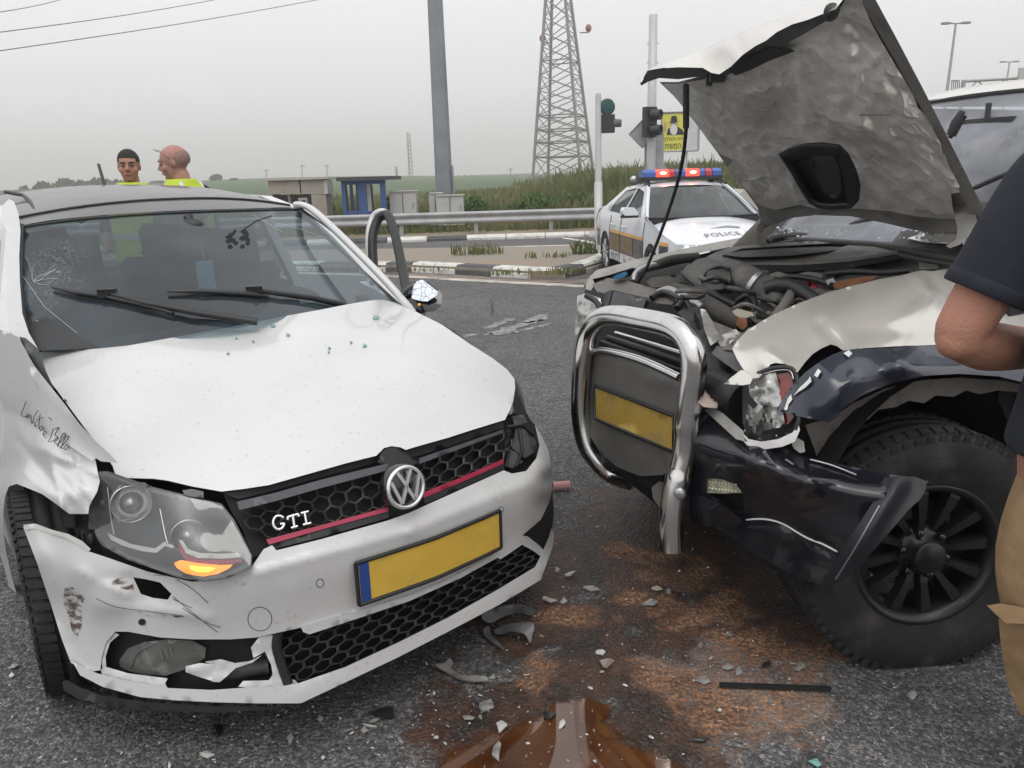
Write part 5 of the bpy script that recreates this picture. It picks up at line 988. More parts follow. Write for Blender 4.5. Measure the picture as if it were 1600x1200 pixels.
mir = panel('wing_mirror', [(622, 460), (632, 446), (645, 440), (668, 440), (686, 452), (691, 462), (689, 478), (680, 486), (660, 489), (646, 490), (634, 481), (624, 472)], Surf(MIR, bumps=[(660, 470, 30, .04)]), GLOSSB, polo, 8, .10)
CRKM = bpy.data.materials.new('cracked mirror'); CRKM.use_nodes = True; t_ = CRKM.node_tree; b_ = t_.nodes['Principled BSDF']; co_ = N(t_, 'ShaderNodeTexCoord').outputs['Object']
v_ = N(t_, 'ShaderNodeTexVoronoi', feature='DISTANCE_TO_EDGE'); v_.inputs['Scale'].default_value = 38; t_.links.new(co_, v_.inputs['Vector']); t_.links.new(mixc(t_, maprange(t_, v_.outputs['Distance'], .0, .06), (.10, .11, .13), (.62, .66, .72)), b_.inputs['Base Color']); b_.inputs['Metallic'].default_value = .5; b_.inputs['Roughness'].default_value = .25
panel('mirror_glass', [(646, 446), (652, 439), (660, 437), (672, 446), (684, 456), (683, 461), (668, 471), (655, 470), (643, 466)], Surf(MIR, off=-.07), CRKM, mir, 7, .006)
m = MB(); m.tube([U(*p) for p in ((628, 462, 3.46), (636, 452, 3.44), (648, 444, 3.44))], .010, 6); m.build('mirror_cup', GREYPL, mir)
m = MB(); m.sphere(U(655, 476, 3.40), .006, 8, 6); m.build('repeater', mat('amber repeater', (.8, .35, .03), .4, emit=(1, .4, .05), es=.6), mir)
# ---- aerials, film on the left edge
m = MB(); m.tube([U(164, 293, 4.7), U(159, 274, 4.75), U(154, 257, 4.8)], [.011, .010, .009], 6); m.build('aerial', BLACK, polo)
rf = Surf(PL((-.85, 0, 1.385), (-.95, -.55, 1.345), (-1.3, 0, 1.468), (-1.3, -.59, 1.41), (-1.7, -.3, 1.49)))
m = MB(); c = rf(59, 341, -.01); m.lathe(c-Vector((0, 0, .02)), (0, 0, 1), [(0, .07), (.012, .065), (.022, .03), (.024, .001)], 18); m.tube([c, rf(54, 328, -.03), rf(46, 314, -.03), rf(36, 305, -.02), rf(8, 300, .0)], .008, 6); m.build('magnetic_aerial', BLACK, polo)
BIRD = mat('bird dropping', (.35, .33, .28), .8)
for x, y in ((202, 316), (405, 315)):
    pass
# teal glass crumbs lying on the bonnet
TEAL = mat('teal safety glass', (0.16, 0.36, 0.33), 0.15, coat=.5, var=.1)
for i, (x, y, r) in enumerate([(427, 510, 5), (450, 524, 3.5), (357, 553, 2.5), (396, 535, 2.5), (588, 497, 6.5), (570, 541, 4), (549, 536, 2.2), (515, 545, 2.2), (102, 626, 3), (370, 530, 2.2), (514, 551, 2)]):
    a0 = random.random()*6; m = MB(); m.prism([hood_s(x+r*math.cos(t+a0)*random.uniform(.7, 1.1), y+r*.5*math.sin(t+a0)*random.uniform(.7, 1.1), -.002) for t in np.linspace(0, 2*PI, 7)[:-1]], Vector((0, -.003, .006)))
    big = {4: 'largest teal glass chip on the bonnet near its raised rear corner', 0: 'teal glass chip on the bonnet below the wiper arm', 5: 'small teal glass chip on the left middle of the white bonnet', 8: 'tiny glass chip beside the torn right wing flap'}
    big.update({1: 'second teal chip right of the one below the wiper arm', 2: 'tiny teal crumb alone on the left half of the bonnet', 3: 'tiny teal crumb left of the pair on the middle bonnet', 6: 'tiny teal crumb just left of the small chip', 7: 'upper of two tiny teal crumbs on the middle bonnet', 9: 'tiny teal crumb near the bonnet rear edge centre', 10: 'lower of two tiny teal crumbs on the middle bonnet'}); tag(m.build('glass_chip', TEAL), big[i], 'glass chip', 'teal glass chips on the bonnet')
# ================================================================ silver off-roader with raised bonnet
def PA(*l): return [PAJ(*p) for p in l]
SILV = mat('champagne silver paint', (0.70, 0.675, 0.625), 0.22, metal=0.55, coat=0.4, var=0.04, scale=4, col2=(0.45, 0.43, 0.40), c2lo=0.72, c2hi=0.95, c2scale=30)
SILVD = mat('dusty silver paint', (0.34, 0.33, 0.31), 0.5, metal=0.2, var=0.12, scale=8, col2=(0.20, 0.19, 0.17), c2lo=0.5, c2hi=0.75, c2scale=9)
NAVY = mat('navy blue paint', (0.020, 0.025, 0.042), 0.24, coat=0.45, var=0.1, scale=5, col2=(0.07, 0.075, 0.088), c2lo=0.50, c2hi=1.1, c2scale=5)
NAVYB = mat('scratched dark bumper', (0.010, 0.011, 0.016), 0.2, coat=0.5, var=0.15, scale=8, col2=(0.06, 0.058, 0.056), c2lo=0.60, c2hi=0.82, c2scale=10)
CHIP = mat('chipped white paint', (0.65, 0.65, 0.64), 0.7)
FOIL, t_, b_, l_ = node_mat('dusty foil insulation'); co_ = N(t_, 'ShaderNodeTexCoord').outputs['Object']
mpn = N(t_, 'ShaderNodeMapping'); mpn.inputs['Scale'].default_value = (5, 5, 1.2); mpn.inputs['Rotation'].default_value = (.4, .3, .5); l_(co_, mpn.inputs[0]); stz = noise(t_, mpn.outputs[0], 2.2, 8, .65); n2_ = noise(t_, co_, 3.2, 9, .7)
l_(mixc(t_, maprange(t_, n2_, .40, .72), mixc(t_, maprange(t_, stz, .35, .7), (0.76, 0.745, 0.72), (0.96, 0.95, 0.93)), (0.42, 0.39, 0.35)), b_.inputs['Base Color']); b_.inputs['Metallic'].default_value = .4; b_.inputs['Roughness'].default_value = .36
bp = N(t_, 'ShaderNodeBump'); bp.inputs['Strength'].default_value = .85; bp.inputs['Distance'].default_value = .020
def ridge(sc_, dist):
    n = N(t_, 'ShaderNodeTexNoise'); n.inputs['Scale'].default_value = sc_; n.inputs['Detail'].default_value = 2; n.inputs['Distortion'].default_value = dist; l_(mpn2.outputs[0], n.inputs['Vector'])
    return mth(t_, 'POWER', mth(t_, 'ABSOLUTE', mth(t_, 'SUBTRACT', n.outputs['Fac'], .5)), .6)
mpn2 = N(t_, 'ShaderNodeMapping'); mpn2.inputs['Scale'].default_value = (1.5, 1.5, .6); mpn2.inputs['Rotation'].default_value = (.5, .2, .3); l_(co_, mpn2.inputs[0])
l_(mth(t_, 'ADD', mth(t_, 'MULTIPLY', ridge(3.2, .4), -1.0), mth(t_, 'MULTIPLY', ridge(9, .3), -.35)), bp.inputs['Height']); l_(bp.outputs[0], b_.inputs['Normal'])
ENG = mat('dusty engine plastic', (0.085, 0.082, 0.076), 0.62, var=0.25, scale=12, col2=(0.20, 0.185, 0.16), c2lo=0.45, c2hi=0.75, c2scale=9, bump=.15, bscale=60)
ENGL = mat('dusty grey engine metal', (0.17, 0.16, 0.145), 0.6, metal=.2, var=0.25, scale=12, col2=(0.075, 0.068, 0.06), c2lo=0.48, c2hi=0.7, c2scale=12)
HOSE = mat('dusty rubber hose', (0.05, 0.047, 0.044), 0.75, var=.2, scale=18, col2=(.13, .12, .10), c2lo=.5, c2hi=.8, c2scale=14)
RUSTY = mat('rusty metal', (0.20, 0.085, 0.04), 0.85, var=.3, scale=25)
CLEARP = mat('broken clear plastic', (0.48, 0.48, 0.46), 0.18, metal=.5, coat=.6, var=.3, scale=30, col2=(.12, .11, .10), c2lo=.5, c2hi=.7, c2scale=30)
paj = thing('off_road_vehicle', 'silver off-roader with smashed front, raised foil-lined bonnet and bent chrome bull bar', 'car', PAJ(-1.3, 0, 0))
# ---- raised bonnet
HC = [(1005, 125, 3.05), (1335, -5, 2.10), (1190, 355, 3.70), (1540, 362, 2.66)]
foil_b = [(1420, 300, 40, .02), (1230, 180, 30, -.015), (1380, 120, 35, .018), (1290, 180, 25, .014), (1150, 180, 60, .02), (1250, 130, 70, -.02), (1320, 200, 60, .02), (1400, 260, 70, .015), (1180, 270, 50, -.012)]
foil_c = [(1318, 48, 1342, 135, 6, .012), (1244, 84, 1262, 160, 5, .014), (1215, 95, 1235, 150, 6, .008), (1240, 165, 1345, 195, 10, .010), (1345, 195, 1400, 228, 7, .010), (1330, 230, 1430, 222, 5, -.012), (1430, 222, 1490, 290, 12, .012), (1135, 255, 1216, 240, 7, .012), (1145, 290, 1225, 285, 7, -.010), (1350, 240, 1430, 330, 10, .014), (1390, 235, 1460, 320, 9, -.012), (1340, 270, 1400, 330, 9, .012), (1175, 320, 1250, 315, 8, .01), (1300, 90, 1410, 175, 8, .009), (1100, 165, 1200, 150, 8, .009), (1340, 40, 1400, 140, 8, -.008)]
foil_s = Surf(HC, foil_b, foil_c, noise=(.020, 34))
SC_OUT = [(1216, 241), (1232, 231), (1256, 224), (1285, 222), (1312, 226), (1326, 240), (1338, 264), (1345, 290), (1342, 314), (1330, 326), (1300, 328), (1278, 326), (1264, 318), (1252, 300), (1236, 272)]
bonnet = panel('bonnet', [(1030, 128), (1060, 128), (1120, 112), (1180, 82), (1250, 46), (1300, 20), (1312, -8), (1330, -30), (1348, -30), (1362, -10), (1400, 60), (1440, 135), (1480, 215), (1515, 285), (1547, 350), (1540, 362), (1532, 376), (1500, 372), (1440, 362), (1380, 348), (1330, 338), (1275, 336), (1240, 340), (1195, 356), (1184, 362), (1188, 345), (1184, 325), (1165, 298), (1143, 272), (1122, 240), (1085, 190), (1055, 152)], Surf(HC, off=.035), SILVD, paj, 26, .03, holes=[[(1285+(x-1285)*.97, 275+(y-275)*.95) for x, y in SC_OUT]])
panel('foil_lining', [(1036, 131), (1060, 131), (1122, 120), (1182, 88), (1252, 52), (1300, 28), (1318, 4), (1332, -20), (1343, -18), (1358, 30), (1380, 70), (1404, 110), (1428, 150), (1434, 168), (1452, 186), (1460, 206), (1470, 225), (1484, 262), (1500, 292), (1502, 300), (1486, 303), (1488, 322), (1494, 342), (1470, 342), (1430, 338), (1390, 330), (1345, 326), (1280, 327), (1250, 320), (1210, 328), (1192, 322), (1180, 316), (1168, 298), (1150, 282), (1136, 262), (1146, 250), (1124, 240), (1108, 222), (1090, 196), (1072, 172), (1056, 154)], foil_s, FOIL, bonnet, 7, .004, holes=[SC_OUT])
# scoop duct
scs = Surf(HC, off=.10); m = MB(); d = dens(SC_OUT, 9); fs_ = Surf(HC, off=.0); cx, cy = 1285, 275
ra = [fs_(x, y, -.006) for x, y in d]; rb = [fs_(cx+(x-cx)*.96, cy+(y-cy)*.94, -.022) for x, y in d]; rc = [fs_(cx+(x-cx)*.86, cy+(y-cy)*.82, -.010) for x, y in d]; rd_ = [fs_(cx+4+(x-cx)*.72, cy+6+(y-cy)*.70, .05) for x, y in d]; re = [fs_(cx+4+(x-cx)*.70, cy+6+(y-cy)*.66, .075) for x, y in d]
m.loft([ra, rb, rc, rd_, re]); m.add(re, [tuple(range(len(re)))], False); scoop = m.build('scoop_duct', mat('scoop plastic', (.035, .036, .04), .5, var=.2), bonnet)
panel('duct_flap', [(1268, 242), (1300, 238), (1312, 262), (1316, 300), (1306, 312), (1286, 300), (1274, 270)], Surf(HC, off=.045), mat('scoop flap', (.06, .06, .062), .5, var=.2), scoop, 10, .006)
panel('duct_side', [(1308, 228), (1325, 242), (1343, 290), (1338, 318), (1322, 318), (1318, 280), (1310, 250)], Surf(HC, off=-.02), mat('navy rubber seal', (.016, .019, .028), .6), scoop, 8, .012)
# outer edge rail and curled front lip
panel('edge_rail', [(1336, -30), (1352, -30), (1364, -8), (1402, 62), (1442, 138), (1482, 217), (1517, 287), (1549, 350), (1538, 372), (1524, 352), (1500, 300), (1478, 250), (1455, 196), (1434, 160), (1406, 108), (1378, 60), (1352, 16)], Surf(HC, off=-.012), mat('dusty bonnet edge', (.20, .195, .185), .55, metal=.1, var=.15, scale=6, col2=(.10, .095, .09), c2lo=.5, c2hi=.75, c2scale=8), bonnet, 12, .03)
LC = [(1000, 120, 3.02), (1100, 95, 2.72), (1200, 45, 2.42), (1310, 0, 2.06), (1110, 112, 2.78), (1180, 80, 2.58), (1290, 26, 2.18), (1050, 90, 2.86)]
_h = Surf(HC); LC2 = [(x, y, _h.z(x, y)+.13) for x, y in ((1004, 110), (1060, 90), (1140, 55), (1215, 26), (1290, -4), (1320, -24))]+[(x, y, _h.z(x, y)-.10) for x, y in ((1003, 130), (1060, 107), (1112, 116), (1142, 106), (1196, 66), (1262, 33), (1312, 10))]
panel('bonnet_lip', [(997, 131), (996, 124), (1004, 113), (1022, 104), (1060, 92), (1100, 76), (1140, 57), (1180, 41), (1215, 28), (1250, 14), (1290, -2), (1318, -22), (1328, -14), (1312, 6), (1306, 14), (1290, 20), (1262, 31), (1238, 38), (1214, 50), (1196, 64), (1180, 72), (1160, 86), (1142, 104), (1124, 116), (1112, 114), (1098, 106), (1060, 105), (1030, 107), (1010, 114), (1003, 128)], Surf(LC2, bumps=[(1120, 85, 25, .02), (1180, 60, 25, -.015)], creases=[(1130, 70, 1160, 95, 7, .03), (1180, 45, 1240, 40, 6, -.02), (1060, 98, 1120, 75, 8, .02), (1150, 60, 1165, 85, 6, -.02)], noise=(.02, 22)), SILV, bonnet, 9, .02)
panel('lip_shade', [(1000, 130), (1012, 110), (1060, 102), (1100, 103), (1122, 112), (1150, 92), (1196, 58), (1250, 30), (1304, 10), (1306, 24), (1262, 50), (1200, 84), (1184, 92), (1140, 116), (1108, 124), (1090, 120), (1060, 124), (1030, 122), (1012, 128), (1002, 134)], Surf(HC, off=-.02, noise=(.01, 14)), mat('shadowed bonnet steel', (.09, .09, .092), .5, var=.2), bonnet, 10, .02)  # dark polygon paints the shadow between lip and foil
m = MB(); s_ = Surf(HC, off=-.08); c = s_(1299, 18); m.lathe(c, (-.3, -1, .2), [(-.02, .02), (.01, .02), (.016, .012), (.016, .001)], 12); m.box(s_(1120, 119, .05), .05, .03, .04); m.box(s_(1108, 120, .05), .02, .02, .06); m.build('bonnet_latch', BLACK, bonnet)
panel('weather_strip', [(1160, 92), (1200, 74), (1236, 76), (1242, 80), (1200, 96), (1172, 110), (1150, 118), (1140, 112)], Surf(HC, off=-.03), BLACK, bonnet, 8, .015)
panel('tear', [(1124, 80), (1134, 73), (1146, 74), (1132, 78), (1128, 84)], Surf(LC2, off=-.01), ENGD, bonnet, 5, .002)
stroke('stamped_code', [[(1343+i*4.3, 181-(i % 2)), (1346+i*4.3, 179)] for i in range(11)], Surf(HC, foil_b, foil_c), .0013, mat('ink stamp', (.05, .045, .045), .8), bonnet, -.022, 4, 0)
panel('hinge', [(1487, 302), (1512, 300), (1520, 320), (1527, 345), (1524, 366), (1510, 372), (1500, 382), (1484, 388), (1478, 384), (1494, 374), (1496, 356), (1490, 330)], Surf([(1500, 300, 2.70), (1525, 360, 2.60), (1480, 390, 2.66)], off=-.02), SILVD, bonnet, 8, .02)
panel('hinge', [(1184, 350), (1196, 352), (1192, 370), (1194, 392), (1184, 392), (1182, 372)], [(1190, 350, 3.68), (1194, 392, 3.75), (1182, 372, 3.7)], SILVD, bonnet, 8, .03)
m = MB(); m.tube([U(*p) for p in spline([(1072, 130, 2.86), (1072, 200, 2.95), (1063, 268, 3.1), (1041, 340, 3.25), (1012, 415, 3.38), (996, 442, 3.42)], 5)], .0075, 6); m.tube([U(*p) for p in [(1072, 132, 2.85), (1072, 200, 2.94)]], .012, 6); m.build('prop_rod', BLACK, paj)
# ---- engine bay
ebf = Surf([(915, 440, 3.75), (1190, 380, 4.1), (1500, 430, 2.95), (1150, 560, 2.62), (930, 500, 3.3), (1250, 470, 3.2)], off=.16)
panel('engine_bay', [(912, 446), (1000, 425), (1100, 400), (1190, 378), (1330, 380), (1400, 396), (1510, 420), (1400, 470), (1250, 540), (1165, 600), (1100, 560), (1060, 520), (930, 500)], ebf, mat('engine bay shade black', (.012, .011, .010), .9, var=.3, scale=10), paj, 22, .06)  # near-black base colour paints in the shade of the gaps
farf = Surf([(920, 440, 3.62), (1000, 415, 3.72), (1195, 372, 4.05), (930, 500, 3.5)])
panel('far_wing', [(912, 462), (918, 436), (932, 422), (1000, 404), (1060, 390), (1120, 378), (1170, 369), (1194, 364), (1196, 374), (1150, 384), (1100, 394), (1050, 404), (1000, 415), (950, 430), (936, 438), (924, 452), (920, 470), (912, 500), (904, 520), (898, 522), (902, 490)], farf, SILVD, paj, 11, .03)
panel('wing_gutter', [(926, 436), (960, 428), (1000, 418), (1100, 396), (1194, 376), (1194, 382), (1100, 404), (1000, 428), (960, 437), (930, 444)], Surf([(920, 440, 3.58), (1000, 415, 3.68), (1195, 372, 4.0)]), BLACK, paj, 12, .01)
def block(name, fr, d, mt, parent=paj, sm=True, res=9, bumps=(), noise_=None):
    xs_ = [p[0] for p in fr]; return panel(name, fr, Surf(d, bumps, noise=noise_) if not isinstance(d, (int, float)) else Surf([(0, 0, d)], bumps, noise=noise_), mt, parent, res, .06)
def hose(name, pts, r, mt=HOSE, parent=paj, n=9, ribs=0):
    m = MB(); P = [U(*p) for p in spline(pts, 8)]
    rr2 = [r*(1.10 if ribs and i % 2 else 1.0) for i in range(len(P))] if not hasattr(r, '__len__') else list(np.interp(np.linspace(0, 1, len(P)), np.linspace(0, 1, len(r)), r))
    m.tube(P, rr2, n); return m.build(name, mt, parent)
block('radiator_support', [(926, 444), (950, 434), (985, 440), (1012, 448), (1040, 456), (1056, 466), (1050, 476), (1028, 474), (1004, 466), (960, 460), (934, 458)], [(930, 450, 3.42), (1050, 470, 3.0), (990, 440, 3.35)], ENGL, noise_=(.02, 14))
block('blue_cloth', [(957, 433), (966, 428), (978, 424), (981, 428), (974, 434), (962, 437)], 3.36, mat('blue cloth', (.03, .14, .26), .8), res=6)
block('relay_box', [(946, 456), (958, 453), (1014, 466), (1016, 474), (1006, 492), (986, 490), (948, 482), (942, 476)], [(946, 456, 3.16), (1014, 470, 2.90), (980, 490, 2.98)], BLACK)
panel('box_lid', [(958, 455), (1010, 467), (1003, 488), (952, 478)], [(946, 456, 3.13), (1014, 470, 2.87), (980, 490, 2.95)], mat('black lid', (.03, .032, .036), .35, coat=.2), paj, 12, .02)
for a, b in [((955, 455), (948, 482)), ((1008, 466), (1000, 491))]:
    m = MB(); q = U(a[0], a[1], 3.0); r_ = U(b[0], b[1], 2.98); m.tube([q, r_], .010, 5); m.build('box_clip', BLACK, paj)
block('battery_tray', [(1010, 440), (1016, 434), (1060, 428), (1084, 432), (1088, 440), (1060, 446), (1018, 449)], [(1010, 440, 3.35), (1080, 436, 3.25)], ENGL)
block('air_box', [(1066, 424), (1074, 414), (1090, 405), (1106, 401), (1124, 408), (1140, 418), (1144, 430), (1140, 444), (1128, 454), (1112, 455), (1098, 450), (1086, 440), (1070, 434)], [(1066, 424, 3.2), (1140, 430, 3.05), (1106, 452, 3.0), (1104, 402, 3.3)], ENG, bumps=[(1106, 428, 22, .06)], res=8)
panel('air_box_lid', [(1096, 441), (1104, 424), (1126, 416), (1140, 420), (1142, 438), (1130, 452), (1112, 453), (1100, 450)], [(1096, 441, 3.02), (1140, 420, 2.97), (1112, 453, 2.95)], mat('box lid plastic', (.05, .048, .045), .55, var=.2, scale=12), paj, 8, .03)
panel('fan_shroud', [(1096, 410), (1106, 400), (1118, 394), (1146, 385), (1200, 381), (1260, 377), (1320, 374), (1380, 378), (1404, 386), (1398, 396), (1360, 402), (1320, 407), (1250, 413), (1180, 415), (1130, 416), (1106, 414)], Surf([(1096, 412, 3.28), (1146, 384, 3.55), (1330, 374, 3.38), (1400, 390, 3.05), (1240, 414, 3.08)], bumps=[(1240, 411, 14, .015)]), mat('dusty shroud plastic', (.13, .126, .117), .6, var=.2, scale=7, col2=(.065, .062, .058), c2lo=.5, c2hi=.72, c2scale=7), paj, 9, .05, holes=[[(1134, 397), (1160, 388), (1220, 384), (1300, 380), (1330, 382), (1300, 390), (1240, 397), (1170, 400)]])
panel('shroud_cooler', [(1128, 398), (1160, 387), (1300, 379), (1336, 382), (1300, 392), (1240, 399), (1160, 402)], [(1130, 398, 3.36), (1300, 380, 3.5), (1300, 392, 3.2)], mat('cooler fins', (.05, .048, .045), .7, var=.3, scale=90), paj, 12, .02)
panel('engine_cover', [(1140, 418), (1200, 420), (1260, 416), (1310, 410), (1320, 424), (1300, 434), (1250, 436), (1200, 440), (1160, 432)], Surf([(1140, 420, 3.2), (1310, 412, 3.05), (1240, 436, 3.0)], noise=(.03, 18)), ENG, paj, 8, .05)
hose('intake_pipe', [(1138, 428, 3.08), (1160, 434, 2.98), (1184, 448, 2.88), (1206, 462, 2.82), (1214, 480, 2.80)], .058, ENG)
m = MB(); p = U(1180, 446, 2.88); q = U(1186, 449.5, 2.87); m.tube([p, q], .066, 14); m.build('hose_clamp', STEEL, paj)
hose('coolant_hose', [(1052, 456, 3.08), (1076, 462, 2.96), (1110, 480, 2.82), (1140, 498, 2.72), (1162, 508, 2.66)], .036, HOSE)
hose('coolant_hose', [(1030, 460, 3.1), (1046, 456, 3.06), (1064, 464, 2.96), (1086, 474, 2.86), (1098, 482, 2.8)], [.022, .024, .024, .02, .016], STEEL)
hose('coolant_hose', [(1194, 450, 2.78), (1216, 445, 2.76), (1240, 448, 2.72), (1262, 460, 2.66), (1280, 474, 2.6)], .024, BLACK)
hose('heater_pipe', [(990, 440, 3.38), (994, 428, 3.4), (1006, 420, 3.42), (1026, 414, 3.44)], .016, STEEL)
hose('heater_hose', [(1024, 415, 3.44), (1050, 406, 3.5), (1090, 402, 3.55)], .022, HOSE)
hose('vacuum_hose', [(1086, 452, 3.0), (1110, 458, 2.92), (1134, 470, 2.85), (1150, 478, 2.8)], .014, BLACK)
hose('vacuum_hose', [(1058, 482, 2.82), (1070, 470, 2.85), (1082, 490, 2.8)], .012, BLACK)
hose('bracket_strut', [(1240, 452, 2.74), (1226, 476, 2.66), (1208, 500, 2.58), (1190, 512, 2.54)], .018, ENGL)
block('engine_block', [(1180, 470), (1196, 458), (1230, 456), (1262, 466), (1280, 476), (1250, 492), (1214, 508), (1184, 512), (1176, 490)], [(1180, 470, 2.8), (1270, 470, 2.7), (1190, 510, 2.6)], ENG, noise_=(.05, 14))
block('engine_block', [(1230, 436), (1280, 436), (1330, 430), (1380, 432), (1400, 438), (1340, 452), (1290, 466), (1262, 462), (1240, 450)], [(1230, 440, 3.0), (1400, 436, 2.82), (1280, 464, 2.7)], ENG, noise_=(.06, 12))
ENK = mat('engine gap shade paint', (.006, .006, .006), .9)
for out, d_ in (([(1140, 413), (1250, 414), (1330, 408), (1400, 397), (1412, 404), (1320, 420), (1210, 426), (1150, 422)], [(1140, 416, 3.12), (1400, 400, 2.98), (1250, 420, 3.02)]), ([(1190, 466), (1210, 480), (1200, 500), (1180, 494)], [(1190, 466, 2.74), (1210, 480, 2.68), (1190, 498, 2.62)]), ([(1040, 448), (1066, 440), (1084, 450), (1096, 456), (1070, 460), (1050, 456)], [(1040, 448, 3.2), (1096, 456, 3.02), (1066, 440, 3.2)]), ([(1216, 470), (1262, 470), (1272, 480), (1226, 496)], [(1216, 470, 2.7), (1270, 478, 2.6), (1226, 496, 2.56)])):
    panel('painted_gap_shade', out, d_, ENK, paj, 10, .01)  # black sheets stand in for the shade between engine parts
hose('box_rim', [(1066, 426, 3.15), (1084, 442, 3.03), (1100, 452, 2.96), (1114, 456, 2.94), (1130, 455, 2.95), (1142, 444, 2.98)], .009, BLACK)
hose('box_rim', [(1097, 440, 3.0), (1105, 424, 3.05), (1126, 416, 3.0), (1140, 420, 2.95)], .006, BLACK)
hose('shroud_highlight', [(1098, 414, 3.24), (1150, 417, 3.16), (1240, 414, 3.06), (1330, 408, 3.02), (1402, 396, 3.0)], .012, ENGL)  # paler tube paints a highlight along the shroud edge
hose('cable', [(1018, 466, 3.04), (1034, 457, 3.06), (1052, 461, 2.98), (1062, 472, 2.9)], .013, BLACK)
hose('cable', [(1200, 440, 2.84), (1230, 432, 2.86), (1270, 436, 2.82), (1300, 446, 2.74)], .011, BLACK)
hose('cable', [(1290, 428, 2.92), (1330, 424, 2.88), (1380, 426, 2.8), (1420, 422, 2.76)], .012, BLACK)
hose('cable', [(1150, 470, 2.84), (1168, 462, 2.82), (1180, 474, 2.76), (1176, 492, 2.7)], .010, BLACK)
block('throttle_body', [(1196, 430), (1216, 424), (1234, 430), (1236, 444), (1216, 450), (1200, 446)], 2.86, ENGL, res=6, noise_=(.03, 8)); block('valve_cover', [(1238, 430), (1262, 424), (1286, 428), (1282, 438), (1256, 444)], 2.88, ENGL, res=6, noise_=(.03, 9))
m = MB()
for i in range(40):                                                      # small fittings, wires and clips all over the engine
    x = random.uniform(1070, 1400); y = random.uniform(400+max(0, (1200-x))*.15, 520-max(0, (x-1150))*.34); z_ = 3.35-(y-400)*.0068
    m.box(U(x, y, z_-.03), *[random.uniform(.012, .04) for _ in range(3)], (Vector(rng.normal(0, 1, 3)), Vector((0, 0, 1)), Vector((0, 1, 0))), mi=random.choice([0, 0, 0, 1, 1, 2]))
for i in range(16):
    x = random.uniform(1040, 1330); y = random.uniform(430, 500)-max(0, (x-1180))*.25; z_ = 3.25-(y-400)*.0064; m.tube([U(*p) for p in spline([(x, y, z_-.1), (x+random.uniform(8, 25), y+random.uniform(-10, 10), z_-.16), (x+random.uniform(25, 50), y+random.uniform(-2, 18), z_-.1)], 4)], random.uniform(.004, .010), 5, mi=random.choice([0, 1, 2]))
tag(m.build('engine_fittings', [BLACK, ENGL, HOSE], paj), kind='stuff')
WIRER = mat('red wire', (.30, .03, .05), .5); hose('red_wire', [(1258, 446, 2.86), (1264, 440, 2.86), (1272, 444, 2.84), (1268, 452, 2.82), (1276, 448, 2.82)], .007, WIRER, n=6)
block('fuse_box', [(1300, 442), (1330, 435), (1372, 430), (1362, 438), (1330, 448), (1304, 452)], 2.74, RUSTY, res=7)
block('fuse_box', [(1290, 438), (1302, 434), (1306, 442), (1294, 446)], 2.74, mat('grey fuse box', (.3, .3, .3), .6), res=6)
block('hose_fitting', [(1144, 486), (1152, 482), (1176, 488), (1178, 494), (1160, 498), (1148, 492)], 2.55, mat('cream fitting', (.38, .33, .27), .6), res=5); block('hose_fitting', [(1152, 496), (1166, 496), (1168, 510), (1160, 516), (1150, 508)], 2.55, RUSTY, res=5)
# bulkhead, cowl, screen
fw_s = Surf([(1310, 392, 3.32), (1500, 420, 2.72), (1400, 440, 2.92), (1330, 380, 3.38)])
panel('bulkhead', [(1300, 388), (1330, 384), (1400, 396), (1460, 404), (1510, 412), (1510, 440), (1400, 446), (1330, 446), (1290, 430)], fw_s, mat('dull bulkhead paint', (.15, .145, .13), .65, var=.15, scale=6, col2=(.085, .08, .07), c2lo=.5, c2hi=.75), paj, 14, .02)
for out, nm in (([(1338, 388), (1372, 391), (1370, 412), (1350, 408), (1336, 404)], 'service_label'), ([(1435, 402), (1467, 406), (1466, 420), (1436, 421)], 'service_label'), ([(1394, 392), (1401, 393), (1401, 401), (1394, 400)], 'service_label')):
    panel(nm, out, Surf([(1310, 392, 3.32), (1500, 420, 2.72), (1400, 440, 2.92), (1330, 380, 3.38)], off=-.012), mat('faded label', (.36, .36, .34), .7, var=.2, scale=60), paj, 7, .003)
cow_s = Surf([(1196, 366, 3.82), (1340, 372, 3.36), (1500, 398, 2.72), (1480, 372, 2.85), (1250, 354, 3.72)])
panel('cowl', [(1196, 372), (1210, 362), (1262, 352), (1340, 354), (1430, 360), (1500, 372), (1512, 398), (1500, 408), (1440, 400), (1400, 391), (1330, 380), (1250, 372)], cow_s, DUSTY, paj, 11, .02)
panel('cowl_panel', [(1418, 372), (1450, 362), (1496, 366), (1500, 382), (1460, 380), (1440, 378)], Surf([(1196, 366, 3.82), (1340, 372, 3.36), (1500, 398, 2.72), (1480, 372, 2.85), (1250, 354, 3.72)], off=-.03), SILV, paj, 9, .012)
m = MB(); s_ = Surf([(1196, 366, 3.82), (1340, 372, 3.36), (1500, 398, 2.72), (1480, 372, 2.85), (1250, 354, 3.72)], off=-.03); m.tube([s_(*p) for p in spline([(1200, 378), (1216, 370), (1260, 368), (1330, 378), (1400, 388), (1440, 396), (1506, 408)], 5)], .014, 7); m.tube([s_(*p) for p in spline([(1204, 384), (1260, 375), (1330, 386), (1400, 398), (1430, 404), (1500, 416)], 5)], .009, 6); m.build('bonnet_seal', HOSE, paj)
m = MB(); m.tube([s_(1334, 356, -.02), s_(1352, 347, -.04), s_(1366, 342, -.05)], [.03, .022, .012], 8); m.build('wiper_spindle', BLACK, paj)
m = MB()
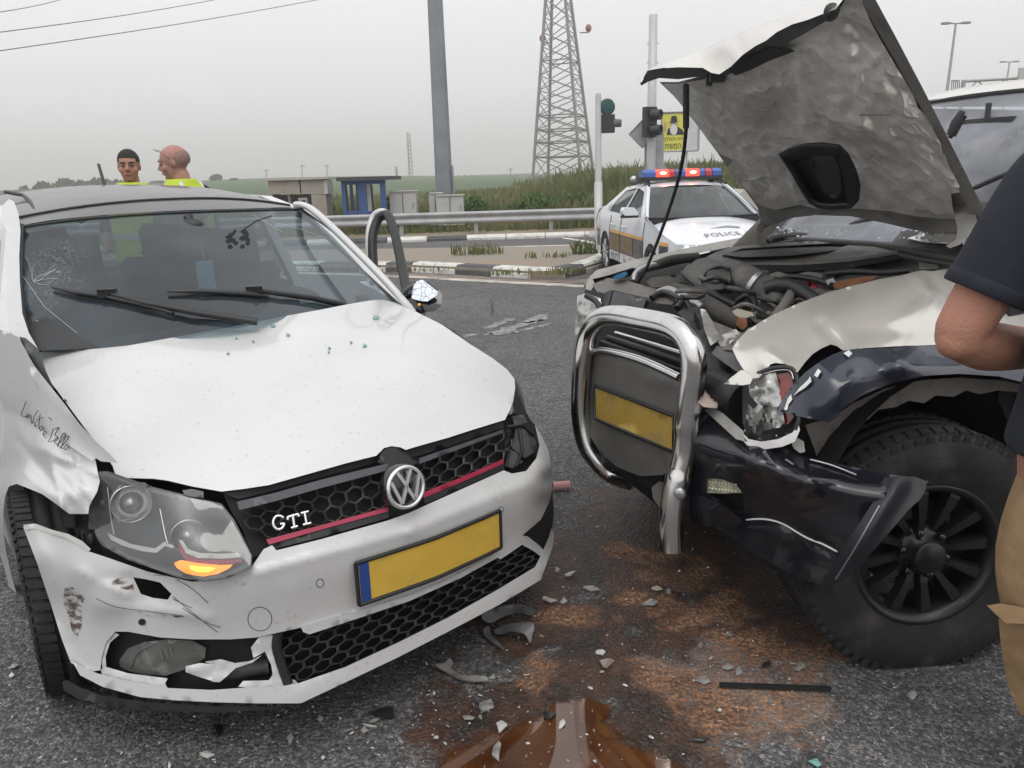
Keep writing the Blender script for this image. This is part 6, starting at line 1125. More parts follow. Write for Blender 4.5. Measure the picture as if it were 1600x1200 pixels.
for i in range(150):
    x = random.uniform(1210, 1475); y = random.uniform(354, 372)+max(0, x-1340)*.05; r = random.uniform(.003, .009); p = s_(x, y, -.004); m.box(p, r, r, r, (Vector(rng.normal(0, 1, 3)), Vector(rng.normal(0, 1, 3)), Vector(rng.normal(0, 1, 3))))
tag(m.build('glass_crumbs', mat('pale glass crumbs', (.52, .60, .64), .2, coat=.5), paj), kind='stuff')
rr_ = [[PAJ(a-.10*b*b, b*wd, z-.02*b*b) for b in np.linspace(-1, 1, 13)] for a, wd, z in [(-.64, .68, 1.17), (-.86, .67, 1.37), (-1.10, .65, 1.58), (-1.32, .61, 1.765)]]
m = MB(); m.loft(rr_, False); m.build('windscreen', glass('off-roader screen', (0.78, 0.86, 0.90), 0.75, 0.02, (.50, .53, .58), 0.22, 3), paj)  # strong grey film paints a reflection onto the screen
m = MB(); m.tube(rr_[-1], .012, 6); m.tube([r[-1] for r in rr_], .016, 6); m.tube([r[0] for r in rr_], .016, 6); m.tube(rr_[0], .016, 6); m.build('windscreen_seal', BLACK, paj)
rf_ = [[PAJ(a-.10*b*b*(1 if a > -1.5 else .2), b*wd, z-.05*abs(b)**2.4) for b in np.linspace(-1, 1, 13)] for a, wd, z in [(-1.31, .63, 1.775), (-1.42, .66, 1.82), (-1.8, .68, 1.85), (-2.6, .68, 1.86), (-3.5, .67, 1.83), (-3.62, .66, 1.78)]]
m = MB(); m.loft(rf_, False); m.loft([[p-Vector((0, 0, .025)) for p in r] for r in rf_], False); m.build('roof', SILV, paj)
def pside(sg):
    def Bz(z): return sg*(.86 if z < 1.05 else .86-(z-1.05)*.28)
    arch = [(-2.72+.44*math.cos(t), .40+.44*math.sin(t)) for t in np.linspace(PI*1.05, -.05*PI, 11)]
    o = [(-.62, .35), (-.62, 1.08), (-1.25, 1.68), (-1.5, 1.76), (-3.45, 1.76), (-3.68, 1.1), (-3.7, .45)]+arch
    ws_ = [[(-.95, 1.12), (-1.40, 1.62), (-1.85, 1.66), (-1.88, 1.12)], [(-1.98, 1.12), (-1.96, 1.66), (-2.70, 1.66), (-2.80, 1.12)], [(-2.92, 1.14), (-2.86, 1.64), (-3.38, 1.62), (-3.5, 1.14)]]
    V, T = tri(o, ws_, .14); m = MB(); m.add([PAJ(a, Bz(z), z) for a, z in V], T); m.add([PAJ(a, Bz(z)-sg*.05, z) for a, z in V], T); m.build('body_side', SILV, paj, fix=False)
    for h in ws_: m = MB(); m.add([PAJ(a, Bz(z)-sg*.02, z) for a, z in h], [(0, 1, 2, 3)], False); m.build('side_window', glass('tinted side glass', (.6, .65, .65), .35), paj)
    m = MB()
    for a in (-.66, -1.93, -2.84): m.tube([PAJ(a, Bz(.5)+sg*.003, .45), PAJ(a, Bz(1.0)+sg*.003, 1.08)], .006, 4)
    m.build('door_shut_line', BLACK, paj)
pside(-1); pside(1)
m = MB(); m.loft([[PAJ(a, b, z) for b in np.linspace(-w_, w_, 7)] for a, w_, z in [(-3.62, .64, 1.78), (-3.68, .70, 1.5), (-3.72, .80, 1.1), (-3.74, .85, .8), (-3.72, .85, .4)]], False); m.build('tailgate', SILV, paj)
ap = (PAJ.f, PAJ.l, Vector((0, 0, 1)))
m = MB(); m.box(PAJ(-1.9, 0, .45), 3.4, 1.5, .12, ap); m.box(PAJ(-.45, 0, .7), .08, 1.45, .7, ap); m.box(PAJ(-.05, 0, .52), .8, .8, .25, ap); m.build('chassis', ENGD, paj)
m = MB(); m.loft([[PAJ(a, b, z) for b in np.linspace(-.66, .66, 9)] for a, z in [(-.70, 1.12), (-.9, 1.17), (-1.1, 1.18), (-1.16, 1.14), (-1.16, .75)]], False); m.build('dashboard', mat('grey dashboard', (.13, .135, .15), .7), paj)
m = MB(); cW = PAJ(-1.30, .34, 1.18); m.tube([cW+PAJ.l*(.19*math.cos(t))+(Vector((0, 0, 1))*.9+PAJ.f*.43)*(.19*math.sin(t)) for t in np.linspace(0, 2*PI, 25)], .018, 8); m.lathe(cW, (PAJ.f*-.9+Vector((0, 0, .43))), [(0, .06), (.03, .05), (.03, .001)], 12); m.tube([cW-PAJ.l*.18, cW+PAJ.l*.18], .02, 6); m.build('steering_wheel', mat('tan wheel cover', (.38, .34, .24), .6), paj)
for b in (-.36, .36):
    m = MB(); m.box(PAJ(-1.75, b, .85), .14, .48, .7, ap); m.sphere(PAJ(-1.78, b, 1.33), .13, 12, 8, (1, 1, .9)); m.build('seat', mat('grey seat fabric', (.10, .10, .11), .9), paj)
m = MB(); m.box(PAJ(-2.6, 0, .8), .15, 1.3, .8, ap); m.build('rear_seat', mat('grey seat fabric', (.10, .10, .11), .9), paj)
m = MB(); m.tube([U(1536, 226, 3.55), U(1556, 221, 3.5), U(1572, 226, 3.45)], [.03, .045, .03], 8); m.build('dashboard_bag', mat('orange cloth', (.65, .16, .04), .6), paj)
m = MB(); c = PAJ(-1.20, 0.05, 1.62); m.box(c, .05, .24, .08, ap); m.tube([c, c+Vector((0, 0, .1))], .012, 5); m.build('rear_view_mirror', DUSTY, paj)
m = MB(); m.tube([U(1486, 212, 3.02), U(1495, 192, 3.0), U(1504, 173, 2.98)], [.02, .024, .012], 6); m.tube([U(1484, 215, 3.04), U(1508, 180, 2.98)], .010, 6); m.build('wiper', BLACK, paj)
m = MB(); s2 = lambda x, y: U(x, y, 2.95-(x-1520)*.004); m.tube([s2(1524, 293), s2(1560, 277), s2(1620, 254)], .010, 6); m.build('wiper', BLACK, paj)
# ---- near wing, flare
NFC = [(1150, 545, 2.34), (1240, 476, 2.52), (1370, 437, 2.64), (1500, 415, 2.74), (1620, 408, 2.84), (1165, 592, 2.20), (1240, 580, 2.15), (1318, 547, 2.19), (1450, 538, 2.29), (1620, 545, 2.40), (1300, 500, 2.37), (1450, 470, 2.47)]
nf_s = Surf(NFC, bumps=[(1440, 425, 22, .035), (1395, 495, 70, .03), (1240, 525, 60, .012), (1290, 552, 26, -.022), (1210, 575, 20, -.015)], creases=[(1440, 422, 1478, 466, 11, -.030, 1), (1442, 424, 1448, 452, 8, .018, 1), (1283, 508, 1318, 545, 11, -.024, 1), (1285, 506, 1400, 452, 26, .020, 1), (1205, 555, 1228, 570, 9, .018, 1), (1160, 545, 1290, 474, 22, .016, 1), (1330, 518, 1460, 516, 14, -.012, 1)])
panel('near_wing', [(1144, 545), (1152, 532), (1168, 516), (1190, 502), (1220, 486), (1250, 473), (1290, 458), (1330, 447), (1375, 436), (1410, 430), (1432, 424), (1442, 422), (1456, 424), (1500, 416), (1560, 410), (1700, 402), (1740, 560), (1620, 550), (1540, 541), (1460, 539), (1400, 541), (1350, 544), (1318, 548), (1308, 541), (1298, 538), (1284, 544), (1270, 553), (1258, 566), (1246, 582), (1238, 576), (1228, 569), (1212, 567), (1204, 569), (1196, 580), (1186, 590), (1172, 592), (1162, 578), (1152, 562)], nf_s, SILV, paj, 6, .02)
panel('torn_wing_tip', [(1132, 600), (1142, 590), (1158, 578), (1166, 580), (1176, 592), (1172, 600), (1160, 602), (1146, 601)], Surf([(1132, 600, 2.24), (1166, 580, 2.20), (1174, 600, 2.16)]), SILV, paj, 7, .004)
FLC = [(1212, 640, 2.14), (1250, 600, 2.13), (1315, 548, 2.17), (1400, 540, 2.24), (1500, 542, 2.30), (1620, 555, 2.38), (1275, 660, 2.10), (1310, 630, 2.07), (1390, 590, 2.13), (1500, 582, 2.22), (1620, 600, 2.30), (1400, 562, 2.11), (1300, 590, 2.07)]
flare_s = Surf(FLC, creases=[(1285, 640, 1335, 594, 14, .014, 1), (1335, 594, 1420, 576, 14, .014, 1), (1420, 576, 1620, 576, 14, .014, 1), (1440, 558, 1500, 562, 10, -.010, 1)])
flare = panel('wheel_flare', [(1212, 641), (1222, 626), (1238, 602), (1258, 582), (1280, 566), (1300, 554), (1318, 548), (1350, 543), (1400, 540), (1460, 540), (1540, 543), (1620, 552), (1740, 575), (1740, 640), (1620, 602), (1560, 588), (1500, 584), (1445, 587), (1395, 598), (1350, 616), (1320, 636), (1306, 654), (1296, 660), (1276, 656), (1246, 650)], flare_s, NAVY, paj, 7, .035)
for out in ([(1225, 640), (1231, 622), (1236, 616), (1238, 624), (1232, 632), (1230, 641)], [(1240, 618), (1250, 605), (1262, 594), (1266, 588), (1268, 596), (1258, 606), (1248, 612)], [(1272, 586), (1278, 576), (1283, 580), (1277, 590)], [(1318, 552), (1326, 547), (1332, 552), (1326, 558)], [(1328, 592), (1334, 589), (1333, 592)]):
    panel('paint_chip', out, Surf(FLC, off=-.010, noise=(.002, 3)), CHIP, flare, 5, .006)
LNC = [(1212, 640, 2.20), (1315, 600, 2.26), (1620, 590, 2.46), (1283, 712, 2.28), (1400, 632, 2.30)]
panel('arch_liner', [(1258, 664), (1280, 658), (1300, 654), (1330, 632), (1380, 608), (1440, 594), (1500, 590), (1560, 594), (1700, 620), (1700, 640), (1600, 614), (1560, 610), (1530, 616), (1510, 610), (1490, 620), (1462, 618), (1444, 630), (1420, 626), (1400, 636), (1372, 640), (1356, 656), (1340, 656), (1322, 668), (1310, 676), (1306, 690), (1292, 694), (1283, 700), (1284, 716), (1276, 712), (1268, 690)], Surf(LNC, noise=(.01, 12)), mat('bare wing flange', (.22, .20, .185), .75, var=.15, scale=10, col2=(.10, .09, .085), c2lo=.55, c2hi=.75, c2scale=14), paj, 9, .01)
m = MB()
for s0, s1, r in ((.40, .42, .46),):
    rr_ = [[PAJ(r*math.cos(t), b, .42+r*math.sin(t)) for t in np.linspace(-.3, PI+.3, 19)] for b in (.78, .42)]; m.loft(rr_, False); m.add([PAJ(r*math.cos(t), .42, .42+r*math.sin(t)) for t in np.linspace(-.3, PI+.3, 19)], [tuple(range(19))], False)
m.build('wheel_well', mat('wheel well black', (.012, .012, .012), .95), paj)
# ---- broken headlight
HDC = [(1165, 580, 2.24), (1245, 575, 2.16), (1170, 690, 2.24), (1245, 690, 2.13)]
hd = panel('broken_headlight', [(1160, 590), (1180, 580), (1210, 572), (1236, 574), (1246, 586), (1250, 620), (1250, 660), (1240, 684), (1200, 696), (1170, 692), (1160, 660)], Surf(HDC, off=.05), DUSTY, paj, 12, .03)
panel('lamp_reflector', [(1168, 592), (1186, 584), (1212, 581), (1217, 600), (1222, 632), (1226, 660), (1218, 668), (1200, 670), (1196, 650), (1184, 632), (1172, 618)], Surf(HDC, creases=[(1175, 610, 1200, 600, 4, .02), (1190, 600, 1180, 620, 3, -.02)], noise=(.02, 9)), CLEARP, hd, 6, .003)
panel('marker_lamp', [(1211, 586), (1232, 582), (1238, 590), (1240, 612), (1230, 626), (1218, 630), (1213, 608)], Surf(HDC, off=-.004), mat('red marker lens', (.20, .018, .012), .15, coat=.8, var=.3, scale=40), hd, 6, .02)
panel('marker_lamp', [(1222, 648), (1238, 638), (1240, 652), (1232, 662), (1224, 664)], Surf(HDC, off=.0), mat('red marker lens', (.20, .018, .012), .15), hd, 6, .02)
m = MB(); s_ = Surf(HDC, off=-.012); m.tube([s_(*p) for p in spline([(1184, 584), (1210, 575), (1234, 575), (1244, 586), (1248, 615), (1249, 650), (1243, 672)], 4)], .007, 6); m.build('lamp_frame', BLACK, hd); m = MB(); m.tube([s_(*p) for p in spline([(1170, 590), (1212, 579), (1234, 579), (1240, 592)], 4)], .003, 5); m.build('chrome_bead', CHROME, hd); m = MB(); m.tube([s_(*p) for p in [(1164, 674), (1180, 648), (1190, 644)]], .004, 5); m.build('chrome_bead', CHROME, hd)
panel('chrome_trim', [(1162, 678), (1170, 686), (1190, 690), (1216, 686), (1238, 676), (1248, 664), (1250, 672), (1242, 690), (1222, 698), (1196, 702), (1170, 698), (1162, 690)], Surf(HDC, off=-.015), CHROME, hd, 7, .012)
m = MB()
for i in range(24):
    x, y = random.uniform(1164, 1240), random.uniform(630, 686); m.box(U(x, y, 2.19), *[random.uniform(.006, .035) for _ in range(3)], (Vector(rng.normal(0, 1, 3)), Vector((0, 0, 1)), Vector((0, 1, 0))), mi=random.choice([0, 0, 1, 2]))
tag(m.build('lamp_shards', [CLEARP, BLACK, CHROME], hd), kind='stuff')
panel('bumper_iron', [(1100, 640), (1112, 636), (1130, 646), (1162, 674), (1164, 690), (1150, 686), (1126, 664)], [(1100, 640, 2.42), (1162, 680, 2.24), (1130, 650, 2.34)], SILVD, paj, 8, .03)
hose('bellows', [(1104, 606, 2.46), (1120, 604, 2.42), (1140, 612, 2.36), (1158, 624, 2.32)], .05, BLACK, ribs=1)
panel('insulation_scrap', [(1076, 610), (1084, 602), (1096, 600), (1104, 606), (1110, 620), (1124, 628), (1120, 638), (1100, 636), (1088, 628), (1080, 634)], Surf([(1076, 610, 2.40), (1124, 630, 2.36), (1100, 600, 2.42)], noise=(.02, 8)), mat('tan insulation', (.42, .34, .29), .9, var=.15, scale=20), paj, 6, .02)
panel('inner_panel', [(1058, 488), (1078, 480), (1094, 480), (1104, 500), (1116, 530), (1140, 570), (1150, 600), (1110, 610), (1098, 560), (1090, 520)], Surf([(1058, 488, 2.75), (1094, 480, 2.7), (1150, 600, 2.44), (1090, 560, 2.56)], noise=(.03, 14)), BLACK, paj, 9, .02)
panel('inner_panel', [(1120, 540), (1146, 548), (1168, 572), (1170, 590), (1150, 580), (1130, 566), (1112, 552)], Surf([(1120, 540, 2.5), (1168, 580, 2.3), (1130, 566, 2.4)], noise=(.02, 12)), GREYPL, paj, 8, .01)
panel('crushed_reflector', [(1094, 482), (1102, 484), (1112, 500), (1124, 524), (1120, 534), (1110, 540), (1100, 514)], Surf([(1094, 482, 2.66), (1124, 530, 2.52), (1100, 514, 2.56)], noise=(.02, 6)), CLEARP, paj, 6, .01)
panel('crushed_reflector', [(1118, 528), (1136, 520), (1150, 514), (1156, 522), (1140, 538), (1126, 542)], Surf([(1118, 528, 2.54), (1156, 520, 2.5), (1126, 542, 2.48)], noise=(.03, 6)), CLEARP, paj, 6, .01)
panel('slam_panel', [(1110, 500), (1130, 508), (1160, 520), (1170, 512), (1190, 506), (1164, 528), (1148, 548), (1130, 546), (1118, 526)], Surf([(1110, 500, 2.66), (1190, 506, 2.52), (1130, 546, 2.46)], noise=(.04, 10)), ENGL, paj, 7, .02)
for sx_ in (0, 1):
    pass
# far side lamp remains
panel('broken_headlight', [(902, 462), (916, 458), (938, 466), (942, 482), (930, 500), (916, 516), (902, 540), (898, 520)], Surf([(900, 462, 3.42), (940, 470, 3.25), (905, 530, 3.3)], noise=(.04, 8)), CLEARP, paj, 6, .02)
hose('loose_wiring', [(916, 462, 3.3), (930, 470, 3.25), (938, 484, 3.2), (926, 494, 3.2)], .012, BLACK)
panel('inner_panel', [(914, 452), (944, 458), (942, 480), (924, 470), (912, 468)], [(914, 452, 3.42), (944, 458, 3.3), (930, 480, 3.3)], ENGD, paj, 8, .02)
# ---- grille behind the bull bar
panel('grille', [(922, 500), (1000, 500), (1090, 520), (1110, 600), (1110, 720), (1040, 800), (940, 720), (910, 600)], [(922, 500, 3.02), (1090, 520, 2.62), (1040, 800, 2.72), (910, 640, 3.05)], ENGD, paj, 22, .03)
for a, b, c_ in [((936, 548), (1072, 596), CHROME), ((940, 536), (1070, 580), BLACK), ((950, 528), (1068, 566), BLACK), ((962, 520), (1066, 552), CHROME)]:
    m = MB(); m.tube([U(a[0], a[1], 2.86), U((a[0]+b[0])/2, (a[1]+b[1])/2, 2.68), U(b[0], b[1], 2.52)], .008 if c_ is CHROME else .013, 6); m.build('grille_bar', c_, paj)
for i in range(6):
    x = 958+i*19; m = MB(); m.tube([U(x, 525+i*6, 2.84-i*.05), U(x+2, 562+i*6, 2.84-i*.05)], .004, 4); m.build('grille_slat', DUSTY, paj)
# ---- bull bar with number plate
BB = [(1050, 858, 2.47), (1049, 830, 2.46), (1050, 800, 2.45), (1055, 765, 2.44), (1064, 730, 2.43), (1070, 700, 2.42), (1073, 660, 2.40), (1079, 620, 2.38), (1084, 585, 2.36), (1083, 552, 2.35), (1073, 528, 2.37), (1055, 513, 2.41), (1030, 505, 2.48), (1000, 499, 2.56), (970, 494, 2.65), (946, 495, 2.73), (929, 505, 2.79), (918, 524, 2.84), (911, 555, 2.87), (907, 600, 2.91), (907, 650, 2.94), (916, 695, 2.95), (934, 722, 2.95), (956, 742, 2.95), (985, 752, 2.9)]
m = MB(); P = [U(*p) for p in spline(BB, 5)]; k = len(P); rad = [.041+(.034-.041)*i/k for i in range(k)]
for i in range(int(k*.16), int(k*.24)): rad[i] *= .90
m.tube(P, rad, 18); bb = m.build('bull_bar', CHROME, paj)
m = MB(); c = U(1062, 771, 2.405); m.lathe(c, (-.25, -1, .1), [(-.01, .019), (.006, .019), (.010, .013), (.010, .001)], 14); m.build('bolt', STEEL, bb)
BPC = [(935, 548, 2.84), (1065, 592, 2.44), (1045, 735, 2.50), (920, 640, 2.93)]
bpl = panel('bull_bar_plate', [(912, 556), (935, 547), (970, 552), (1010, 564), (1050, 579), (1070, 592), (1072, 640), (1068, 690), (1058, 724), (1036, 742), (1000, 744), (964, 730), (934, 702), (912, 664), (906, 610)], Surf(BPC, bumps=[(1030, 590, 20, .01)], creases=[(935, 556, 1065, 602, 8, .012), (1030, 680, 1060, 740, 8, .015)]), mat('dull pressed steel', (0.17, 0.165, 0.155), 0.42, metal=.5, var=.12, scale=8, col2=(.14, .125, .105), c2lo=.5, c2hi=.8, c2scale=7), paj, 11, .01)
p_ = panel('number_plate', [(930, 604), (1050, 652), (1050, 704), (931, 652)], Surf(BPC, off=-.022), mat('grimy yellow plate', (.33, .215, .04), .5, var=.15, scale=10, col2=(.16, .12, .06), c2lo=.5, c2hi=.75, c2scale=10), bpl, 16, .005)
s_ = Surf(BPC, off=-.024); m = MB(); m.tube([s_(*p) for p in [(928, 602), (1052, 650), (1052, 706), (929, 653), (928, 602)]], .006, 5); m.build('plate_frame', BLACK, p_)
panel('under_tray', [(912, 664), (934, 702), (964, 730), (1000, 744), (1036, 742), (1030, 770), (1010, 760), (985, 748), (960, 736), (930, 722), (916, 690)], Surf(BPC, off=.06), BLACK, paj, 12, .03)
hose('tow_hook', [(968, 700, 2.9), (965, 722, 2.9), (968, 732, 2.88), (978, 733, 2.86), (984, 728, 2.85)], .014, BLACK)
block('tow_bracket', [(1018, 762), (1030, 752), (1046, 756), (1040, 790), (1030, 792), (1020, 778)], 2.58, ENGL, res=6)
m = MB(); m.tube([Surf(BPC, off=-.03)(a, b) for a, b in spline([(914, 556), (940, 548), (1000, 562), (1062, 590)], 5)], .014, 8); m.build('cross_bar', CHROME, bb)
# ---- front bumper
BMC = [(1082, 650, 2.46), (1080, 760, 2.46), (1086, 815, 2.47), (1160, 692, 2.30), (1255, 718, 2.18), (1360, 740, 2.09), (1446, 755, 2.02), (1290, 915, 2.14), (1200, 872, 2.28), (1130, 830, 2.40), (1200, 790, 2.24), (1330, 800, 2.06), (1120, 720, 2.36)]
bm_s = Surf(BMC, bumps=[(1200, 740, 60, .02), (1230, 860, 30, -.02)], creases=[(1085, 690, 1180, 722, 30, .05, 1), (1180, 722, 1260, 752, 30, .06, 1), (1260, 752, 1380, 772, 26, .05, 1), (1165, 812, 1230, 818, 7, -.014), (1230, 818, 1300, 862, 7, -.016), (1210, 872, 1225, 840, 8, .015), (1170, 700, 1340, 740, 10, -.008)])
FOGO = [(1103, 746), (1130, 748), (1152, 756), (1161, 770), (1162, 803), (1150, 800), (1130, 782), (1104, 772)]
bump = panel('front_bumper', [(1080, 648), (1092, 644), (1106, 648), (1124, 658), (1140, 672), (1168, 690), (1194, 702), (1226, 700), (1258, 714), (1300, 722), (1360, 736), (1410, 744), (1450, 752), (1446, 764), (1434, 782), (1400, 816), (1370, 850), (1330, 894), (1292, 916), (1280, 914), (1250, 902), (1232, 896), (1200, 876), (1168, 860), (1146, 842), (1128, 828), (1100, 822), (1082, 816), (1076, 800), (1076, 760), (1074, 700)], bm_s, NAVYB, paj, 9, .03, holes=[FOGO])
panel('fog_recess', [(1098, 742), (1166, 750), (1166, 808), (1098, 780)], Surf(BMC, off=.09), ENGD, bump, 12, .02)
fl_ = panel('led_lamp', [(1104, 747), (1128, 749), (1150, 757), (1160, 770), (1130, 771), (1104, 770)], Surf(BMC, off=.025), mat('led lamp lens', (.62, .62, .44), .15, coat=.7, var=.35, scale=70, col2=(.34, .34, .24), c2lo=.45, c2hi=.6, c2scale=60), bump, 6, .03)
m = MB(); s_ = Surf(BMC, off=.02)
for i in range(9):
    for j in range(2): m.sphere(s_(1108+i*5.2, 753+j*10+i*.6), .0045, 6, 4)
tag(m.build('led_diode', mat('led diode', (.8, .8, .62), .1), fl_), kind='stuff')
panel('bumper_fin', [(1408, 744), (1430, 745), (1448, 752), (1446, 766), (1438, 780), (1420, 796), (1398, 822), (1372, 852), (1336, 894), (1300, 918), (1288, 916), (1286, 904), (1296, 892), (1320, 852), (1350, 806), (1372, 772), (1376, 756), (1382, 746)], Surf(BMC, off=-.03, creases=[(1400, 760, 1310, 900, 16, .02, 1)]), mat('matt navy bumper end', (.012, .013, .019), .42, coat=.1, var=.2, scale=9), bump, 8, .035)
stroke('scratch', [[(1166, 812), (1190, 811), (1210, 814), (1228, 821), (1246, 832), (1264, 842), (1285, 850), (1308, 862)]], bm_s, .0028, CHIP, bump, -.004); stroke('scratch', [[(1266, 718), (1300, 727), (1338, 742)], [(1228, 718), (1240, 726)]], bm_s, .003, STEEL, bump, -.012); stroke('edge_scrape', [[(1306, 905), (1340, 850), (1374, 790)]], Surf(BMC, off=-.05), .0022, STEEL, bump, -.008)
panel('step_lip', [(1082, 772), (1100, 776), (1126, 788), (1158, 810), (1162, 818), (1150, 822), (1120, 818), (1096, 812), (1082, 800)], Surf(BMC, off=-.02, bumps=[(1120, 795, 25, .015)]), NAVYB, bump, 8, .03)
panel('mount_bracket', [(1236, 690), (1246, 684), (1256, 690), (1258, 706), (1250, 708), (1240, 700)], [(1236, 690, 2.18), (1256, 690, 2.16), (1250, 708, 2.16)], mat('pale bracket', (.4, .39, .37), .6), paj, 6, .02)
# ---- wheels
WBLK = mat('satin black alloy', (0.014, 0.014, 0.016), 0.38, coat=.1, var=.15)
fc = U(1448, 868, 2.33); wn_ = Vector((.06, -1, .02)).normalized(); wc = fc-wn_*.10
w2, rim2, A, X, B = wheel(paj, wc, wn_, .385, .26, .215, 'wheel', rim_mat=WBLK, nseg=64)
m = MB()
for k in range(12):
    t = 2*PI*k/12+.12; rd = X*math.cos(t)+B*math.sin(t); tg = A.cross(rd)
    m.loft([[wc+A*h+rd*r_+tg*y for y, h in ((-w_*1.0, d0-.03), (-w_*.7, d0), (w_*.7, d0), (w_*1.0, d0-.03))] for r_, w_, d0 in ((.060, .013, .072), (.10, .014, .082), (.15, .018, .088), (.19, .023, .09), (.206, .025, .086))], True, True, False)
m.build('spokes', WBLK, w2)
m = MB(); m.lathe(wc, A, [(.02, .085), (.06, .083), (.075, .070), (.08, .052), (.118, .050), (.124, .045), (.126, .001)], 28); m.build('hub_cap', WBLK, w2)
for k in range(6):
    t = 2*PI*k/6+.3; rd = X*math.cos(t)+B*math.sin(t); m = MB(); m.lathe(wc+rd*.070, A, [(.05, .013), (.094, .012), (.098, .008), (.099, .001)], 8); m.build('lug_nut', GLOSSB, w2)
m = MB(); m.lathe(wc, A, [(-.06, .15), (-.04, .15), (-.04, .001)], 30); m.build('brake_disc', mat('brake steel', (.10, .095, .09), .5, metal=.6), w2)
m = MB(); m.lathe(wc, A, [(.095, .222), (.105, .216), (.10, .208), (.07, .206)], 48); m.build('rim_lip', WBLK, w2)
for a, b, sg in ((-.30, -.58, -1), (-2.72, .76, 1), (-2.72, -.76, -1)): wheel(paj, PAJ(a, b, .385), PAJ.l*sg, .385, .26, .215, rim_mat=WBLK)
# ================================================================ white police saloon
PWH = mat('police white paint', (0.70, 0.72, 0.75), 0.25, coat=.6, var=.03)
PNAVY = mat('police navy band', (0.03, 0.036, 0.06), .3, coat=.4); PORG = mat('police orange line', (.62, .34, .08), .4); PTAN = mat('police tan block', (.19, .12, .055), .4, var=.3, scale=14)
CARG = glass('police car glass', (.62, .72, .72), .5, .02, (.4, .45, .47), .06)
pol = thing('police_car', 'white police saloon with navy side band and flashing red and blue roof bar', 'car', POL(-1.4, 0, 0))
def hz(a, b): return .745+.255*min(1, max(0, (.92-a)/1.4))**.75-.06*abs(b/.8)**2.5
m = MB(); rr_ = [[POL(a-.16*abs(b)**2*(1 if a > .4 else .3), b*wd, hz(a, b)) for b in np.linspace(-1, 1, 15)] for a, wd in [(.92, .66), (.8, .74), (.5, .80), (.1, .82), (-.3, .82), (-.48, .80)]]; m.loft(rr_, False); m.loft([[p-Vector((0, 0, .02)) for p in r] for r in rr_], False); m.build('bonnet', PWH, pol)
def phood(a, b, e=.004): return POL(a, b, hz(a, b/.8)+e)
m = MB(); rr_ = [[POL(a-.30*abs(b)**3, b*wd, z) for b in np.linspace(-1, 1, 13)] for a, wd, z in [(.90, .70, .745), (.96, .78, .68), (.98, .84, .55), (1.0, .86, .35), (.95, .84, .22)]]; m.loft(rr_, False); m.build('front_bumper', PWH, pol)
m = MB(); m.loft([[POL(a-.30*abs(b*.5)**3+.01, b*.42, z) for b in np.linspace(-1, 1, 9)] for a, z in ((.955, .70), (.99, .56))], False); m.build('grille', BLACK, pol)
m = MB(); m.loft([[POL(1.005-.30*abs(b*.6)**3, b*.55, z) for b in np.linspace(-1, 1, 9)] for z in (.45, .28)], False); m.build('lower_grille', BLACK, pol)
for s in (-1, 1):
    m = MB(); m.loft([[POL(.905-.30*abs(b/.8)**3+.03-(z-.64)*.2, s*b, z) for b in (.46, .55, .65, .74, .80)] for z in (.64, .73)], False); h_ = m.build('headlight', mat('police headlamp', (.55, .58, .60), .1, metal=.5, coat=1), pol)
    m = MB(); m.sphere(POL(.93-.30*(.55/.8)**3, s*.55, .685), .035, 8, 6); m.sphere(POL(.93-.30*(.66/.8)**3, s*.66, .69), .03, 8, 6); m.build('lamp_projector', mat('lamp glow', (.8, .85, .9), .2, emit=(.8, .9, 1), es=.8), h_)
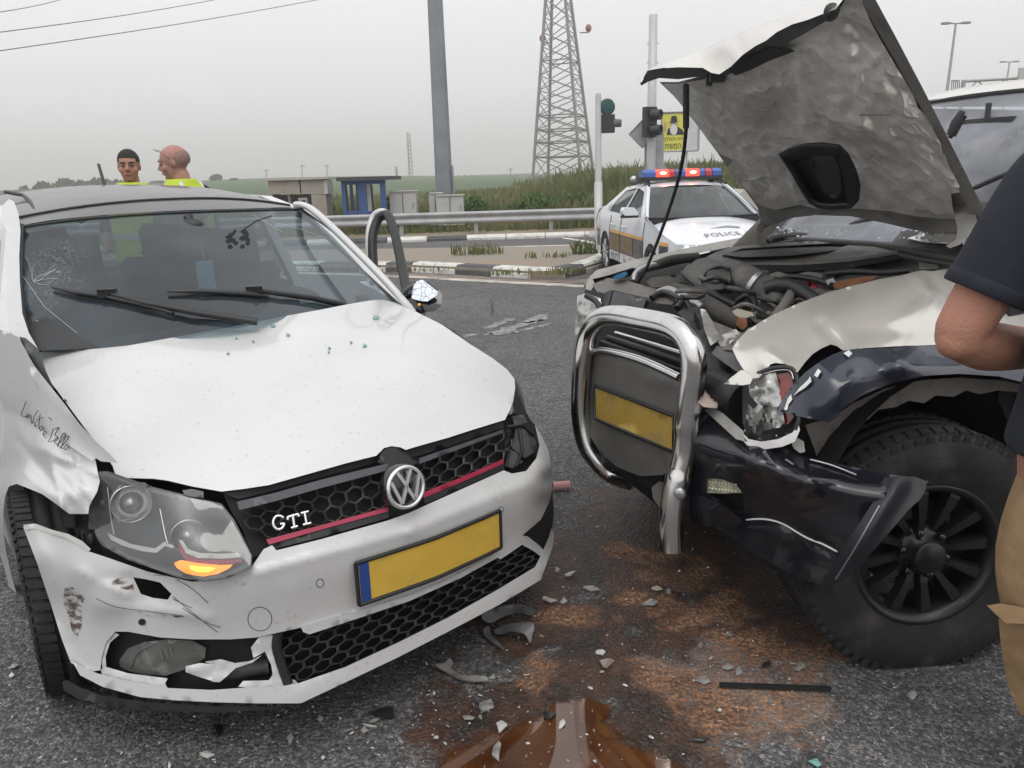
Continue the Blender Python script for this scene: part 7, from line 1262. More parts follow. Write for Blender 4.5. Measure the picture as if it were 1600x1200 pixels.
def pz(sg):
    def Bz(a, z): return sg*((.91 if z < .7 else .91-(z-.7)*.14 if z < .98 else .871-(z-.98)*.58)-(.10*max(0, a-.35)/.5)**1-(.06 if a < -3.5 else 0))
    def arc(c0, r): return [(c0+r*math.cos(t), .33+r*math.sin(t)) for t in np.linspace(PI*1.05, -.05*PI, 11)]
    o = [(.86, .25), (.88, .70), (.3, .84), (-.35, .97), (-.48, .99), (-1.25, 1.40), (-1.8, 1.45), (-2.5, 1.40), (-3.2, 1.10), (-3.75, 1.02), (-3.85, .85), (-3.85, .3)]+arc(-2.84, .37)+arc(0, .37)
    w1 = [(-.72, 1.0), (-1.28, 1.345), (-1.72, 1.395), (-1.74, 1.0)]; w2_ = [(-1.82, 1.0), (-1.80, 1.395), (-2.45, 1.35), (-2.72, 1.20), (-2.80, 1.02)]; w3 = [(-2.86, 1.03), (-2.79, 1.19), (-3.0, 1.08)]
    V, T = tri(o, [w1, w2_, w3], .13); m = MB(); m.add([POL(a, Bz(a, z), z) for a, z in V], T); m.add([POL(a, Bz(a, z)-sg*.05, z) for a, z in V], T); m.build('body_side', PWH, pol, fix=False)
    for h in (w1, w2_, w3): m = MB(); m.add([POL(a, Bz(a, z)-sg*.02, z) for a, z in h], [tuple(range(len(h)))], False); m.build('side_window', CARG, pol)
    def quad(nm, a0, a1, z0, z1, mt, e=.004, par=pol, n=10):
        m = MB(); m.loft([[POL(a, Bz(a, z)+sg*e, z) for a in np.linspace(a0, a1, n)] for z in np.linspace(z0, z1, 3)], False); return m.build(nm, mt, par)
    for a0, a1 in ((-3.75, -3.22), (-2.46, -.38), (.38, .62)):
        b0 = quad('side_band', a0, a1, .42, .70, PNAVY); quad('band_line', a0, a1, .70, .745, PORG, .005, b0)
        if a0 == -2.46: quad('gold_block', -2.40, -1.76, .45, .685, PTAN, .008, b0); quad('gold_block', -1.66, -.95, .45, .685, PTAN, .008, b0)
    m = MB()
    for a in (-.42, -1.78, -2.5): m.tube([POL(a, Bz(a, .3)+sg*.003, .28), POL(a, Bz(a, .7)+sg*.003, .7), POL(a, Bz(a, .96)+sg*.003, .96)], .005, 4)
    m.build('door_shut_line', BLACK, pol)
    for a in (-1.62, -2.35): m = MB(); m.tube([POL(a, Bz(a, .83)+sg*.03, .83), POL(a+.2, Bz(a, .83)+sg*.03, .83)], .015, 6); m.build('door_handle', PWH, pol)
    m = MB(); m.loft([[POL(a, sg*(b_), z) for b_, z in ((.93, 1.02), (1.10, 1.03), (1.15, 1.08), (1.12, 1.15), (.98, 1.15), (.92, 1.08))] for a in (-.62, -.72, -.80)], True, True); mr_ = m.build('wing_mirror', PWH, pol); m = MB(); m.box(POL(-.70, sg*1.03, 1.025), .16, .2, .03, (POL.f, POL.l, Vector((0, 0, 1)))); m.build('mirror_base', BLACK, mr_)
    if sg < 0:
        lettering('lettering', 'POLICE', lambda u, v: POL(-2.35+u/POL.s, Bz(-2, .3)-.006, .27+v/POL.s), SIGB, pol, .50*POL.s, .12*POL.s)
        lettering('lettering', ''.join(reversed('\ufe8d\ufedf\ufeb8\ufeae\ufec3\ufe94')), lambda u, v: POL(-1.55+u/POL.s, Bz(-1.3, .3)-.006, .25+v/POL.s), SIGB, pol, .48*POL.s, .15*POL.s)
pz(-1); pz(1)
rows = [(-.46, .80, .995), (-.85, .70, 1.215), (-1.22, .585, 1.415)]
rr_ = [[POL(a-.14*b*b, b*wd, z) for b in np.linspace(-1, 1, 11)] for a, wd, z in rows]; m = MB(); m.loft(rr_, False); m.build('windscreen', CARG, pol)
m = MB(); m.tube([r[0] for r in rr_], .03, 6); m.build('pillar', PWH, pol); m = MB(); m.tube([r[-1] for r in rr_], .03, 6); m.build('pillar', PWH, pol); m = MB(); m.tube(rr_[0], .018, 6); m.build('cowl', BLACK, pol)
rr_ = [[POL(a-.14*b*b*(1 if a > -1.6 else 0), b*wd, z-.045*abs(b)**2.4) for b in np.linspace(-1, 1, 11)] for a, wd, z in [(-1.20, .59, 1.425), (-1.35, .61, 1.46), (-1.8, .62, 1.485), (-2.3, .61, 1.46), (-2.6, .60, 1.42)]]; m = MB(); m.loft(rr_, False); m.loft([[p-Vector((0, 0, .02)) for p in r] for r in rr_], False); m.build('roof', PWH, pol)
m = MB(); m.loft([[POL(a, b*wd, z) for b in np.linspace(-1, 1, 7)] for a, wd, z in [(-2.6, .60, 1.41), (-3.25, .72, 1.10)]], False); m.build('rear_window', CARG, pol)
m = MB(); m.loft([[POL(a, b*wd, z) for b in np.linspace(-1, 1, 7)] for a, wd, z in [(-3.24, .74, 1.09), (-3.75, .82, 1.02), (-3.9, .84, .85), (-3.92, .84, .3)]], False); m.build('tailgate', PWH, pol)
apo = (POL.f, POL.l, Vector((0, 0, 1)))
m = MB(); m.box(POL(-1.5, 0, .28), 4.3, 1.45, .12, apo); m.box(POL(-.5, 0, .6), .06, 1.5, .7, apo); m.build('floor_pan', ENGD, pol)
m = MB(); m.loft([[POL(a, b, z) for b in np.linspace(-.72, .72, 7)] for a, z in [(-.5, .96), (-.9, .99), (-1.0, .95), (-1.0, .5)]], False); m.build('dashboard', DARKIN, pol)
for b in (-.38, .38):
    m = MB(); m.box(POL(-1.72, b, .75), .12, .46, .7, apo); m.box(POL(-1.76, b, 1.2), .08, .25, .16, apo); m.build('seat', SEAT, pol)
m = MB(); m.box(POL(-2.7, 0, .75), .14, 1.3, .7, apo); m.build('rear_seat', SEAT, pol)
m = MB(); m.tube([POL(-1.12, .38, .98)+POL.l*(.17*math.cos(t))+Vector((0, 0, 1))*(.16*math.sin(t)) for t in np.linspace(0, 2*PI, 19)], .015, 6); m.build('steering_wheel', BLACK, pol)
PR = mat('police alloy', (.45, .46, .47), .3, metal=.7)
for a, s in ((0, -1), (0, 1), (-2.84, -1), (-2.84, 1)):
    w3_, rm_, A, X, B = wheel(pol, POL(a, s*.80, .33), POL.l*s, .325*POL.s*1.02, .20, .235*POL.s, rim_mat=PR, block=False, nseg=32)
    m = MB(); c = POL(a, s*.80, .33)
    for k in range(5):
        t = 2*PI*k/5; rd = X*math.cos(t)+B*math.sin(t); tg = A.cross(rd)
        for e in (-1, 1): m.tube([c+A*.08+rd*.04, c+A*.085+rd*.205+tg*.05*e], [.022, .016], 5)
    m.lathe(c, A, [(.05, .06), (.09, .05), (.092, .001)], 14); m.build('spokes', PR, w3_)
for a in (0, -2.84):
    for s in (-1, 1): m = MB(); m.lathe(POL(a, s*.86, .33), POL.l*s, [(-.24, .001), (-.24, .37), (0, .37)], 20); m.build('arch_liner', ENGD, pol)
def hl(u, v, a0, b0): return phood(a0-v/POL.s, b0+u/POL.s)
lettering('lettering', 'POLICE', lambda u, v: hl(u, v, .66, -.36), mat('hood letter grey', (.10, .11, .13), .4), pol, .46*POL.s, .16*POL.s, 1.1)
lettering('lettering', '\u05de\u05e9\u05d8\u05e8\u05d4'[::-1], lambda u, v: hl(u, v, .66, .18), mat('hood letter grey', (.10, .11, .13), .4), pol, .40*POL.s, .16*POL.s)
m = MB(); m.add([hl(0, .0, .28, -.20), hl(.12, .05, .28, -.20), hl(.26, .12, .28, -.20), hl(.40, .05, .28, -.2), hl(.36, -.02, .28, -.2), hl(.22, .02, .28, -.2)], [(0, 1, 5), (1, 2, 5), (2, 3, 5), (3, 4, 5)], False); m.build('bonnet_emblem', mat('emblem grey', (.22, .24, .27), .4), pol)
# light bar
lb = MB(); C_ = POL(-1.72, 0, 1.56); lb.box(C_-Vector((0, 0, .035)), .28, 1.16, .05, apo); 
for b in (-.5, .5): lb.box(POL(-1.72, b, 1.49), .10, .06, .10, apo)
lb = lb.build('light_bar', BLACK, pol)
BL = mat('blue beacon lens', (.03, .09, .36), .15, coat=.8); RDl = mat('red beacon lens', (.42, .02, .03), .15, coat=.8); RDo = mat('lit red beacon', (.9, .05, .03), .2, emit=(1.0, .05, .03), es=2.2); HOT = mat('beacon core', (1, .5, .3), .2, emit=(1, .55, .3), es=5)
seq = [(-.60, -.40, BL, 0), (-.39, -.20, RDo, 1), (-.19, -.10, RDl, 0), (-.09, .06, BL, 0), (.07, .27, RDo, 1), (.28, .36, BL, 0), (.37, .47, RDl, 0), (.48, .62, BL, 0)]
for b0, b1, mt, hot in seq:
    m = MB(); m.loft([[POL(-1.72+x, b, 1.545+z*.6+.0) for x, z in ((-.14, 0), (-.14, .12), (-.08, .19), (.08, .19), (.14, .12), (.14, 0))] for b in (b0, b1)], True, True, False); q_ = m.build('beacon', mt, lb)
    if hot: m = MB(); m.sphere(POL(-1.565, (b0+b1)/2, 1.605), .028, 10, 6, (1.6, .5, .7)); m.build('bulb', HOT, q_)
for b in (-.55, .55): m = MB(); m.tube([POL(-1.72, b, 1.50), POL(-1.95, b*1.06, 1.485), POL(-2.1, b*1.08, 1.45)], .018, 6); m.tube([POL(-1.72, b, 1.50), POL(-1.5, b*1.08, 1.47), POL(-1.3, b*1.06, 1.435)], .018, 6); m.build('mounting_strap', BLACK, lb)
m = MB(); m.lathe(POL(-1.68, -.72, 1.52), POL.f, [(-.06, .03), (0, .055), (.03, .055), (.03, .001)], 14); m.build('spot_lamp', STEEL, lb)
# ================================================================ people
def remeshed(mb, voxel, name, mats, parent, smooth=4, paint=None):
    o = mb.build(name, mats, parent, fix=True)
    r = o.modifiers.new('r', 'REMESH'); r.mode = 'VOXEL'; r.voxel_size = voxel; r.use_smooth_shade = True
    s = o.modifiers.new('s', 'SMOOTH'); s.factor = .5; s.iterations = smooth
    bpy.context.view_layer.update(); ev = o.evaluated_get(bpy.context.evaluated_depsgraph_get()); me = bpy.data.meshes.new_from_object(ev)
    old = o.data; o.modifiers.clear(); o.data = me; bpy.data.meshes.remove(old); me.materials.clear()
    for x in (mats if isinstance(mats, (list, tuple)) else [mats]): me.materials.append(x)
    me.polygons.foreach_set('use_smooth', [True]*len(me.polygons))
    off = root_loc(parent) if parent else Vector(o.location)
    for p in me.polygons: p.material_index = paint(p.center+off) if paint else 0
    return o
def limb(m, pts, r, n=14):
    P = [np.array(p, float) for p in pts]; q = spline([tuple(p)+(k,) for p, k in zip(P, r)], 5)
    m.tube([Vector(p[:3]) for p in q], [p[3] for p in q], n); m.sphere(pts[0], r[0], 10, 7); m.sphere(pts[-1], r[-1], 10, 7)
def ell(m, c, X, Yv, Z, rx, ry, rz, n=18, k=12):
    c = Vector(c); rings = []
    for j in range(k+1):
        t = PI*j/k; s_ = max(math.sin(t), 1e-3); rings.append([c+X*(rx*s_*math.cos(2*PI*i/n))+Yv*(ry*s_*math.sin(2*PI*i/n))+Z*(rz*math.cos(t)) for i in range(n)])
    m.loft(rings)
def torso(m, secs, X, Yv, n=20):                                         # secs: (centre, half width, half depth)
    rings = [[Vector(c)+X*(a*math.copysign(abs(math.cos(2*PI*i/n))**.8, math.cos(2*PI*i/n)))+Yv*(b*math.copysign(abs(math.sin(2*PI*i/n))**.8, math.sin(2*PI*i/n))) for i in range(n)] for c, a, b in secs]; m.loft(rings, True, True)
def skin_mat(name, c, c2): return mat(name, c, .65, var=.12, scale=30, col2=c2, c2lo=.5, c2hi=.75, c2scale=14, bump=.08, bscale=220, spec=.4)
SK1 = skin_mat('skin warm', (.40, .215, .15), (.44, .22, .16)); SK2 = skin_mat('skin ruddy', (.38, .21, .165), (.42, .20, .16)); SK3 = skin_mat('skin tanned', (.37, .19, .13), (.41, .20, .145))
LIP = mat('lip', (.30, .12, .10), .5); EYE = mat('eye', (.22, .19, .17), .3); IRIS = mat('iris', (.03, .02, .015), .2)
HIVIS = mat('hi vis yellow', (.46, .58, .03), .7, var=.06, scale=9, bump=.2, bscale=25); NAVYC = mat('dark navy cotton', (.012, .014, .022), .9, var=.15, scale=30, bump=.25, bscale=30); REFL = mat('reflective tape', (.55, .56, .56), .4, metal=.3)
def head(m, base, F_, X, Z, s=1.0, jaw=1.0):                             # base = neck top; F_ forward, X to the person's left, Z up
    c = base+Z*(.135*s)+F_*(.012*s)
    ell(m, c+Z*.025*s-F_*.012*s, X, F_, Z, .077*s, .098*s, .092*s); ell(m, c-Z*.038*s+F_*.020*s, X, F_, Z, .062*s*jaw, .070*s, .082*s)
    ell(m, c-Z*.088*s+F_*.058*s, X, F_, Z, .030*s*jaw, .030*s, .026*s)                                              # chin
    m.tube([c+Z*.012*s+F_*.088*s, c-Z*.020*s+F_*.108*s, c-Z*.030*s+F_*.104*s], [.008*s, .014*s, .013*s], 8)          # nose
    for g in (-1, 1):
        ell(m, c+X*(g*.013*s)-Z*.030*s+F_*.098*s, X, F_, Z, .009*s, .010*s, .008*s)
        m.tube([c+X*(g*.012*s)+Z*.030*s+F_*.088*s, c+X*(g*.045*s)+Z*.028*s+F_*.070*s], [.011*s, .008*s], 6)          # brow ridge
        ell(m, c+X*(g*.050*s)-Z*.028*s+F_*.055*s, X, F_, Z, .020*s, .020*s, .022*s)                                  # cheek
        ell(m, c+X*(g*.073*s)-Z*.006*s-F_*.014*s, X, F_, Z, .010*s, .020*s, .033*s)                                  # ear
    m.tube([c+X*.022*s-Z*.058*s+F_*.086*s, c-Z*.056*s+F_*.094*s, c-X*.022*s-Z*.058*s+F_*.086*s], .008*s, 6)          # mouth
    return c
def face(c, F_, X, Z, s, par, brow):
    for g in (-1, 1):
        m = MB(); m.sphere(c+X*(g*.032*s)+Z*.008*s+F_*.074*s, .0125*s, 10, 7); e = m.build('eye', EYE, par); m = MB(); m.sphere(c+X*(g*.032*s)+Z*.008*s+F_*.0835*s, .0062*s, 8, 6); m.build('iris', IRIS, e)
        m = MB(); m.tube([c+X*(g*.013*s)+Z*.026*s+F_*.096*s, c+X*(g*.034*s)+Z*.031*s+F_*.086*s, c+X*(g*.052*s)+Z*.024*s+F_*.070*s], [.004*s, .0048*s, .002*s], 6); m.build('eyebrow', brow, par)
    m = MB(); m.tube([c+X*.020*s-Z*.058*s+F_*.092*s, c-Z*.0565*s+F_*.100*s, c-X*.020*s-Z*.058*s+F_*.092*s], [.0025*s, .0045*s, .0025*s], 6); m.build('lips', LIP, par)
def hand(m, w_, D, Nn, S, s=1.0):                                        # wrist, direction, palm normal, thumb side
    pc = w_+D*.045*s; ell(m, pc, S, Nn, D, .038*s, .014*s, .05*s)
    for i, (o_, L_) in enumerate([(.028, .070), (.010, .080), (-.009, .075), (-.027, .058)]):
        a = w_+D*.085*s+S*o_*s; m.tube([w_+D*.05*s+S*o_*s, a, a+D*(L_*.5*s)+Nn*.012*s, a+D*(L_*.85*s)+Nn*.035*s], [.009*s, .009*s, .008*s, .0065*s], 7); m.sphere(a+D*(L_*.85*s)+Nn*.035*s, .0066*s, 7, 5)
    a = w_+D*.02*s+S*.03*s; m.tube([a, a+D*.03*s+S*.026*s+Nn*.01*s, a+D*.06*s+S*.030*s+Nn*.025*s], [.013*s, .011*s, .008*s], 7)
def officer(name, label, hx, hy, htop, yaw, headyaw, bald, sk, s=1.0, nod=0.0):
    base = Vector((hx, hy, 0)); F_ = Vector((math.sin(yaw), -math.cos(yaw), 0)); X = Vector((math.cos(yaw), math.sin(yaw), 0)); Z = Vector((0, 0, 1))
    hF = Vector((math.sin(headyaw)*math.cos(nod), -math.cos(headyaw)*math.cos(nod), -math.sin(nod))); hX = Vector((math.cos(headyaw), math.sin(headyaw), 0)); hZ = hX.cross(-hF) if hX.cross(-hF).z > 0 else hX.cross(hF); hZ.normalize()
    t = thing(name, label, 'person', (hx, hy, 0)); H_ = htop; nk = base+Z*(H_-.255*s)
    m = MB(); c = head(m, nk+Z*.01, hF, hX, hZ, s*1.04)
    limb(m, [nk-Z*.07-F_*.02, nk+Z*.06], [.068, .060]); sh = H_-.33
    torso(m, [(base+Z*.92, .17, .12), (base+Z*1.05, .16, .115), (base+Z*(sh-.12), .185, .125), (base+Z*(sh-.02), .19, .11), (base+Z*(sh+.05), .09, .075)], X, F_)
    for g in (-1, 1):
        limb(m, [base+X*(g*.19)+Z*(sh-.02), base+X*(g*.25)+Z*(sh-.28), base+X*(g*.20)+F_*.16+Z*(sh-.42)], [.062, .048, .036]); limb(m, [base+X*(g*.09)+Z*.92, base+X*(g*.11)+Z*.5+F_*.02, base+X*(g*.12)+Z*.08], [.095, .062, .045])
        hand(m, base+X*(g*.20)+F_*.16+Z*(sh-.42), F_, Z*-1, X*(-g))
        ell(m, base+X*(g*.12)+F_*.06+Z*.04, X, F_, Z, .045, .13, .04)
    body = remeshed(m, .0085, 'body', sk, t, 3); HR = mat('short dark hair', (.018, .016, .015), .85, var=.3, scale=90, bump=.4, bscale=200); GH = mat('shaved grey hair', (.27, .165, .135), .8, var=.25, scale=80)
    face(c, hF, hX, hZ, s*1.04, body, GH if bald else HR)
    m = MB()
    if not bald: ell(m, c+hZ*.040*s-hF*.018*s, hX, hF, hZ, .083*s, .104*s, .092*s)
    else: ell(m, c+hZ*.018*s-hF*.026*s, hX, hF, hZ, .0815*s, .097*s, .083*s)
    # hair keeps to the scalp: drop what lies before the hairline or below the nape
    hh = m.build('hair', GH if bald else HR, body); bm = bmesh.new(); bm.from_mesh(hh.data); off = root_loc(hh.parent)
    kill = [f for f in bm.faces if ((f.calc_center_median()+off-c).dot(hF) > (.050 if not bald else .015)*s and (f.calc_center_median()+off-c).dot(hZ) < .068*s) or (f.calc_center_median()+off-c).dot(hZ) < (-.005 if not bald else -.02)*s or (bald and (f.calc_center_median()+off-c).dot(hF) > .05*s)]
    bmesh.ops.delete(bm, geom=kill, context='FACES'); bm.to_mesh(hh.data); bm.free()
    if bald:
        m = MB(); 
        for g in (-1, 1):
            m.tube([c+hX*(g*.085)-hF*.01+hZ*.02, c+hX*(g*.082)+hF*.055+hZ*.088, c+hX*(g*.06)+hF*.085+hZ*.105], .0014, 5); q = c+hX*(g*.035)+hF*.088+hZ*.108; m.tube([q+hX*(.026*math.cos(a))+(hF*.5+hZ*.5)*(.020*math.sin(a)) for a in np.linspace(0, 2*PI, 13)], .0012, 5)
        m.build('glasses', BLACK, t)
    m = MB(); torso(m, [(base+Z*.88, .19, .14), (base+Z*1.05, .185, .135), (base+Z*(sh-.12), .21, .145), (base+Z*(sh-.01), .205, .125), (base+Z*(sh+.045), .11, .09)], X, F_)
    for g in (-1, 1): limb(m, [base+X*(g*.19)+Z*(sh-.02), base+X*(g*.25)+Z*(sh-.28)], [.075, .062])
    shirt = remeshed(m, .012, 'shirt', NAVYC, t, 4)
    m = MB(); torso(m, [(base+Z*.90, .205, .155), (base+Z*1.05, .20, .15), (base+Z*(sh-.12), .205, .16), (base+Z*(sh+.005), .165, .142), (base+Z*(sh+.075), .115, .105), (base+Z*(sh+.095), .105, .098)], X, F_); vest = remeshed(m, .011, 'hi_vis_vest', HIVIS, t, 2)
    m = MB()
    for g in (-1, 1): m.tube([base+X*(g*.10)+F_*.150+Z*(sh-.15), base+X*(g*.098)+F_*.135+Z*(sh-.01), base+X*(g*.09)+F_*.07+Z*(sh+.075), base+X*(g*.09)-F_*.08+Z*(sh+.065), base+X*(g*.10)-F_*.14+Z*(sh-.08)], .022, 8, flat=.4)
    m.build('tape', REFL, vest); m = MB(); torso(m, [(base+Z*1.08, .208, .158), (base+Z*1.13, .212, .160)], X, F_); m.build('tape', REFL, vest)
    m = MB()
    for g in (-1, 1): limb(m, [base+X*(g*.09)+Z*.92, base+X*(g*.11)+Z*.5+F_*.02, base+X*(g*.12)+Z*.06], [.11, .085, .07])
    torso(m, [(base+Z*.82, .19, .135), (base+Z*.98, .178, .13)], X, F_); remeshed(m, .012, 'trousers', NAVYC, t, 4)
    return t
o1 = officer('person', 'dark haired policeman in hi-vis vest facing the camera beyond the black roof', U(203, 266, 6.35).x, U(203, 266, 6.35).y, 1.765, math.radians(5), math.radians(17), False, SK3, 1.02, .05)
o2 = officer('person', 'bald policeman with glasses on his forehead, looking left beyond the black roof', U(281, 258, 5.9).x, U(281, 258, 5.9).y, 1.775, math.radians(-115), math.radians(-84), True, SK2, 1.04, .20)
# ---- man in the navy T-shirt at the right edge
t = thing('person', 'man in navy T-shirt and khaki work trousers with bent elbow at right edge', 'person', (1.24, 1.50, 0))
Z = Vector((0, 0, 1)); F_ = Vector((.35, .94, 0)).normalized(); X = Vector((-F_.y, F_.x, 0)); base = Vector((1.245, 1.50, 0))     # X = his left (towards the cars)
shl = base+X*.195+Z*1.44; elb = U(1497, 523, 1.63); wr = U(1668, 556, 1.86)
m = MB(); nk = base+Z*1.50; c = head(m, nk, F_, X, Z, 1.03); limb(m, [nk-Z*.08, nk+Z*.06], [.07, .062])
torso(m, [(base+Z*.90, .165, .115), (base+Z*1.05, .155, .11), (base+Z*1.30, .185, .12), (base+Z*1.42, .185, .105), (base+Z*1.50, .09, .07)], X, F_)
limb(m, [shl, shl.lerp(elb, .5)-X*.0, shl.lerp(elb, .93), elb+Vector((.006, 0, .006))], [.066, .060, .052, .049]); limb(m, [elb+Vector((.004, 0, -.002)), elb.lerp(wr, .25)+Vector((0, 0, -.012)), elb.lerp(wr, .65), wr], [.050, .055, .045, .031])
ell(m, elb+Vector((-.010, -.008, -.014)), X, F_, Z, .036, .036, .036)
d = (wr-elb).normalized(); hand(m, wr, d, Vector((1, 0, 0)), Z)
shr = base-X*.195+Z*1.44; er = base-X*.29+Z*1.14; limb(m, [shr, er, er+F_*.22+X*.1], [.064, .052, .034]); hand(m, er+F_*.22+X*.1, F_, X, Z)
for g in (-1, 1): limb(m, [base+X*(g*.095)+Z*.90, base+X*(g*.095-.03)+Z*.48, base+X*(g*.095-.16)+Z*.08], [.095, .062, .045]); ell(m, base+X*(g*.095-.16)+F_*.06+Z*.04, X, F_, Z, .045, .13, .04)
ARM = mat('tanned forearm skin', (.40, .20, .135), .55, var=.07, scale=24, col2=(.46, .22, .16), c2lo=.45, c2hi=.7, c2scale=7, bump=.25, bscale=120, spec=.35)
body = remeshed(m, .007, 'body', ARM, t, 3); face(c, F_, X, Z, 1.03, body, NAVYC)
m = MB(); ell(m, c+Z*.036-F_*.018, X, F_, Z, .084, .105, .094); hh = m.build('hair', mat('short dark hair', (.018, .016, .015), .85), body); bm = bmesh.new(); bm.from_mesh(hh.data); off = root_loc(hh.parent)
bmesh.ops.delete(bm, geom=[f for f in bm.faces if ((f.calc_center_median()+off-c).dot(F_) > .05 and (f.calc_center_median()+off-c).dot(Z) < .07) or (f.calc_center_median()+off-c).dot(Z) < -.02], context='FACES'); bm.to_mesh(hh.data); bm.free()
m = MB(); torso(m, [(base+Z*.895+X*.01, .205, .15), (base+Z*1.05, .19, .14), (base+Z*1.28, .205, .145), (base+Z*1.42, .20, .125), (base+Z*1.50, .10, .085)], X, F_)
e_ = shl.lerp(elb, .70); dA = (elb-shl).normalized(); limb_r = spline([tuple(shl)+(.080,), tuple(shl.lerp(elb, .25))+(.082,), tuple(shl.lerp(elb, .5))+(.080,), tuple(e_)+(.079,)], 6)
m.tube([Vector(p[:3]) for p in limb_r], [p[3] for p in limb_r], 20); m.sphere(shl, .080, 12, 8); limb(m, [shr, shr.lerp(er, .6)], [.08, .072])
TEE = mat('navy T-shirt cotton', (.010, .013, .022), .85, var=.12, scale=14, bump=.5, bscale=14)
remeshed(m, .009, 'shirt', TEE, t, 5)
m = MB(); sp = [e_+(Vector((math.cos(a)*1, 0, 0))) for a in (0,)]
PX = dA.orthogonal().normalized(); PB = dA.cross(PX); m.loft([[e_+dA*h+PX*(r*math.cos(a))+PB*(r*math.sin(a)) for a in np.linspace(0, 2*PI, 25)[:-1]] for h, r in ((-.022, .0795), (-.020, .081), (.004, .0812), (.008, .078))]); m.build('sleeve_hem', TEE, t)
KH = mat('khaki work cotton', (.34, .225, .12), .9, var=.14, scale=7, col2=(.25, .16, .085), c2lo=.45, c2hi=.75, c2scale=9, bump=.6, bscale=22)
m = MB()
for g in (-1, 1): limb(m, [base+X*(g*.085-.02)+Z*.88, base+X*(g*.095+.0)+Z*.66, base+X*(g*.095-.03)+Z*.46+F_*.015, base+X*(g*.095-.10)+Z*.25, base+X*(g*.095-.16)+Z*.06], [.105, .108, .088, .084, .085])
torso(m, [(base+Z*.80-X*.03, .17, .14), (base+Z*.96-X*.02, .155, .135)], X, F_)
for k in range(9): z_ = .14+.06*k; m.tube([base+X*(.095-.28*max(0, .62-z_)+.086*math.cos(a))+F_*(.088*math.sin(a))+Z*(z_+.02*math.sin(a*2+k)) for a in np.linspace(k, k+3.2, 9)], [.004, .008, .011, .012, .012, .012, .010, .007, .004], 7)
tr = remeshed(m, .009, 'trousers', KH, t, 3)
s_ = Surf([(1550, 945, 1.66), (1600, 960, 1.62), (1570, 1060, 1.70), (1620, 850, 1.58)])
panel('pocket_flap', [(1542, 946), (1562, 943), (1584, 946), (1610, 952), (1612, 976), (1588, 974), (1572, 974), (1556, 960)], Surf([(1550, 945, 1.73), (1600, 955, 1.66), (1570, 970, 1.70)]), KH, tr, 8, .006)
panel('cargo_pocket', [(1560, 966), (1580, 972), (1612, 974), (1614, 1100), (1596, 1120), (1574, 1070), (1564, 1010)], Surf([(1560, 970, 1.73), (1612, 975, 1.665), (1596, 1110, 1.80)], noise=(.006, 25)), KH, tr, 10, .008)
m = MB()
for g in (-1, 1): ell(m, base+X*(g*.095-.16)+F_*.07+Z*.045, X, F_, Z, .052, .15, .045)
tag(m.build('boots', BLACK, t, fix=True), kind='stuff')
# ================================================================ things lying on the road
SHARDG = glass('clear lamp plastic', (.9, .92, .92), .85, .05, (.5, .5, .48), .30, 30); SHM = mat('pale broken plastic', (.30, .285, .27), .3, coat=.5, var=.2, scale=40); SHD = mat('dark broken plastic', (.02, .021, .024), .3, coat=.4); SHW = mat('white broken plastic', (.50, .50, .48), .35, coat=.3)
def shard(px, py, w_, h_, mt, label, group='shards of lamp plastic on the road', k=6, ang=0, lift=.006, name='lamp_shard', cat='shard'):
    a0 = random.random(); pts = []; tilt = random.uniform(-.5, .5)
    for i in range(k):
        t_ = 2*PI*i/k+random.uniform(-.4, .4); r = random.uniform(.5, 1.15); x, y = w_/2*r*math.cos(t_), h_/2*r*math.sin(t_); x, y = x*math.cos(ang)-y*math.sin(ang), x*math.sin(ang)+y*math.cos(ang); p = G(px+x, py+y, .008); p.z += lift*(.5+.5*math.sin(t_+a0*6))
        pts.append(p)
    m = MB(); c = sum((p for p in pts), Vector((0, 0, 0)))/k+Vector((0, 0, lift*.35)); vs = pts+[c]; n = len(vs); vs2 = [p+Vector((0, 0, -.004)) for p in vs]
    m.add(vs+vs2, [(i, (i+1) % k, k) for i in range(k)]+[(n+(i+1) % k, n+i, n+k) for i in range(k)]+[(i, n+i, n+(i+1) % k, (i+1) % k) for i in range(k)], False)
    return tag(m.build(name, mt), label, cat, group)
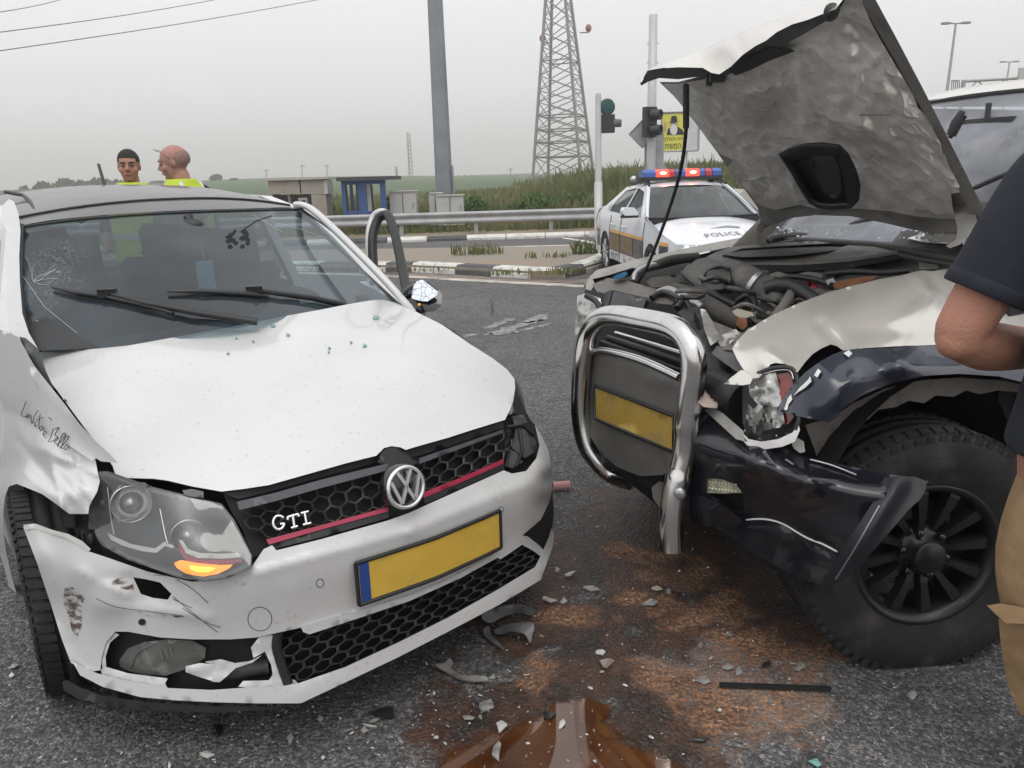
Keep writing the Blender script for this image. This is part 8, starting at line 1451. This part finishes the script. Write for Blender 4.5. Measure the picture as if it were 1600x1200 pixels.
S = [(1018, 942, 32, 16, SHM, 'largest pale curved shard in the middle of the rusty stain'), (1027, 920, 22, 10, mat('cream shard', (.55, .47, .36), .5), 'cream coloured shard at the top of the rusty stain'), (1044, 924, 10, 8, SHM, 'small clear shard beside the cream coloured one'), (925, 919, 30, 8, SHM, 'long thin pinkish shard right of the white car bumper'), (1098, 1062, 26, 14, SHARDG, 'clear lens shard just left of the black strip'), (1140, 991, 18, 14, SHARDG, 'clear angular shard on the orange grit'), (938, 1019, 18, 9, SHW, 'white oval shard left of the orange grit'), (946, 1036, 32, 20, mat('brown tinted shard', (.26, .20, .16), .3, coat=.5), 'brown tinted shard below the white oval one'), (1138, 1042, 22, 10, SHM, 'pale shard above the left end of the black strip'), (1154, 1048, 12, 16, SHARDG, 'clear chip touching the pale shard above the black strip'), (1250, 1043, 24, 16, SHARDG, 'ribbed clear shard near the big tyre'), (1197, 1038, 20, 14, SHD, 'black plastic shard above the black strip'), (1340, 1037, 10, 10, SHARDG, 'small clear shard at the foot of the big tyre'), (1425, 1086, 14, 14, SHM, 'lone pale pebble-like shard right of the black strip'), (757, 1102, 34, 26, SHARDG, 'large transparent shard at the left edge of the puddle'), (732, 1121, 22, 12, SHM, 'grey flat shard left of the transparent one'), (751, 1120, 10, 10, SHARDG, 'small clear shard between the grey flat one and puddle'), (783, 1134, 22, 24, SHW, 'white curved shard at the puddle edge'), (776, 1172, 20, 36, SHARDG, 'tall clear sliver lying in the puddle'), (858, 1116, 18, 18, SHD, 'black shard half in the puddle top'), (878, 1132, 16, 18, SHW, 'white forked sliver in the puddle'), (600, 1113, 46, 18, SHD, 'black mirror-like shard with pale rim below the bumper'), (586, 1126, 18, 8, SHM, 'pale shard under the black mirror-like one'), (568, 1140, 12, 12, SHM, 'round grey shard left of the thin sliver'), (545, 1141, 22, 6, SHM, 'thin pale shard below the white bumper corner'), (576, 1134, 26, 4, SHW, 'straight white sliver beside the round grey shard'), (502, 1123, 14, 10, SHM, 'small pale shard below the lower lip corner'), (455, 1154, 14, 18, SHM, 'upright grey shard on the dark road at bottom'), (342, 1140, 24, 26, SHD, 'dark glossy shard below the black splitter'), (322, 1180, 24, 10, SHW, 'white elongated shard at the bottom left'), (265, 1196, 10, 10, SHW, 'white chip at the bottom edge left'), (22, 1041, 20, 12, SHM, 'pale flat shard left of the flat white car tyre'), (18, 1055, 9, 7, SHW, 'small white chip below the pale flat shard by the tyre'), (858, 937, 28, 10, SHM, 'pointed grey shards row under the bumper end'), (880, 940, 12, 10, SHM, 'triangular grey shard beside the pointed ones'), (870, 890, 10, 8, SHM, 'crumpled grey shard right of the bumper corner'), (890, 897, 30, 10, SHM, 'broken grey shard cluster right of the white bumper'), (1093, 1010, 12, 8, mat('brown tinted shard', (.26, .20, .16), .3), 'brown chip on the dark part of the stain'), (940, 1050, 10, 6, SHW, 'small white chip below the brown tinted shard'), (1276, 1193, 26, 16, TEAL, 'teal crumbled glass at the bottom edge'), (1094, 1156, 26, 6, SHD, 'thin black sliver below the orange grit'), (797, 1063, 14, 8, SHARDG, 'clear chip beside the torn lip strip'), (770, 1057, 12, 9, SHARDG, 'clear chip right of the broken bracket'), (682, 1152, 10, 6, SHW, 'white chip in front of the puddle left side'), (700, 1135, 8, 6, SHM, 'grey chip left of the grey flat shard')]
for px, py, ww, hh_, mt, lb in S: shard(px, py, ww, hh_, mt, lb, ang=random.uniform(-.3, .3), k=random.choice([4, 5, 5, 6]))
# long thin things
m = MB(); a, b = G(1124, 1070, .012), G(1298, 1076, .012); d = (b-a).normalized(); m.box((a+b)/2, (b-a).length, .011, .010, (d, Vector((-d.y, d.x, 0)), Vector((0, 0, 1)))); m.box((a+b)/2+Vector((0, 0, .006)), (b-a).length*.98, .004, .005, (d, Vector((-d.y, d.x, 0)), Vector((0, 0, 1)))); tag(m.build('rubber_strip', BLACK), 'straight black rubber strip on the road before the big tyre', 'rubber strip')
m = MB(); a, b = G(864, 760, .03), G(890, 758, .03); m.tube([a, b], .022, 14, caps=False); m.tube([b, a], .018, 14, caps=False); rg = 14; m.lathe(b, (b-a), [(0, .022), (.001, .018)], 14); tag(m.build('pink_tube', mat('pink plastic', (.52, .27, .27), .5, var=.1, col2=(.6, .45, .44), c2lo=.5, c2hi=.7, c2scale=20)), 'short pink plastic tube lying right of the white bumper', 'tube')
def scrap(name, out, z0, curl, mt, label, cat='plastic scrap'):
    pts = spline(out, 3, True); V, T = tri(pts, [], 9); m = MB(); ys = [p[1] for p in out]; y0, y1 = min(ys), max(ys); P = [G(x, y, z0+curl*math.sin((x+y)*.06)*.5+curl*(y1-y)/(y1-y0+1)) for x, y in V]; m.add(P, T); m.add([p-Vector((0, 0, .004)) for p in P], [f[::-1] for f in T]); return tag(m.build(name, mt), label, cat, 'torn grey trim under the white car')
GT = mat('torn grey trim', (.15, .15, .15), .45, var=.3, scale=15, coat=.3)
scrap('trim_scrap', [(752, 962), (780, 948), (810, 944), (832, 950), (834, 960), (812, 957), (786, 962), (766, 972)], .02, .03, GT, 'upper curved grey trim scrap under the bumper end')
scrap('trim_scrap', [(772, 985), (790, 976), (815, 972), (834, 974), (832, 990), (828, 1004), (820, 990), (800, 986), (780, 990)], .015, .03, GT, 'lower curved grey trim scrap with a pointed tip'); scrap('trim_scrap', [(755, 984), (764, 978), (768, 992), (780, 1004), (788, 1014), (774, 1006), (758, 994)], .01, .02, GT, 'short hooked grey trim scrap left of the lower one')
scrap('broken_bracket', [(680, 1038), (694, 1036), (702, 1028), (708, 1036), (704, 1044), (724, 1054), (756, 1056), (762, 1062), (740, 1064), (716, 1060), (698, 1050)], .012, .02, mat('clear grey bracket', (.20, .19, .175), .3, coat=.5, var=.3, scale=30), 'broken clear bracket on the road below the lower grille', 'bracket')
m = MB()                                                                 # countless crumbs of glass
for i in range(900):
    if i < 620: px, py = rng.uniform(640, 1450), rng.uniform(780, 1195)
    else: px, py = rng.uniform(0, 760), rng.uniform(1010, 1199)
    p = G(px, py, .004); r = abs(rng.normal(0, .0024))+.0011; m.box(p+Vector((0, 0, r*.4)), r*rng.uniform(.7, 1.9), r, r*.7, (Vector((*rng.normal(0, 1, 2), .2)), Vector((*rng.normal(0, 1, 2), 0)), Vector((*rng.normal(0, .3, 2), 1))), mi=int(rng.choice([0, 0, 1, 2])))
tag(m.build('glass_crumbs', [mat('white glass crumb', (.58, .58, .56), .2, coat=.5), SHM, mat('dull crumb', (.22, .21, .20), .4)], loc=(0, 0, 0)), 'tiny crumbs of broken glass and plastic scattered over the asphalt', 'glass crumbs', kind='stuff')
